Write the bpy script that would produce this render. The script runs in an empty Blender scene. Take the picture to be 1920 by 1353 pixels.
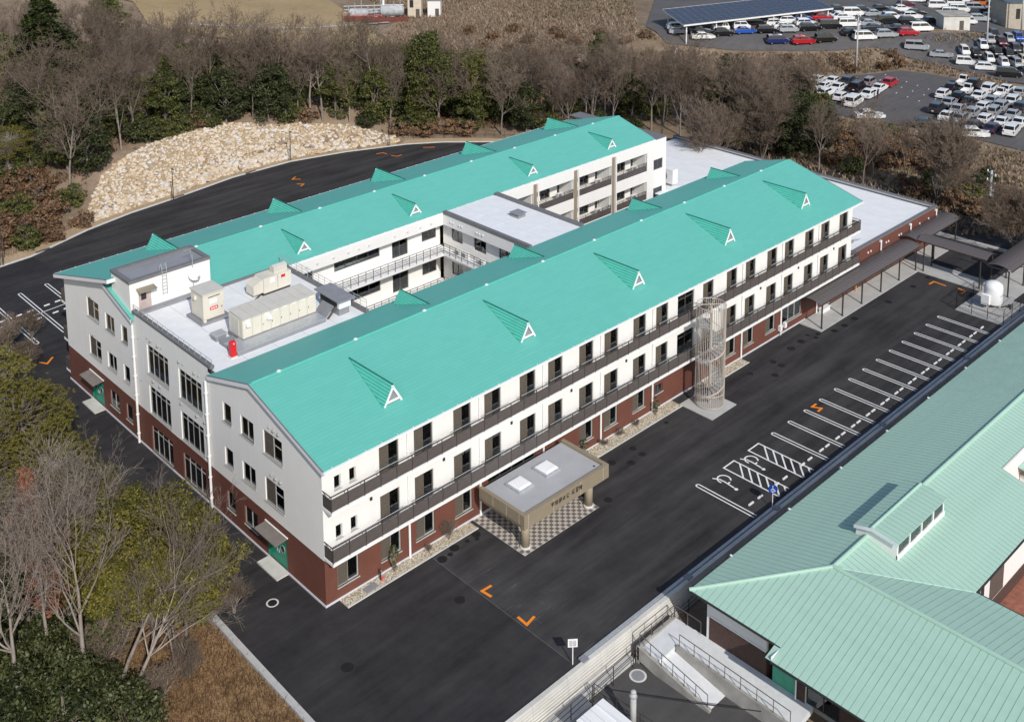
import bpy, bmesh, math, random
import numpy as np
from mathutils import Vector, Matrix
random.seed(7)
R = math.radians
scene = bpy.context.scene
COL = scene.collection

# ---------------------------------------------------------------- camera
cam_d = bpy.data.cameras.new('camera')
cam = bpy.data.objects.new('camera', cam_d)
COL.objects.link(cam)
cam_d.sensor_width = 36.0
cam_d.lens = 2104.94 * 36.0 / 1920.0
cam_d.shift_x = 0.0
cam_d.shift_y = (-48.65 - 676.5) / 1920.0
cam_d.clip_end = 3000.0
_r = Vector((0.72161336, -0.69226826, -0.00623074))
_d = Vector((-0.11715327, -0.11323919, -0.98663671))
_f = Vector((0.68231171, 0.71270018, -0.1628164))
cam.matrix_world = Matrix(((_r.x, -_d.x, -_f.x, -36.895), (_r.y, -_d.y, -_f.y, -56.684), (_r.z, -_d.z, -_f.z, 53.319), (0, 0, 0, 1)))
scene.camera = cam

# ---------------------------------------------------------------- sky, sun, exposure
SUN_DIR = Vector((-0.52, -1.28, 1.0)).normalized()          # towards the sun
world = bpy.data.worlds.new('World')
scene.world = world
world.use_nodes = True
_n = world.node_tree.nodes
_n.clear()
_sky = _n.new('ShaderNodeTexSky')
_sky.sky_type = 'NISHITA'
_sky.sun_disc = False
_sky.sun_elevation = math.asin(SUN_DIR.z)
_sky.sun_rotation = math.atan2(SUN_DIR.x, SUN_DIR.y)
_bg = _n.new('ShaderNodeBackground')
_bg.inputs['Strength'].default_value = 0.12
_wo = _n.new('ShaderNodeOutputWorld')
world.node_tree.links.new(_sky.outputs[0], _bg.inputs['Color'])
world.node_tree.links.new(_bg.outputs[0], _wo.inputs['Surface'])
sun_d = bpy.data.lights.new('sun', 'SUN')
sun_d.energy = 3.6
sun_d.angle = R(0.55)
sun_d.color = (1.0, 0.955, 0.89)
sun = bpy.data.objects.new('sun', sun_d)
COL.objects.link(sun)
sun.rotation_euler = SUN_DIR.to_track_quat('Z', 'Y').to_euler()
sun.location = (-40, -110, 90)
scene.view_settings.view_transform = 'Standard'
scene.view_settings.look = 'None'
scene.view_settings.gamma = 1.0
scene.view_settings.exposure = 0.0
scene.view_settings.use_curve_mapping = False
scene.cycles.max_bounces = 6
scene.cycles.transparent_max_bounces = 12
scene.cycles.use_denoising = True
scene.cycles.sample_clamp_indirect = 6.0

# ---------------------------------------------------------------- mesh helpers
class MB:
    def __init__(self):
        self.v = []; self.f = []; self.m = []
    def poly(self, pts, mi=0):
        n = len(self.v); self.v += [tuple(p) for p in pts]; self.f.append(tuple(range(n, n + len(pts)))); self.m.append(mi)
        return self
    def box(self, x0, y0, z0, x1, y1, z1, mi=0):
        n = len(self.v)
        self.v += [(x0, y0, z0), (x1, y0, z0), (x1, y1, z0), (x0, y1, z0), (x0, y0, z1), (x1, y0, z1), (x1, y1, z1), (x0, y1, z1)]
        for q in ((0, 3, 2, 1), (4, 5, 6, 7), (0, 1, 5, 4), (1, 2, 6, 5), (2, 3, 7, 6), (3, 0, 4, 7)):
            self.f.append(tuple(n + i for i in q)); self.m.append(mi)
        return self
    def ext(self, pts, vec, mi=0):
        """closed prism: polygon pts extruded by vec"""
        n = len(self.v); k = len(pts); vec = Vector(vec)
        self.v += [tuple(p) for p in pts] + [tuple(Vector(p) + vec) for p in pts]
        self.f.append(tuple(range(n + k - 1, n - 1, -1))); self.m.append(mi)
        self.f.append(tuple(range(n + k, n + 2 * k))); self.m.append(mi)
        for i in range(k):
            j = (i + 1) % k
            self.f.append((n + i, n + j, n + k + j, n + k + i)); self.m.append(mi)
        return self
    def tube(self, p, q, r0, r1=None, n=6, cap=True, mi=0):
        r1 = r0 if r1 is None else r1
        p = Vector(p); q = Vector(q); d = (q - p)
        if d.length < 1e-6: return self
        d.normalize(); a = d.orthogonal().normalized(); b = d.cross(a)
        s = len(self.v)
        for c, r in ((p, r0), (q, r1)):
            for i in range(n):
                t = 2 * math.pi * i / n
                self.v.append(tuple(c + a * (r * math.cos(t)) + b * (r * math.sin(t))))
        for i in range(n):
            j = (i + 1) % n
            self.f.append((s + i, s + j, s + n + j, s + n + i)); self.m.append(mi)
        if cap:
            self.f.append(tuple(s + n - 1 - i for i in range(n))); self.m.append(mi)
            self.f.append(tuple(s + n + i for i in range(n))); self.m.append(mi)
        return self
    def path(self, pts, r, n=5, mi=0):
        for a, b in zip(pts[:-1], pts[1:]): self.tube(a, b, r, r, n, True, mi)
        return self
    def lathe(self, prof, c=(0, 0, 0), n=16, mi=0):
        s = len(self.v); k = len(prof)
        for (r, z) in prof:
            for i in range(n):
                t = 2 * math.pi * i / n
                self.v.append((c[0] + r * math.cos(t), c[1] + r * math.sin(t), c[2] + z))
        for a in range(k - 1):
            for i in range(n):
                j = (i + 1) % n
                self.f.append((s + a * n + i, s + a * n + j, s + (a + 1) * n + j, s + (a + 1) * n + i)); self.m.append(mi)
        self.f.append(tuple(s + n - 1 - i for i in range(n))); self.m.append(mi)
        self.f.append(tuple(s + (k - 1) * n + i for i in range(n))); self.m.append(mi)
        return self
    def mesh(self, name, mats, smooth=False):
        me = bpy.data.meshes.new(name)
        me.from_pydata(self.v, [], self.f)
        if not isinstance(mats, (list, tuple)): mats = [mats]
        for m in mats: me.materials.append(m)
        if len(mats) > 1: me.polygons.foreach_set('material_index', self.m)
        if smooth: me.polygons.foreach_set('use_smooth', [True] * len(me.polygons))
        me.update()
        return me

def npmesh(name, V, F, mats, mi=None, smooth=False):
    """fast mesh from numpy arrays; F is (n,3) or (n,4)"""
    V = np.asarray(V, np.float32); F = np.asarray(F, np.int32); n, k = F.shape
    me = bpy.data.meshes.new(name)
    me.vertices.add(len(V)); me.vertices.foreach_set('co', V.ravel())
    me.loops.add(n * k); me.loops.foreach_set('vertex_index', F.ravel())
    me.polygons.add(n)
    me.polygons.foreach_set('loop_start', np.arange(0, n * k, k, dtype=np.int32))
    me.polygons.foreach_set('loop_total', np.full(n, k, np.int32))
    if not isinstance(mats, (list, tuple)): mats = [mats]
    for m in mats: me.materials.append(m)
    if mi is not None: me.polygons.foreach_set('material_index', np.asarray(mi, np.int32))
    if smooth: me.polygons.foreach_set('use_smooth', np.ones(n, bool))
    me.update(calc_edges=True); me.validate()
    return me

def O(name, mesh=None, parent=None, loc=(0, 0, 0), rot=(0, 0, 0), sc=(1, 1, 1)):
    o = bpy.data.objects.new(name, mesh); COL.objects.link(o)
    o.location = loc; o.rotation_euler = rot; o.scale = sc if isinstance(sc, (tuple, list)) else (sc, sc, sc)
    if parent is not None: o.parent = parent
    return o
def tag(o, label, cat, group=None):
    o['label'] = label; o['category'] = cat
    if group: o['group'] = group
    return o
def thing(name, label, cat, loc=(0, 0, 0), rz=0.0, group=None):
    return tag(O(name, None, None, loc, (0, 0, rz)), label, cat, group)
def struct(name, mesh, **k):
    o = O(name, mesh, **k); o['kind'] = 'structure'; return o
def copy_tree(o, loc, rz=None, sc=None, label=None, group=None, parent=None, tint=None):
    c = o.copy(); COL.objects.link(c); c.parent = parent
    c.location = loc
    if rz is not None: c.rotation_euler = (0, 0, rz)
    if sc is not None: c.scale = sc if isinstance(sc, (tuple, list)) else (sc, sc, sc)
    if label: c['label'] = label
    if group: c['group'] = group
    for ch in o.children:
        d = ch.copy(); COL.objects.link(d); d.parent = c
        if tint is not None: d.color = tint
        for g in ch.children:
            e = g.copy(); COL.objects.link(e); e.parent = d
    return c
ORD = ['first', 'second', 'third', 'fourth', 'fifth', 'sixth', 'seventh', 'eighth', 'ninth', 'tenth', 'eleventh', 'twelfth', 'thirteenth', 'fourteenth', 'fifteenth', 'sixteenth', 'seventeenth', 'eighteenth', 'nineteenth', 'twentieth']

# ---------------------------------------------------------------- materials
class NT:
    def __init__(self, name):
        self.mat = bpy.data.materials.new(name); self.mat.use_nodes = True
        self.t = self.mat.node_tree; self.n = self.t.nodes; self.l = self.t.links
        self.n.clear()
        self.out = self.n.new('ShaderNodeOutputMaterial')
    def new(self, typ, **k):
        nd = self.n.new(typ)
        for a, b in k.items():
            if hasattr(nd, a): setattr(nd, a, b)
            else: nd.inputs[a.replace('_', ' ')].default_value = b
        return nd
    def link(self, a, b): self.l.new(a, b)
    def coord(self, which='Object'): return self.new('ShaderNodeTexCoord').outputs[which]
    def noise(self, vec, scale, detail=3, rough=.55, sc=None):
        if sc:
            m = self.new('ShaderNodeMapping'); m.inputs['Scale'].default_value = sc; self.link(vec, m.inputs['Vector']); vec = m.outputs[0]
        n = self.new('ShaderNodeTexNoise'); n.inputs['Scale'].default_value = scale; n.inputs['Detail'].default_value = detail; n.inputs['Roughness'].default_value = rough
        self.link(vec, n.inputs['Vector']); return n.outputs['Fac']
    def ramp(self, fac, stops):
        r = self.new('ShaderNodeValToRGB'); e = r.color_ramp.elements
        while len(e) < len(stops): e.new(.5)
        for i, (p, c) in enumerate(stops):
            e[i].position = p; e[i].color = (*c, 1) if len(c) == 3 else c
        self.link(fac, r.inputs[0]); return r.outputs[0]
    def math(self, op, a, b=None, c=None, clamp=False):
        m = self.new('ShaderNodeMath', operation=op); m.use_clamp = clamp
        for i, x in enumerate((a, b, c)):
            if x is None: continue
            if isinstance(x, (int, float)): m.inputs[i].default_value = x
            else: self.link(x, m.inputs[i])
        return m.outputs[0]
    def mix(self, fac, a, b, blend='MIX'):
        m = self.new('ShaderNodeMix', data_type='RGBA', blend_type=blend)
        for s, x in (('Factor', fac), ('A', a), ('B', b)):
            i = [q for q in m.inputs if q.name == s and (q.type == 'RGBA' or s == 'Factor' and q.type == 'VALUE')][0]
            if isinstance(x, (int, float)): i.default_value = x
            elif isinstance(x, tuple): i.default_value = (*x, 1) if len(x) == 3 else x
            else: self.link(x, i)
        return [q for q in m.outputs if q.type == 'RGBA'][0]
    def pbsdf(self, col, rough=.7, metal=0.0, spec=.35, bump=None, bs=.3, bd=.05):
        p = self.new('ShaderNodeBsdfPrincipled')
        for nm, x in (('Base Color', col), ('Roughness', rough), ('Metallic', metal), ('Specular IOR Level', spec)):
            if isinstance(x, (int, float)): p.inputs[nm].default_value = x
            elif isinstance(x, tuple): p.inputs[nm].default_value = (*x, 1) if len(x) == 3 else x
            else: self.link(x, p.inputs[nm])
        if bump is not None:
            b = self.new('ShaderNodeBump'); b.inputs['Strength'].default_value = bs; b.inputs['Distance'].default_value = bd
            self.link(bump, b.inputs['Height']); self.link(b.outputs[0], p.inputs['Normal'])
        self.link(p.outputs[0], self.out.inputs['Surface'])
        return p
def simple(name, col, rough=.7, var=.12, scale=1.5, metal=0.0, spec=.35, bs=0.0, fine=0.0):
    """plain paint, concrete, metal: base colour with mottled wear"""
    t = NT(name); v = t.coord()
    n = t.noise(v, scale, 4, .6)
    lo = tuple(max(0, c * (1 - var)) for c in col); hi = tuple(min(1, c * (1 + var)) for c in col)
    c = t.ramp(n, [(.3, lo), (.7, hi)])
    bump = None
    if fine or bs:
        g = t.noise(v, 40, 2)
        c = t.mix(fine, c, t.ramp(g, [(.35, (.2, .2, .2)), (.65, (.8, .8, .8))]), 'OVERLAY') if fine else c
        bump = g if bs else None
    t.pbsdf(c, rough, metal, spec, bump, bs, .02)
    return t.mat

def m_render(name, col):
    t = NT(name); v = t.coord()
    n = t.noise(v, .6, 4, .6); st = t.noise(v, 1.2, 4, .7, (2.2, 2.2, .10)); fine = t.noise(v, 45, 2)
    f = t.math('ADD', t.math('MULTIPLY', n, .45), t.math('ADD', t.math('MULTIPLY', st, .5), t.math('MULTIPLY', fine, .12)))
    c = t.ramp(f, [(.3, tuple(x * .93 for x in col)), (.75, tuple(min(1, x * 1.03) for x in col))])
    t.pbsdf(c, .85, 0, .2, fine, .08, .01); return t.mat
def m_asphalt(name, base, light, seam=False):
    t = NT(name); v = t.coord()
    fine = t.noise(v, 30, 2, .7)
    big = t.noise(v, .18, 5, .6)
    streak = t.noise(v, .8, 4, .6, (.12, 1.6, 1))
    mid = t.noise(v, 1.3, 4, .65)
    m = t.math('ADD', t.math('MULTIPLY', big, .55), t.math('ADD', t.math('MULTIPLY', streak, .5), t.math('MULTIPLY', mid, .25)))
    c = t.ramp(m, [(.45, base), (.95, light)])
    if seam:                                   # traffic film on the pavement beyond the day joint
        s = t.new('ShaderNodeSeparateXYZ'); t.link(v, s.inputs[0])
        a = t.math('GREATER_THAN', s.outputs[0], 8.17)
        fal = t.math('SUBTRACT', 1.0, t.math('MULTIPLY', t.math('SUBTRACT', s.outputs[0], 8.17), .13), clamp=True)
        inside = t.math('MULTIPLY', a, t.math('LESS_THAN', s.outputs[1], -1.2))
        scr = t.noise(v, 1.0, 3, .6, (.45, 5.5, 1))
        scr2 = t.noise(v, 1.0, 3, .6, (4.0, .6, 1))
        pat = t.noise(v, .35, 3, .6)
        k = t.math('ADD', t.math('MULTIPLY', t.math('SUBTRACT', scr, .60, clamp=True), 4.0), t.math('MULTIPLY', t.math('SUBTRACT', scr2, .64, clamp=True), 3.0))
        k = t.math('MULTIPLY', t.math('MULTIPLY', inside, fal), t.math('MULTIPLY', k, t.math('MULTIPLY', t.math('SUBTRACT', pat, .35, clamp=True), 4.0)), clamp=True)
        film = t.math('MULTIPLY', t.math('MULTIPLY', inside, fal), t.math('MULTIPLY', t.math('SUBTRACT', pat, .30, clamp=True), .9), clamp=True)
        c = t.mix(film, c, (.10, .098, .096))
        c = t.mix(k, c, (.22, .215, .21))
        k2 = t.math('MULTIPLY', a, t.math('MULTIPLY', t.math('SUBTRACT', t.noise(v, .5, 4, .6, (.15, 1.2, 1)), .42, clamp=True), 1.0), clamp=True)
        c = t.mix(k2, c, (.12, .115, .11))
    g = t.ramp(fine, [(.3, (.25, .25, .25)), (.7, (.78, .78, .78))])
    c = t.mix(.4, c, g, 'OVERLAY')
    t.pbsdf(c, .86, 0, .3, fine, .35, .01)
    return t.mat

def m_roof_teal():
    t = NT('teal_shingle'); v = t.coord()
    s = t.new('ShaderNodeSeparateXYZ'); t.link(v, s.inputs[0])
    fr = t.math('FRACT', t.math('MULTIPLY', s.outputs[1], 1 / .31))
    line = t.math('LESS_THAN', fr, .14)
    row = t.math('FLOOR', t.math('MULTIPLY', s.outputs[1], 1 / .31))
    comb = t.new('ShaderNodeCombineXYZ'); t.link(t.math('MULTIPLY', s.outputs[0], .9), comb.inputs[0]); t.link(t.math('MULTIPLY', row, 7.31), comb.inputs[1])
    sh = t.new('ShaderNodeTexWhiteNoise', noise_dimensions='2D')
    fl = t.new('ShaderNodeVectorMath', operation='FLOOR'); t.link(comb.outputs[0], fl.inputs[0]); t.link(fl.outputs[0], sh.inputs['Vector'])
    n = t.noise(v, .5, 5, .6)
    f = t.math('ADD', t.math('MULTIPLY', sh.outputs['Value'], .4), t.math('MULTIPLY', n, .6))
    c = t.ramp(f, [(.2, (.122, .452, .385)), (.9, (.137, .486, .416))])
    c = t.mix(t.math('MULTIPLY', line, .35), c, (.07, .37, .29))
    t.pbsdf(c, .55, 0, .3, fr, .25, .02)
    return t.mat
def m_leaf(name, dark, mid, light, rough=.6):
    t = NT(name)
    g = t.new('ShaderNodeNewGeometry')
    oi = t.new('ShaderNodeObjectInfo')
    f = t.math('ADD', t.math('MULTIPLY', g.outputs['Random Per Island'], .75), t.math('MULTIPLY', oi.outputs['Random'], .25))
    c = t.ramp(f, [(.05, dark), (.5, mid), (.95, light)])
    p = t.pbsdf(c, rough, 0, .25)
    tr = t.new('ShaderNodeBsdfTranslucent'); t.link(c, tr.inputs['Color'])
    mx = t.new('ShaderNodeMixShader'); mx.inputs[0].default_value = .22
    t.link(p.outputs[0], mx.inputs[1]); t.link(tr.outputs[0], mx.inputs[2]); t.link(mx.outputs[0], t.out.inputs['Surface'])
    return t.mat
def m_bark(name, dark, light):
    t = NT(name); v = t.coord(); oi = t.new('ShaderNodeObjectInfo')
    n = t.noise(v, 2.0, 3, .6, (3, 3, .6))
    f = t.math('ADD', t.math('MULTIPLY', n, .7), t.math('MULTIPLY', oi.outputs['Random'], .3))
    c = t.ramp(f, [(.3, dark), (.75, light)])
    t.pbsdf(c, .9, 0, .15); return t.mat
def m_glass(name, tint, refl=.25):
    t = NT(name); v = t.coord()
    tr = t.new('ShaderNodeBsdfTransparent'); tr.inputs[0].default_value = (*tint, 1)
    gl = t.new('ShaderNodeBsdfGlossy'); gl.inputs['Roughness'].default_value = .03; gl.inputs[0].default_value = (.9, .95, 1, 1)
    fr = t.new('ShaderNodeFresnel'); fr.inputs[0].default_value = 1.5
    k = t.math('ADD', t.math('MULTIPLY', fr.outputs[0], 1.2), refl * .2, clamp=True)
    mx = t.new('ShaderNodeMixShader'); t.link(k, mx.inputs[0]); t.link(tr.outputs[0], mx.inputs[1]); t.link(gl.outputs[0], mx.inputs[2])
    t.link(mx.outputs[0], t.out.inputs['Surface']); return t.mat
def m_objcolor(name, rough=.25, spec=.5, coat=.6):
    t = NT(name); oi = t.new('ShaderNodeObjectInfo'); v = t.coord()
    n = t.noise(v, 3, 2)
    c = t.mix(.18, oi.outputs['Color'], t.ramp(n, [(.3, (.35, .35, .35)), (.7, (.62, .62, .62))]), 'OVERLAY')
    p = t.pbsdf(c, rough, 0, spec); p.inputs['Coat Weight'].default_value = coat; p.inputs['Coat Roughness'].default_value = .05
    return t.mat
def m_ground(name, stops, scale=.25, bs=.5):
    t = NT(name); v = t.coord()
    a = t.noise(v, scale, 6, .65); b = t.noise(v, scale * 9, 4, .7); f = t.noise(v, 9, 3, .7)
    k = t.math('ADD', t.math('MULTIPLY', a, .6), t.math('ADD', t.math('MULTIPLY', b, .3), t.math('MULTIPLY', f, .22)))
    c = t.ramp(k, stops)
    t.pbsdf(c, .95, 0, .1, t.math('ADD', b, t.math('MULTIPLY', f, .5)), bs, .15); return t.mat

M = {}
M['asphalt'] = m_asphalt('new_asphalt', (.0145, .0135, .0155), (.056, .052, .053), True)
M['asphalt_old'] = m_asphalt('old_asphalt', (.085, .081, .082), (.145, .137, .135))
M['asphalt_yard'] = m_asphalt('yard_asphalt', (.062, .059, .058), (.10, .096, .092))
M['white_wall'] = m_render('white_render', (.81, .795, .765))
M['brown_wall'] = simple('brown_siding', (.15, .057, .040), .7, .10, .8, fine=.12)
M['plinth'] = simple('plinth_concrete', (.62, .62, .66), .8, .06)
M['teal'] = m_roof_teal()
M['teal_plain'] = simple('teal_metal', (.115, .54, .43), .5, .06)
M['fascia'] = simple('pale_fascia', (.74, .74, .77), .6, .04)
M['white'] = simple('white_paint', (.82, .82, .81), .5, .03)
M['dark_metal'] = simple('dark_bronze_metal', (.052, .044, .040), .45, .15)
M['panel'] = simple('smoked_balcony_panel', (.095, .082, .077), .38, .22, .9)
M['frame'] = simple('window_frame_bronze', (.14, .125, .115), .4, .1, metal=.3)
M['frame_grey'] = simple('window_frame_grey', (.52, .51, .48), .4, .06, metal=.2)
M['glass'] = m_glass('window_glass', (.84, .90, .87))
t = NT('insect_screen'); _a = t.new('ShaderNodeBsdfTransparent'); _b = t.new('ShaderNodeBsdfDiffuse'); _b.inputs[0].default_value = (.17, .145, .118, 1); _m = t.new('ShaderNodeMixShader'); _m.inputs[0].default_value = .55; t.link(_a.outputs[0], _m.inputs[1]); t.link(_b.outputs[0], _m.inputs[2]); t.link(_m.outputs[0], t.out.inputs['Surface']); M['screen'] = t.mat
M['inside'] = simple('interior_wall', (.45, .43, .38), .9, .05)
M['floor_wood'] = simple('interior_wood_floor', (.46, .30, .15), .6, .12)
M['drape'] = simple('pale_drape', (.60, .57, .49), .9, .15, 8)
M['curtain'] = simple('green_curtain', (.12, .30, .14), .9, .2, 6)
M['vent'] = simple('vent_grey', (.36, .35, .34), .5, .1)
M['flatroof'] = simple('roof_sheet', (.80, .81, .82), .6, .05, .8)
M['coping'] = simple('grey_coping', (.17, .165, .17), .5, .08)
M['grey_roof'] = simple('grey_membrane', (.27, .275, .295), .6, .07, .7)
M['steel'] = simple('galvanised_steel', (.48, .50, .52), .4, .12, 4, metal=.35)
M['beige_metal'] = simple('beige_enamel', (.66, .62, .53), .45, .04)
M['beige_top'] = simple('beige_enamel_top', (.60, .57, .51), .5, .05)
M['plinth_grey'] = simple('equipment_plinth', (.25, .255, .275), .6, .08)
M['red'] = simple('red_paint', (.62, .015, .02), .35, .08)
M['tan_metal'] = simple('bronze_cladding', (.275, .228, .16), .5, .06)
M['porch_roof'] = simple('porch_membrane', (.40, .405, .42), .65, .06, .8)
M['column'] = simple('column_paint', (.33, .275, .20), .5, .05)
M['concrete'] = simple('concrete', (.46, .455, .44), .85, .10, .7, bs=.1, fine=.12)
M['concrete_pale'] = simple('pale_concrete', (.60, .585, .545), .85, .14, .5, bs=.1, fine=.15)
M['concrete_dark'] = simple('weathered_concrete', (.34, .325, .30), .9, .25, .8, bs=.1, fine=.15)
M['tile_light'] = simple('pale_tile', (.52, .48, .42), .7, .10, 2.3)
M['tile_dark'] = simple('grey_tile', (.165, .140, .130), .7, .14, 2.3)
M['marking'] = simple('white_line_paint', (.78, .78, .77), .7, .07, 2.5, fine=.1)
M['orange'] = simple('orange_line_paint', (.86, .25, .015), .7, .10, 3)
M['iron'] = simple('cast_iron', (.014, .014, .016), .6, .3, 5)
M['green_door'] = simple('green_door_paint', (.012, .24, .15), .4, .1)
M['gravel'] = simple('gravel_bed', (.42, .37, .28), .95, .35, 9, bs=.4)
M['pale_green'] = simple('pale_green_metal_roof', (.385, .57, .475), .45, .06, .7)
M['gutter_dark'] = simple('dark_gutter', (.03, .028, .028), .5)
M['brick_dark'] = simple('dark_brown_brick', (.085, .050, .040), .8, .2, 5)
M['kerb'] = simple('kerb_stone', (.62, .60, .56), .85, .08, 2, fine=.15)
M['soil'] = m_ground('sandy_soil', [(.3, (.30, .21, .12)), (.7, (.50, .38, .25))], .5)
M['ground'] = m_ground('dry_grassland', [(.32, (.085, .066, .045)), (.48, (.20, .148, .102)), (.62, (.30, .225, .16)), (.78, (.40, .315, .22))], .08, .8)
M['leaf_litter'] = m_ground('leaf_litter', [(.3, (.10, .065, .035)), (.5, (.30, .185, .09)), (.75, (.48, .32, .17))], .5, .8)
M['meadow'] = m_ground('tan_meadow', [(.3, (.25, .18, .09)), (.55, (.38, .28, .155)), (.8, (.44, .335, .20))], .06, .4)
M['bark'] = m_bark('grey_bark', (.12, .098, .082), (.32, .275, .235))
M['twig'] = m_bark('brown_twigs', (.115, .086, .066), (.28, .215, .165))
M['twig_near'] = m_bark('pale_twigs', (.15, .122, .10), (.34, .285, .24))
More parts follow.
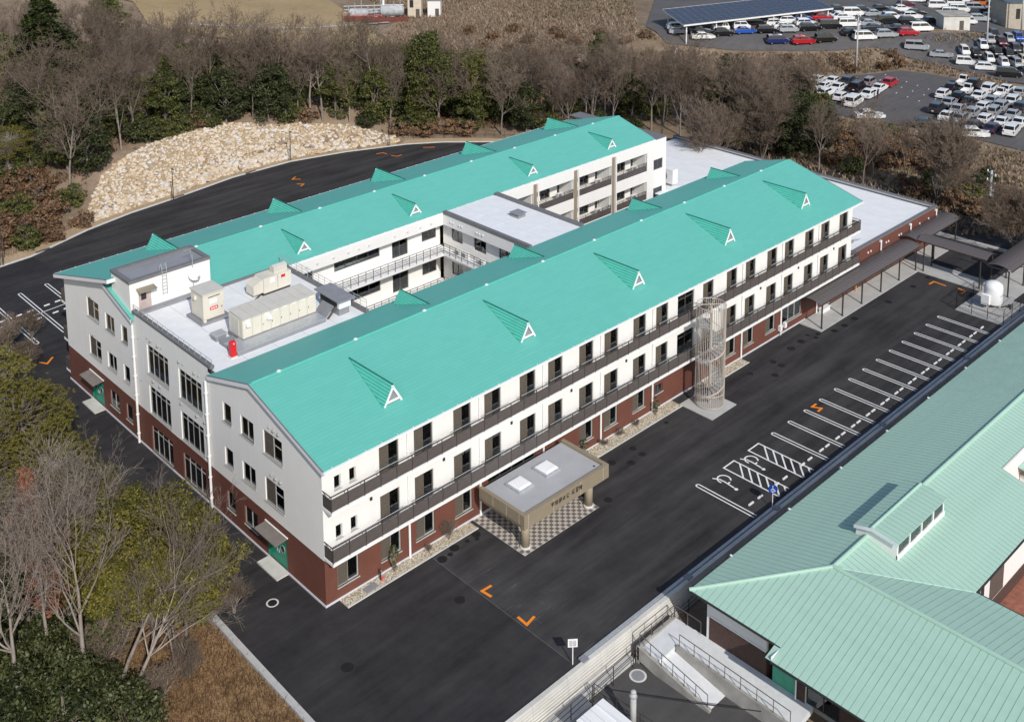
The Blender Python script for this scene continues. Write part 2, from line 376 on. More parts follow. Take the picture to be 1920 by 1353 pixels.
# ---- measured positions
CARS = [('solar front', 145.7, 84.8, 3.55, -40, 'silver', 'hatch'),
 ('solar front', 144.23, 83.18, 3.17, -40, 'silver', 'hatch'),
 ('solar front', 147.48, 79.97, 3.15, -40, 'black', 'sedan'),
 ('solar front', 146.25, 78.36, 2.47, -40, 'white', 'sedan'),
 ('solar front', 150.34, 76.16, 2.92, -40, 'black', 'hatch'),
 ('solar front', 154.13, 73.59, 3.15, -40, 'blue', 'sedan'),
 ('solar front', 157.62, 70.66, 3.23, -40, 'black', 'suv'),
 ('solar front', 161.06, 67.69, 3.29, -40, 'silver', 'hatch'),
 ('solar front', 164.62, 64.85, 3.48, -40, 'black', 'suv'),
 ('solar front', 168.73, 62.66, 3.57, -40, 'black', 'van'),
 ('solar front', 173.21, 60.92, 3.57, -40, 'white', 'van'),
 ('solar second', 151.7, 77.92, 3.47, -40, 'white', 'truck'),
 ('solar second', 155.55, 75.43, 3.56, -40, 'white', 'kei'),
 ('solar second', 163.3, 72.27, 3.57, -40, 'white', 'suv'),
 ('solar second', 167.37, 71.49, 3.57, -40, 'white', 'suv'),
 ('solar second', 162.1, 69.54, 3.57, -40, 'white', 'sedan'),
 ('solar second', 167.6, 67.6, 3.57, -40, 'white', 'suv'),
 ('solar second', 171.55, 71.1, 3.57, -40, 'blue', 'hatch'),
 ('solar second', 175.41, 68.61, 3.57, -40, 'red', 'sedan'),
 ('solar second', 178.62, 65.35, 3.57, -40, 'white', 'sedan'),
 ('solar second', 160.43, 75.94, 3.57, -40, 'black', 'van'),
 ('upper lone', 155.9, 66.9, 1.83, -40, 'navy', 'van'),
 ('upper lone', 159.42, 63.14, 1.79, -40, 'red', 'suv'),
 ('upper lone', 162.78, 60.06, 2.13, -40, 'black', 'van'),
 ('upper front', 168.18, 57.34, 3.1, -40, 'black', 'hatch'),
 ('upper front', 168.34, 54.56, 2.57, -40, 'white', 'van'),
 ('upper front', 171.93, 51.74, 2.98, -40, 'silver', 'suv'),
 ('upper front', 175.45, 48.86, 3.28, -40, 'red', 'hatch'),
 ('upper front', 179.57, 48.19, 3.57, -40, 'white', 'van'),
 ('upper second', 176.98, 58.33, 3.57, -40, 'silver', 'sedan'),
 ('upper second', 181.34, 56.44, 3.57, -40, 'black', 'van'),
 ('upper second', 184.46, 53.08, 3.57, -40, 'black', 'suv'),
 ('upper second', 188.09, 50.32, 3.57, -40, 'black', 'sedan'),
 ('upper second', 173.59, 55.23, 3.57, -40, 'dark', 'sedan'),
 ('upper second', 176.24, 51.29, 3.57, -40, 'black', 'sedan'),
 ('upper third', 179.92, 66.89, 3.57, -40, 'white', 'sedan'),
 ('upper third', 184.03, 66.07, 3.57, -40, 'white', 'van'),
 ('upper third', 187.08, 62.63, 3.57, -40, 'silver', 'sedan'),
 ('upper third', 190.91, 60.1, 3.57, -40, 'dark', 'sedan'),
 ('upper third', 189.91, 55.44, 3.57, -40, 'white', 'suv'),
 ('upper third', 193.88, 56.56, 3.57, -40, 'black', 'sedan'),
 ('upper third', 186.09, 57.96, 3.57, -40, 'white', 'suv'),
 ('upper back', 186.1, 71.0, 3.57, -40, 'dark', 'sedan'),
 ('upper back', 189.27, 66.89, 3.57, -40, 'dark', 'hatch'),
 ('upper back', 193.23, 64.52, 3.57, -40, 'black', 'sedan'),
 ('upper back', 196.2, 60.98, 3.57, -40, 'white', 'sedan'),
 ('upper back', 201.6, 62.8, 3.54, -40, 'maroon', 'hatch'),
 ('far right', 210.79, 65.15, 3.16, -52, 'white', 'sedan'),
 ('far right', 214.61, 62.35, 2.52, -52, 'black', 'van'),
 ('far right', 209.43, 58.77, 2.71, -52, 'white', 'van'),
 ('far right', 222.2, 60.5, 1.4, -52, 'white', 'van'),
 ('far right', 232.47, 58.73, 0.22, -52, 'orange', 'suv'),
 ('far right', 211.8, 54.85, 2.01, -52, 'white', 'van'),
 ('far right', 203.5, 52.8, 2.73, -52, 'white', 'van'),
 ('far right', 221.5, 55.5, 0.93, -52, 'silver', 'van'),
 ('far right', 214.17, 50.92, 1.27, -52, 'black', 'van'),
 ('far right', 205.7, 47.6, 1.9, -52, 'silver', 'suv'),
 ('far right', 222.1, 51.2, 0.47, -52, 'mauve', 'van'),
 ('far right', 230.2, 54.0, 0.09, -52, 'black', 'van'),
 ('far right', 233.92, 54.07, -0.02, -52, 'white', 'van'),
 ('far right', 237.05, 53.35, -0.03, -52, 'white', 'sedan'),
 ('far right', 240.67, 58.29, -0.03, -52, 'silver', 'van'),
 ('far right', 242.33, 53.81, -0.03, -52, 'silver', 'van'),
 ('far right', 231.97, 62.65, 0.57, -52, 'white', 'van'),
 ('far right', 213.29, 48.76, 1.13, -52, 'white', 'sedan'),
 ('far right', 210.4, 44.7, 1.02, -52, 'white', 'truck'),
 ('far right', 197.2, 46.1, 2.72, -52, 'white', 'kei'),
 ('lane', 172.0, 45.18, 1.45, -62, 'silver', 'van'),
 ('lane', 172.77, 40.44, 0.6, -62, 'silver', 'sedan'),
 ('lane', 172.35, 35.35, -0.03, -62, 'white', 'kei'),
 ('lane', 171.23, 30.8, -0.03, -62, 'white', 'hatch'),
 ('lane', 169.06, 25.7, -0.03, -62, 'black', 'van'),
 ('kei block', 176.46, 37.52, 1.02, -140, 'white', 'kei'),
 ('kei block', 177.16, 35.49, 0.75, -140, 'black', 'kei'),
 ('kei block', 180.59, 35.75, 1.79, -140, 'white', 'kei'),
 ('kei block', 177.1, 32.82, 0.25, -140, 'white', 'kei'),
 ('kei block', 183.63, 35.68, 2.46, -140, 'silver', 'kei'),
 ('kei block', 180.13, 32.74, 0.91, -140, 'black', 'kei'),
 ('kei block', 184.48, 33.78, 2.12, -140, 'maroon', 'kei'),
 ('kei block', 185.35, 29.27, 1.18, -140, 'white', 'kei'),
 ('kei block', 188.74, 29.5, 1.54, -140, 'silver', 'kei'),
 ('kei block', 187.69, 33.57, 2.33, -140, 'silver', 'kei'),
 ('kei block', 191.9, 33.5, 1.94, -140, 'blue', 'kei'),
 ('kei block', 187.97, 36.71, 2.74, -140, 'black', 'kei'),
 ('kei block', 176.65, 29.82, -0.03, -140, 'white', 'kei'),
 ('kei block', 177.64, 27.77, -0.03, -140, 'silver', 'kei'),
 ('kei block', 180.99, 30.85, 0.69, -140, 'black', 'kei'),
 ('kei block', 184.02, 30.77, 1.3, -140, 'dark', 'kei'),
 ('kei block', 174.83, 24.03, -0.03, -140, 'black', 'kei'),
 ('kei block', 180.67, 27.68, 0.14, -140, 'cream', 'kei'),
 ('lower right', 157.38, 29.13, -0.03, 8, 'white', 'truck'),
 ('lower right', 158.1, 27.2, -0.03, 8, 'black', 'suv'),
 ('lower right', 152.82, 28.87, -0.03, 8, 'black', 'hatch'),
 ('lower right', 152.35, 26.01, -0.03, 8, 'white', 'truck'),
 ('lower right', 147.6, 28.0, -0.03, 8, 'white', 'hatch'),
 ('lower right', 156.5, 23.8, -0.03, 8, 'white', 'suv'),
 ('lower right', 147.85, 25.29, -0.03, 8, 'black', 'hatch'),
 ('lower right', 150.9, 23.1, -0.03, 8, 'white', 'sedan'),
 ('lower right', 146.1, 22.8, -0.03, 8, 'black', 'sedan'),
 ('lower right', 153.88, 20.93, -0.03, 8, 'white', 'truck'),
 ('lower right', 158.39, 21.54, -0.03, 8, 'white', 'sedan'),
 ('lower right', 151.74, 17.73, -0.03, 8, 'white', 'suv'),
 ('lower right', 149.39, 20.15, -0.03, 8, 'silver', 'sedan'),
 ('lower right', 143.0, 24.8, -0.03, 8, 'silver', 'sedan'),
 ('lower right', 140.4, 22.02, -0.03, 8, 'silver', 'sedan'),
 ('lower right', 138.4, 24.6, -0.03, 8, 'dark', 'suv'),
 ('lower right', 135.4, 21.5, -0.03, 8, 'white', 'sedan'),
 ('lower right', 135.71, 19.32, -0.03, 8, 'silver', 'suv'),
 ('lower right', 140.29, 19.43, -0.03, 8, 'silver', 'suv'),
 ('lower right', 144.85, 19.71, -0.03, 8, 'white', 'hatch'),
 ('lower right', 147.16, 17.67, -0.03, 8, 'silver', 'suv'),
 ('lower right', 142.61, 17.01, -0.03, 8, 'silver', 'kei'),
 ('lower right', 138.1, 16.44, -0.03, 8, 'white', 'hatch'),
 ('lower right', 143.6, 14.4, -0.03, 8, 'silver', 'sedan'),
 ('lower right', 138.5, 14.0, -0.03, 8, 'white', 'sedan'),
 ('lower right', 149.0, 15.2, -0.03, 8, 'dark', 'suv'),
 ('lower right', 158.1, 19.1, -0.03, 8, 'silver', 'hatch'),
 ('lower right', 135.0, 11.0, -0.03, 8, 'white', 'suv'),
 ('lower right', 140.1, 11.8, -0.03, 8, 'white', 'sedan'),
 ('lower right', 133.52, 16.25, -0.03, 8, 'dark', 'hatch'),
 ('lower right', 133.94, 13.56, -0.03, 8, 'purple', 'hatch'),
 ('lower edge', 129.43, 14.43, -0.03, -50, 'white', 'suv'),
 ('lower edge', 128.9, 22.1, -0.03, -50, 'black', 'sedan'),
 ('lower left', 148.17, 38.21, -0.03, 8, 'red', 'hatch'),
 ('lower left', 143.63, 37.79, -0.03, 8, 'white', 'sedan'),
 ('lower left', 138.7, 37.0, -0.03, 8, 'white', 'sedan'),
 ('lower left', 145.69, 40.84, -0.03, 8, 'mauve', 'kei'),
 ('lower left', 141.11, 40.66, -0.03, 8, 'black', 'van'),
 ('lower left', 143.9, 43.9, -0.03, 8, 'dark', 'suv'),
 ('lower left', 142.35, 46.11, -0.03, 8, 'white', 'sedan'),
 ('lower left', 141.0, 48.5, -0.03, 8, 'white', 'sedan'),
 ('lower left', 137.85, 45.39, -0.03, 8, 'white', 'sedan'),
 ('lower left', 138.9, 43.1, -0.03, 8, 'white', 'sedan'),
 ('lower left', 133.7, 39.6, -0.03, 8, 'white', 'hatch'),
 ('lower left', 133.91, 42.81, -0.03, 8, 'white', 'hatch'),
 ('lower left', 132.1, 36.3, -0.03, 8, 'white', 'van'),
 ('lower left', 129.39, 42.19, -0.03, 8, 'red', 'sedan'),
 ('lower left', 131.6, 46.9, -0.03, 8, 'silver', 'sedan'),
 ('lower left', 128.6, 55.4, -0.03, 8, 'white', 'hatch'),
 ('lower left', 137.1, 53.9, -0.03, 8, 'dark', 'sedan'),
 ('lower left lone', 127.0, 30.6, -0.03, -45, 'white', 'sedan')]
WOODS = {'rear': [('shrub', 23.5, 93.9, 4.5, 1.01, 3.19),
 ('leafy', 43.5, 131.6, 1.25, 1.07, 4.98),
 ('bare', 45.4, 133.6, 1.22, 1.03, 0.37),
 ('leafy', 27.9, 93.0, 5.0, 1.01, 1.75),
 ('bare', 17.7, 83.3, 2.64, 1.19, 5.32),
 ('shrub', 29.7, 142.0, 1.26, 1.01, 6.16),
 ('leafy', 44.0, 146.9, 1.33, 1.12, 1.69),
 ('shrub', 27.5, 129.0, 1.17, 1.12, 0.74),
 ('bare', 39.3, 147.5, 1.3, 1.13, 1.12),
 ('bare', 28.0, 97.8, 5.04, 1.11, 0.82),
 ('leafy', 47.9, 137.2, 1.19, 0.92, 1.69),
 ('shrub', 27.6, 120.2, 1.5, 1.07, 0.63),
 ('bare', 48.5, 114.9, 2.78, 1.12, 2.07),
 ('bare', 41.5, 149.0, 1.4, 1.05, 1.53),
 ('leafy', 31.7, 103.7, 4.68, 1.19, 3.04),
 ('shrub', 35.8, 143.6, 1.26, 1.14, 1.57),
 ('shrub', 16.3, 92.0, 2.92, 0.92, 5.97),
 ('bare', 43.3, 143.4, 1.25, 1.19, 1.5),
 ('shrub', 42.4, 120.8, 1.7, 1.06, 1.84),
 ('leafy', 30.5, 138.8, 1.24, 1.15, 3.86),
 ('bare', 26.5, 87.0, 4.91, 0.86, 0.11),
 ('shrub', 36.3, 105.9, 4.47, 0.88, 3.43),
 ('shrub', 19.6, 90.5, 3.63, 1.15, 2.62),
 ('bare', 23.8, 87.7, 4.53, 1.05, 3.82),
 ('shrub', 16.9, 100.5, 2.79, 1.16, 4.57),
 ('leafy', 19.1, 87.1, 3.57, 1.0, 5.26),
 ('leafy', 17.4, 105.3, 2.38, 0.93, 4.39),
 ('bare', 43.0, 108.2, 4.15, 0.96, 4.26),
 ('shrub', 25.6, 115.6, 2.06, 1.17, 5.53),
 ('leafy', 39.5, 142.4, 1.25, 1.14, 5.33),
 ('leafy', 37.3, 140.0, 1.25, 0.95, 1.34),
 ('shrub', 35.7, 120.2, 1.72, 1.19, 2.84),
 ('shrub', 37.5, 157.4, 1.78, 0.86, 4.45),
 ('shrub', 36.8, 117.5, 2.21, 0.86, 0.85),
 ('bare', 45.2, 118.6, 2.09, 0.87, 3.95),
 ('leafy', 34.4, 89.6, 5.09, 0.92, 4.53),
 ('shrub', 45.2, 126.1, 1.23, 1.19, 6.14),
 ('bare', 36.6, 99.1, 5.14, 1.0, 3.46),
 ('bare', 30.5, 91.3, 5.08, 1.13, 0.4),
 ('bare', 48.7, 128.0, 1.24, 1.13, 0.88),
 ('leafy', 21.2, 107.4, 2.9, 1.14, 4.33),
 ('bare', 21.4, 103.1, 3.59, 1.11, 4.01),
 ('shrub', 48.7, 121.1, 1.65, 1.19, 3.29),
 ('leafy', 26.2, 95.0, 4.87, 0.86, 6.09),
 ('shrub', 16.8, 80.7, 1.39, 0.94, 2.97),
 ('shrub', 24.7, 118.5, 1.56, 1.17, 2.99),
 ('leafy', 37.4, 137.1, 1.19, 1.17, 0.81),
 ('bare', 20.9, 93.5, 3.94, 1.11, 0.77),
 ('leafy', 27.5, 108.2, 3.66, 0.91, 1.28),
 ('shrub', 32.8, 125.7, 1.2, 0.93, 6.27),
 ('shrub', 33.7, 94.5, 5.1, 0.89, 2.53),
 ('shrub', 17.6, 94.4, 3.21, 1.19, 0.72),
 ('leafy', 20.6, 84.2, 3.44, 1.09, 1.19),
 ('bare', 34.8, 150.4, 1.45, 1.04, 3.23),
 ('shrub', 33.9, 138.6, 1.23, 1.2, 5.82),
 ('shrub', 37.0, 154.1, 1.63, 1.01, 4.8),
 ('leafy', 24.4, 103.8, 4.07, 1.0, 3.77),
 ('leafy', 30.6, 99.5, 5.05, 1.03, 6.17),
 ('shrub', 42.8, 115.1, 2.75, 1.11, 4.89),
 ('bare', 51.9, 140.0, 1.2, 1.01, 0.07),
 ('shrub', 42.4, 126.4, 1.25, 1.08, 2.12),
 ('leafy', 41.7, 135.8, 1.21, 1.06, 0.37),
 ('leafy', 35.8, 92.5, 5.1, 1.06, 2.3),
 ('leafy', 38.6, 122.3, 1.5, 0.95, 0.09),
 ('bare', 41.4, 152.9, 1.56, 1.11, 2.45),
 ('bare', 19.9, 110.8, 2.13, 1.01, 4.19),
 ('shrub', 29.3, 88.2, 5.11, 1.18, 4.61),
 ('leafy', 28.9, 135.0, 1.21, 1.07, 0.64),
 ('bare', 47.5, 143.9, 1.25, 1.09, 3.46),
 ('leafy', 22.1, 98.0, 4.13, 1.17, 2.69),
 ('bare', 39.8, 115.8, 2.59, 0.98, 4.56),
 ('leafy', 50.4, 97.8, 5.15, 1.05, 5.77),
 ('leafy', 47.3, 95.5, 5.12, 1.18, 5.62),
 ('leafy', 47.9, 93.5, 5.14, 0.99, 1.22),
 ('leafy', 49.3, 86.4, 4.0, 1.14, 3.53),
 ('shrub', 40.9, 90.4, 5.12, 0.95, 0.14),
 ('leafy', 49.2, 88.4, 4.95, 1.19, 4.09),
 ('leafy', 46.5, 105.6, 4.58, 1.16, 0.53),
 ('bare', 53.9, 85.4, 4.01, 0.93, 4.81),
 ('leafy', 58.9, 82.9, 3.35, 1.04, 4.53),
 ('leafy', 52.0, 87.1, 4.75, 1.13, 2.65),
 ('bare', 44.5, 95.4, 5.12, 1.19, 0.37),
 ('leafy', 48.0, 103.2, 4.87, 1.05, 5.71),
 ('bare', 46.1, 99.4, 5.12, 1.1, 3.74),
 ('leafy', 48.3, 98.4, 5.14, 0.96, 3.44),
 ('bare', 56.1, 85.5, 4.46, 1.16, 5.74),
 ('shrub', 45.8, 91.0, 5.1, 1.02, 1.39),
 ('shrub', 37.2, 89.7, 5.08, 0.98, 3.31),
 ('shrub', 51.6, 92.4, 5.1, 1.08, 1.49),
 ('leafy', 40.6, 98.1, 5.12, 1.13, 4.48),
 ('bare', 54.5, 92.8, 5.1, 0.96, 1.63),
 ('leafy', 43.8, 100.6, 5.06, 0.88, 3.02),
 ('leafy', 43.3, 88.4, 4.88, 1.17, 0.57),
 ('bare', 47.3, 87.6, 4.58, 1.09, 0.66),
 ('leafy', 43.8, 92.5, 5.1, 0.85, 6.23),
 ('leafy', 57.5, 88.2, 5.14, 0.95, 2.36),
 ('bare', 54.6, 89.9, 5.11, 1.11, 2.07),
 ('shrub', 54.8, 87.6, 5.11, 0.88, 0.88),
 ('leafy', 40.2, 93.2, 5.12, 0.91, 2.53),
 ('leafy', 43.2, 98.1, 5.11, 1.13, 5.18),
 ('leafy', 52.7, 94.9, 5.13, 1.2, 3.24),
 ('shrub', 44.2, 104.0, 4.8, 1.18, 4.13),
 ('bare', 58.7, 85.3, 4.87, 1.1, 5.65),
 ('bare', 50.2, 90.6, 5.09, 1.09, 3.3),
 ('bare', 49.8, 95.2, 5.12, 1.17, 6.07),
 ('shrub', 42.0, 95.0, 5.12, 0.85, 1.53),
 ('shrub', 47.5, 109.7, 3.86, 0.96, 3.13),
 ('leafy', 45.9, 97.1, 5.12, 0.92, 1.14),
 ('leafy', 39.9, 95.6, 5.11, 1.05, 5.48),
 ('bare', 38.9, 90.9, 5.12, 0.94, 1.0),
 ('bare', 45.5, 88.8, 4.97, 0.91, 0.09),
 ('shrub', 46.7, 107.8, 4.21, 0.96, 0.49),
 ('bare', 52.4, 89.2, 5.13, 1.2, 4.34),
 ('leafy', 47.8, 91.2, 5.14, 1.18, 2.18),
 ('shrub', 45.7, 93.8, 5.1, 0.95, 4.36),
 ('leafy', 41.9, 100.0, 5.12, 1.04, 0.7),
 ('leafy', 38.2, 93.7, 5.12, 1.09, 6.18),
 ('shrub', 60.7, 84.4, 4.7, 0.87, 4.18),
 ('leafy', 46.3, 101.7, 5.01, 1.06, 4.8),
 ('bare', 56.9, 83.4, 3.25, 1.09, 1.34),
 ('leafy', 49.2, 100.3, 5.09, 1.11, 0.38),
 ('bare', 48.5, 112.9, 3.2, 1.04, 4.63),
 ('bare', 42.4, 102.2, 4.97, 0.99, 0.39)], 'mid': [('leafy', 78.6, 85.5, 0.46, 1.04, 1.85),
 ('leafy', 75.9, 70.5, 0.29, 0.93, 1.83),
 ('bamboo', 76.7, 83.4, 0.48, 0.99, 2.51),
 ('bare', 65.7, 78.0, 1.29, 1.0, 1.17),
 ('bare', 71.9, 74.0, 0.31, 1.09, 4.62),
 ('bare', 80.7, 86.0, 0.46, 1.1, 2.55),
 ('leafy', 76.0, 78.9, 0.49, 1.04, 3.6),
 ('leafy', 81.0, 81.4, 0.47, 1.09, 3.99),
 ('bare', 65.7, 81.2, 2.91, 1.16, 1.06),
 ('leafy', 84.2, 83.3, 0.4, 1.09, 3.37),
 ('leafy', 77.2, 75.0, 0.5, 0.95, 3.64),
 ('leafy', 64.1, 79.3, 1.84, 0.99, 2.47),
 ('bare', 79.1, 80.9, 0.52, 0.98, 4.89),
 ('leafy', 72.7, 93.3, 0.57, 1.11, 6.22),
 ('bamboo', 74.7, 90.3, 0.51, 1.0, 3.35),
 ('bamboo', 80.3, 75.5, 0.54, 1.02, 3.3),
 ('leafy', 62.1, 82.8, 3.99, 0.99, 2.11),
 ('bamboo', 75.3, 82.0, 0.5, 0.91, 2.43),
 ('bamboo', 76.8, 90.7, 0.41, 0.96, 0.09),
 ('bamboo', 72.7, 98.9, 0.45, 1.02, 0.85),
 ('leafy', 84.1, 80.2, 0.45, 1.06, 2.01),
 ('leafy', 74.4, 97.2, 0.36, 1.02, 3.17),
 ('bamboo', 69.7, 77.0, 0.91, 0.94, 5.9),
 ('leafy', 86.5, 80.7, 0.37, 0.86, 4.62),
 ('bare', 77.4, 72.7, 0.52, 1.1, 1.21),
 ('leafy', 82.0, 83.7, 0.43, 0.95, 1.39),
 ('bare', 72.8, 82.4, 0.6, 1.04, 1.43),
 ('leafy', 69.3, 87.7, 1.74, 0.86, 0.41),
 ('bamboo', 76.0, 88.7, 0.46, 1.06, 1.62),
 ('bamboo', 80.5, 79.2, 0.51, 1.06, 2.95),
 ('bare', 60.4, 81.3, 2.65, 1.01, 0.9),
 ('bare', 70.1, 89.6, 1.41, 0.94, 0.0),
 ('leafy', 69.2, 80.1, 1.75, 0.92, 4.51),
 ('bamboo', 76.1, 86.1, 0.48, 0.94, 0.29),
 ('bare', 78.1, 93.7, 0.37, 0.88, 0.22),
 ('bare', 74.0, 76.3, 0.5, 0.99, 4.42),
 ('bamboo', 75.3, 92.8, 0.45, 1.06, 4.57),
 ('leafy', 81.4, 88.8, 0.39, 0.92, 4.01),
 ('bare', 73.6, 101.2, 0.3, 1.14, 5.65),
 ('bamboo', 79.7, 73.2, 0.55, 1.14, 2.47),
 ('leafy', 73.1, 79.9, 0.57, 1.18, 2.94),
 ('bare', 72.6, 86.1, 0.66, 0.87, 3.93),
 ('leafy', 73.2, 95.6, 0.44, 1.06, 4.7),
 ('bamboo', 67.7, 82.0, 2.49, 0.94, 4.84),
 ('leafy', 81.5, 70.1, 0.49, 0.97, 2.08),
 ('bare', 92.1, 55.4, 0.49, 1.16, 0.7),
 ('leafy', 99.7, 58.8, -0.17, 1.01, 5.46),
 ('bare', 84.6, 65.7, 0.53, 1.01, 6.07),
 ('bare', 97.2, 51.8, -0.18, 1.19, 3.28),
 ('leafy', 101.1, 54.0, -0.17, 1.05, 5.62),
 ('bare', 87.5, 61.9, 0.53, 0.95, 2.24),
 ('bare', 95.0, 59.7, 0.55, 1.15, 6.22),
 ('leafy', 90.0, 72.5, 0.47, 0.91, 5.85),
 ('shrub', 92.1, 68.4, 0.48, 0.98, 0.78),
 ('leafy', 84.8, 69.4, 0.49, 1.0, 5.03),
 ('bare', 100.9, 63.4, -0.16, 1.16, 5.78),
 ('bare', 83.6, 74.0, 0.49, 1.06, 2.49),
 ('leafy', 88.6, 78.0, 0.36, 1.15, 6.07),
 ('bare', 78.2, 66.1, 0.07, 1.07, 6.19),
 ('bare', 97.3, 70.0, -0.12, 0.99, 4.0),
 ('leafy', 86.4, 72.5, 0.54, 1.09, 0.9),
 ('bare', 96.7, 63.5, -0.14, 0.93, 0.35),
 ('leafy', 81.6, 64.1, 0.29, 1.01, 5.5),
 ('shrub', 90.7, 58.2, 0.54, 1.12, 3.57),
 ('bare', 88.8, 65.3, 0.53, 1.14, 3.29),
 ('shrub', 93.5, 65.3, 0.49, 1.01, 3.41),
 ('bare', 92.3, 61.2, 0.54, 0.86, 0.42),
 ('leafy', 104.3, 55.5, -0.15, 0.97, 4.87),
 ('bare', 88.3, 56.3, 0.38, 1.01, 5.39),
 ('bare', 93.5, 71.6, 0.5, 0.95, 0.87),
 ('bare', 90.9, 75.9, 0.42, 1.06, 4.58),
 ('leafy', 97.8, 56.5, -0.11, 0.91, 4.96),
 ('bare', 85.4, 58.6, 0.27, 0.95, 6.07),
 ('bare', 102.6, 59.6, -0.14, 0.89, 1.27),
 ('leafy', 99.2, 66.7, -0.16, 1.1, 1.12),
 ('bare', 82.9, 77.2, 0.55, 1.09, 4.55),
 ('bare', 88.3, 68.9, 0.53, 0.88, 2.82),
 ('shrub', 84.1, 61.3, 0.34, 1.2, 3.05),
 ('shrub', 93.1, 52.0, 0.23, 0.9, 2.46),
 ('leafy', 86.7, 75.7, 0.46, 1.01, 3.26),
 ('bare', 81.7, 67.1, 0.49, 0.92, 0.33)], 'east': [('bare', 107.9, 43.7, -0.15, 1.0, 4.51),
 ('leafy', 116.6, 38.5, -0.14, 1.18, 4.92),
 ('leafy', 107.8, 30.8, -0.11, 1.08, 1.57),
 ('shrub', 103.9, 32.0, -0.17, 1.07, 1.33),
 ('bare', 111.5, 40.9, -0.17, 1.09, 0.56),
 ('leafy', 107.1, 38.1, -0.14, 0.88, 0.14),
 ('bare', 101.6, 50.1, -0.12, 1.09, 4.46),
 ('leafy', 106.4, 46.8, -0.18, 0.97, 5.45),
 ('leafy', 105.3, 26.8, -0.18, 1.03, 4.26),
 ('shrub', 109.8, 35.5, -0.15, 1.11, 1.02),
 ('shrub', 109.4, 46.1, -0.18, 0.9, 4.15),
 ('bare', 110.4, 51.5, -0.12, 0.91, 0.29),
 ('leafy', 99.8, 32.8, -0.12, 0.93, 1.53),
 ('bare', 103.2, 39.1, -0.14, 1.02, 6.13),
 ('bare', 103.8, 35.0, -0.12, 0.92, 3.86),
 ('bare', 98.1, 46.7, -0.12, 1.13, 2.65),
 ('shrub', 98.4, 40.8, -0.17, 0.85, 4.36),
 ('bare', 101.3, 41.5, -0.18, 1.16, 5.26),
 ('leafy', 115.3, 35.5, -0.14, 1.17, 0.08),
 ('leafy', 111.2, 30.4, -0.13, 0.88, 0.09),
 ('leafy', 101.0, 28.5, -0.16, 1.02, 4.66),
 ('leafy', 111.8, 44.5, -0.13, 1.14, 3.32),
 ('bare', 105.4, 40.7, -0.18, 1.05, 2.1),
 ('bare', 116.3, 41.9, -0.13, 0.93, 4.11),
 ('bare', 104.8, 50.4, -0.12, 0.9, 5.73),
 ('bare', 113.4, 33.1, -0.13, 1.03, 1.72),
 ('bare', 109.8, 38.7, -0.17, 1.03, 3.14),
 ('bare', 101.0, 46.0, -0.17, 0.94, 0.71),
 ('leafy', 104.2, 44.0, -0.15, 1.19, 4.55),
 ('bare', 112.8, 37.6, -0.14, 1.02, 3.55),
 ('leafy', 115.7, 49.5, -0.18, 1.1, 6.14),
 ('leafy', 112.2, 48.0, -0.16, 0.85, 3.46),
 ('bare', 101.1, 36.5, -0.13, 1.03, 4.11),
 ('shrub', 117.5, 44.6, -0.13, 1.1, 1.77),
 ('bare', 106.2, 53.3, -0.12, 1.2, 4.13),
 ('leafy', 114.5, 46.1, -0.17, 0.9, 1.77)], 'scrub': [('brush', 111.7, 18.2, -0.16, 1.09, 2.67),
 ('brush', 108.5, 19.3, -0.17, 1.04, 4.85),
 ('shrub', 102.8, 8.2, -0.2, 1.13, 5.59),
 ('brush', 101.8, -1.3, -0.15, 1.02, 0.93),
 ('brush', 105.9, 22.7, -0.19, 1.03, 4.31),
 ('shrub', 101.8, 2.5, -0.14, 1.01, 4.47),
 ('brush', 107.2, 6.8, -0.19, 0.88, 3.29),
 ('brush', 114.5, 25.0, -0.18, 1.16, 4.89),
 ('brush', 115.5, 13.9, -0.18, 1.03, 5.96),
 ('brush', 110.2, 25.6, -0.17, 0.9, 2.3),
 ('brush', 110.5, 12.8, -0.14, 1.18, 5.6),
 ('brush', 98.3, 0.3, -0.13, 1.08, 5.61),
 ('brush', 111.6, 21.5, -0.14, 1.1, 2.4),
 ('brush', 101.7, 11.0, -0.13, 0.86, 5.88),
 ('brush', 104.0, 19.7, -0.14, 0.95, 6.08),
 ('brush', 97.8, -5.2, -0.17, 1.07, 3.98),
 ('bare', 105.1, 13.3, -0.13, 0.94, 1.72),
 ('brush', 98.8, 3.2, -0.14, 1.06, 3.62),
 ('brush', 109.1, 16.2, -0.15, 1.19, 1.69),
 ('brush', 114.9, 20.1, -0.13, 1.13, 4.58),
 ('bare', 101.3, 15.9, -0.18, 1.05, 0.36),
 ('brush', 117.6, 18.6, -0.15, 0.86, 4.16),
 ('brush', 100.2, 6.1, -0.19, 0.91, 1.55),
 ('brush', 104.9, 0.9, -0.15, 1.11, 1.09),
 ('bare', 111.2, 9.3, -0.15, 1.17, 4.39),
 ('brush', 104.6, 5.0, -0.15, 0.87, 4.59),
 ('brush', 107.7, 10.2, -0.18, 0.9, 2.17),
 ('shrub', 107.8, 3.4, -0.14, 1.03, 6.12),
 ('brush', 114.8, 17.0, -0.11, 0.93, 2.55),
 ('brush', 106.1, 17.3, -0.19, 0.96, 3.76),
 ('shrub', 100.7, 19.0, -0.16, 0.9, 4.81),
 ('brush', 100.9, -4.4, -0.17, 1.1, 2.7),
 ('shrub', 117.2, 22.5, -0.12, 1.15, 0.39),
 ('brush', 114.6, 29.5, -0.16, 0.98, 2.54),
 ('brush', 102.6, 23.2, -0.18, 0.94, 1.94),
 ('brush', 99.4, 9.0, -0.13, 0.91, 5.08),
 ('brush', 113.9, 11.3, -0.17, 1.02, 0.2),
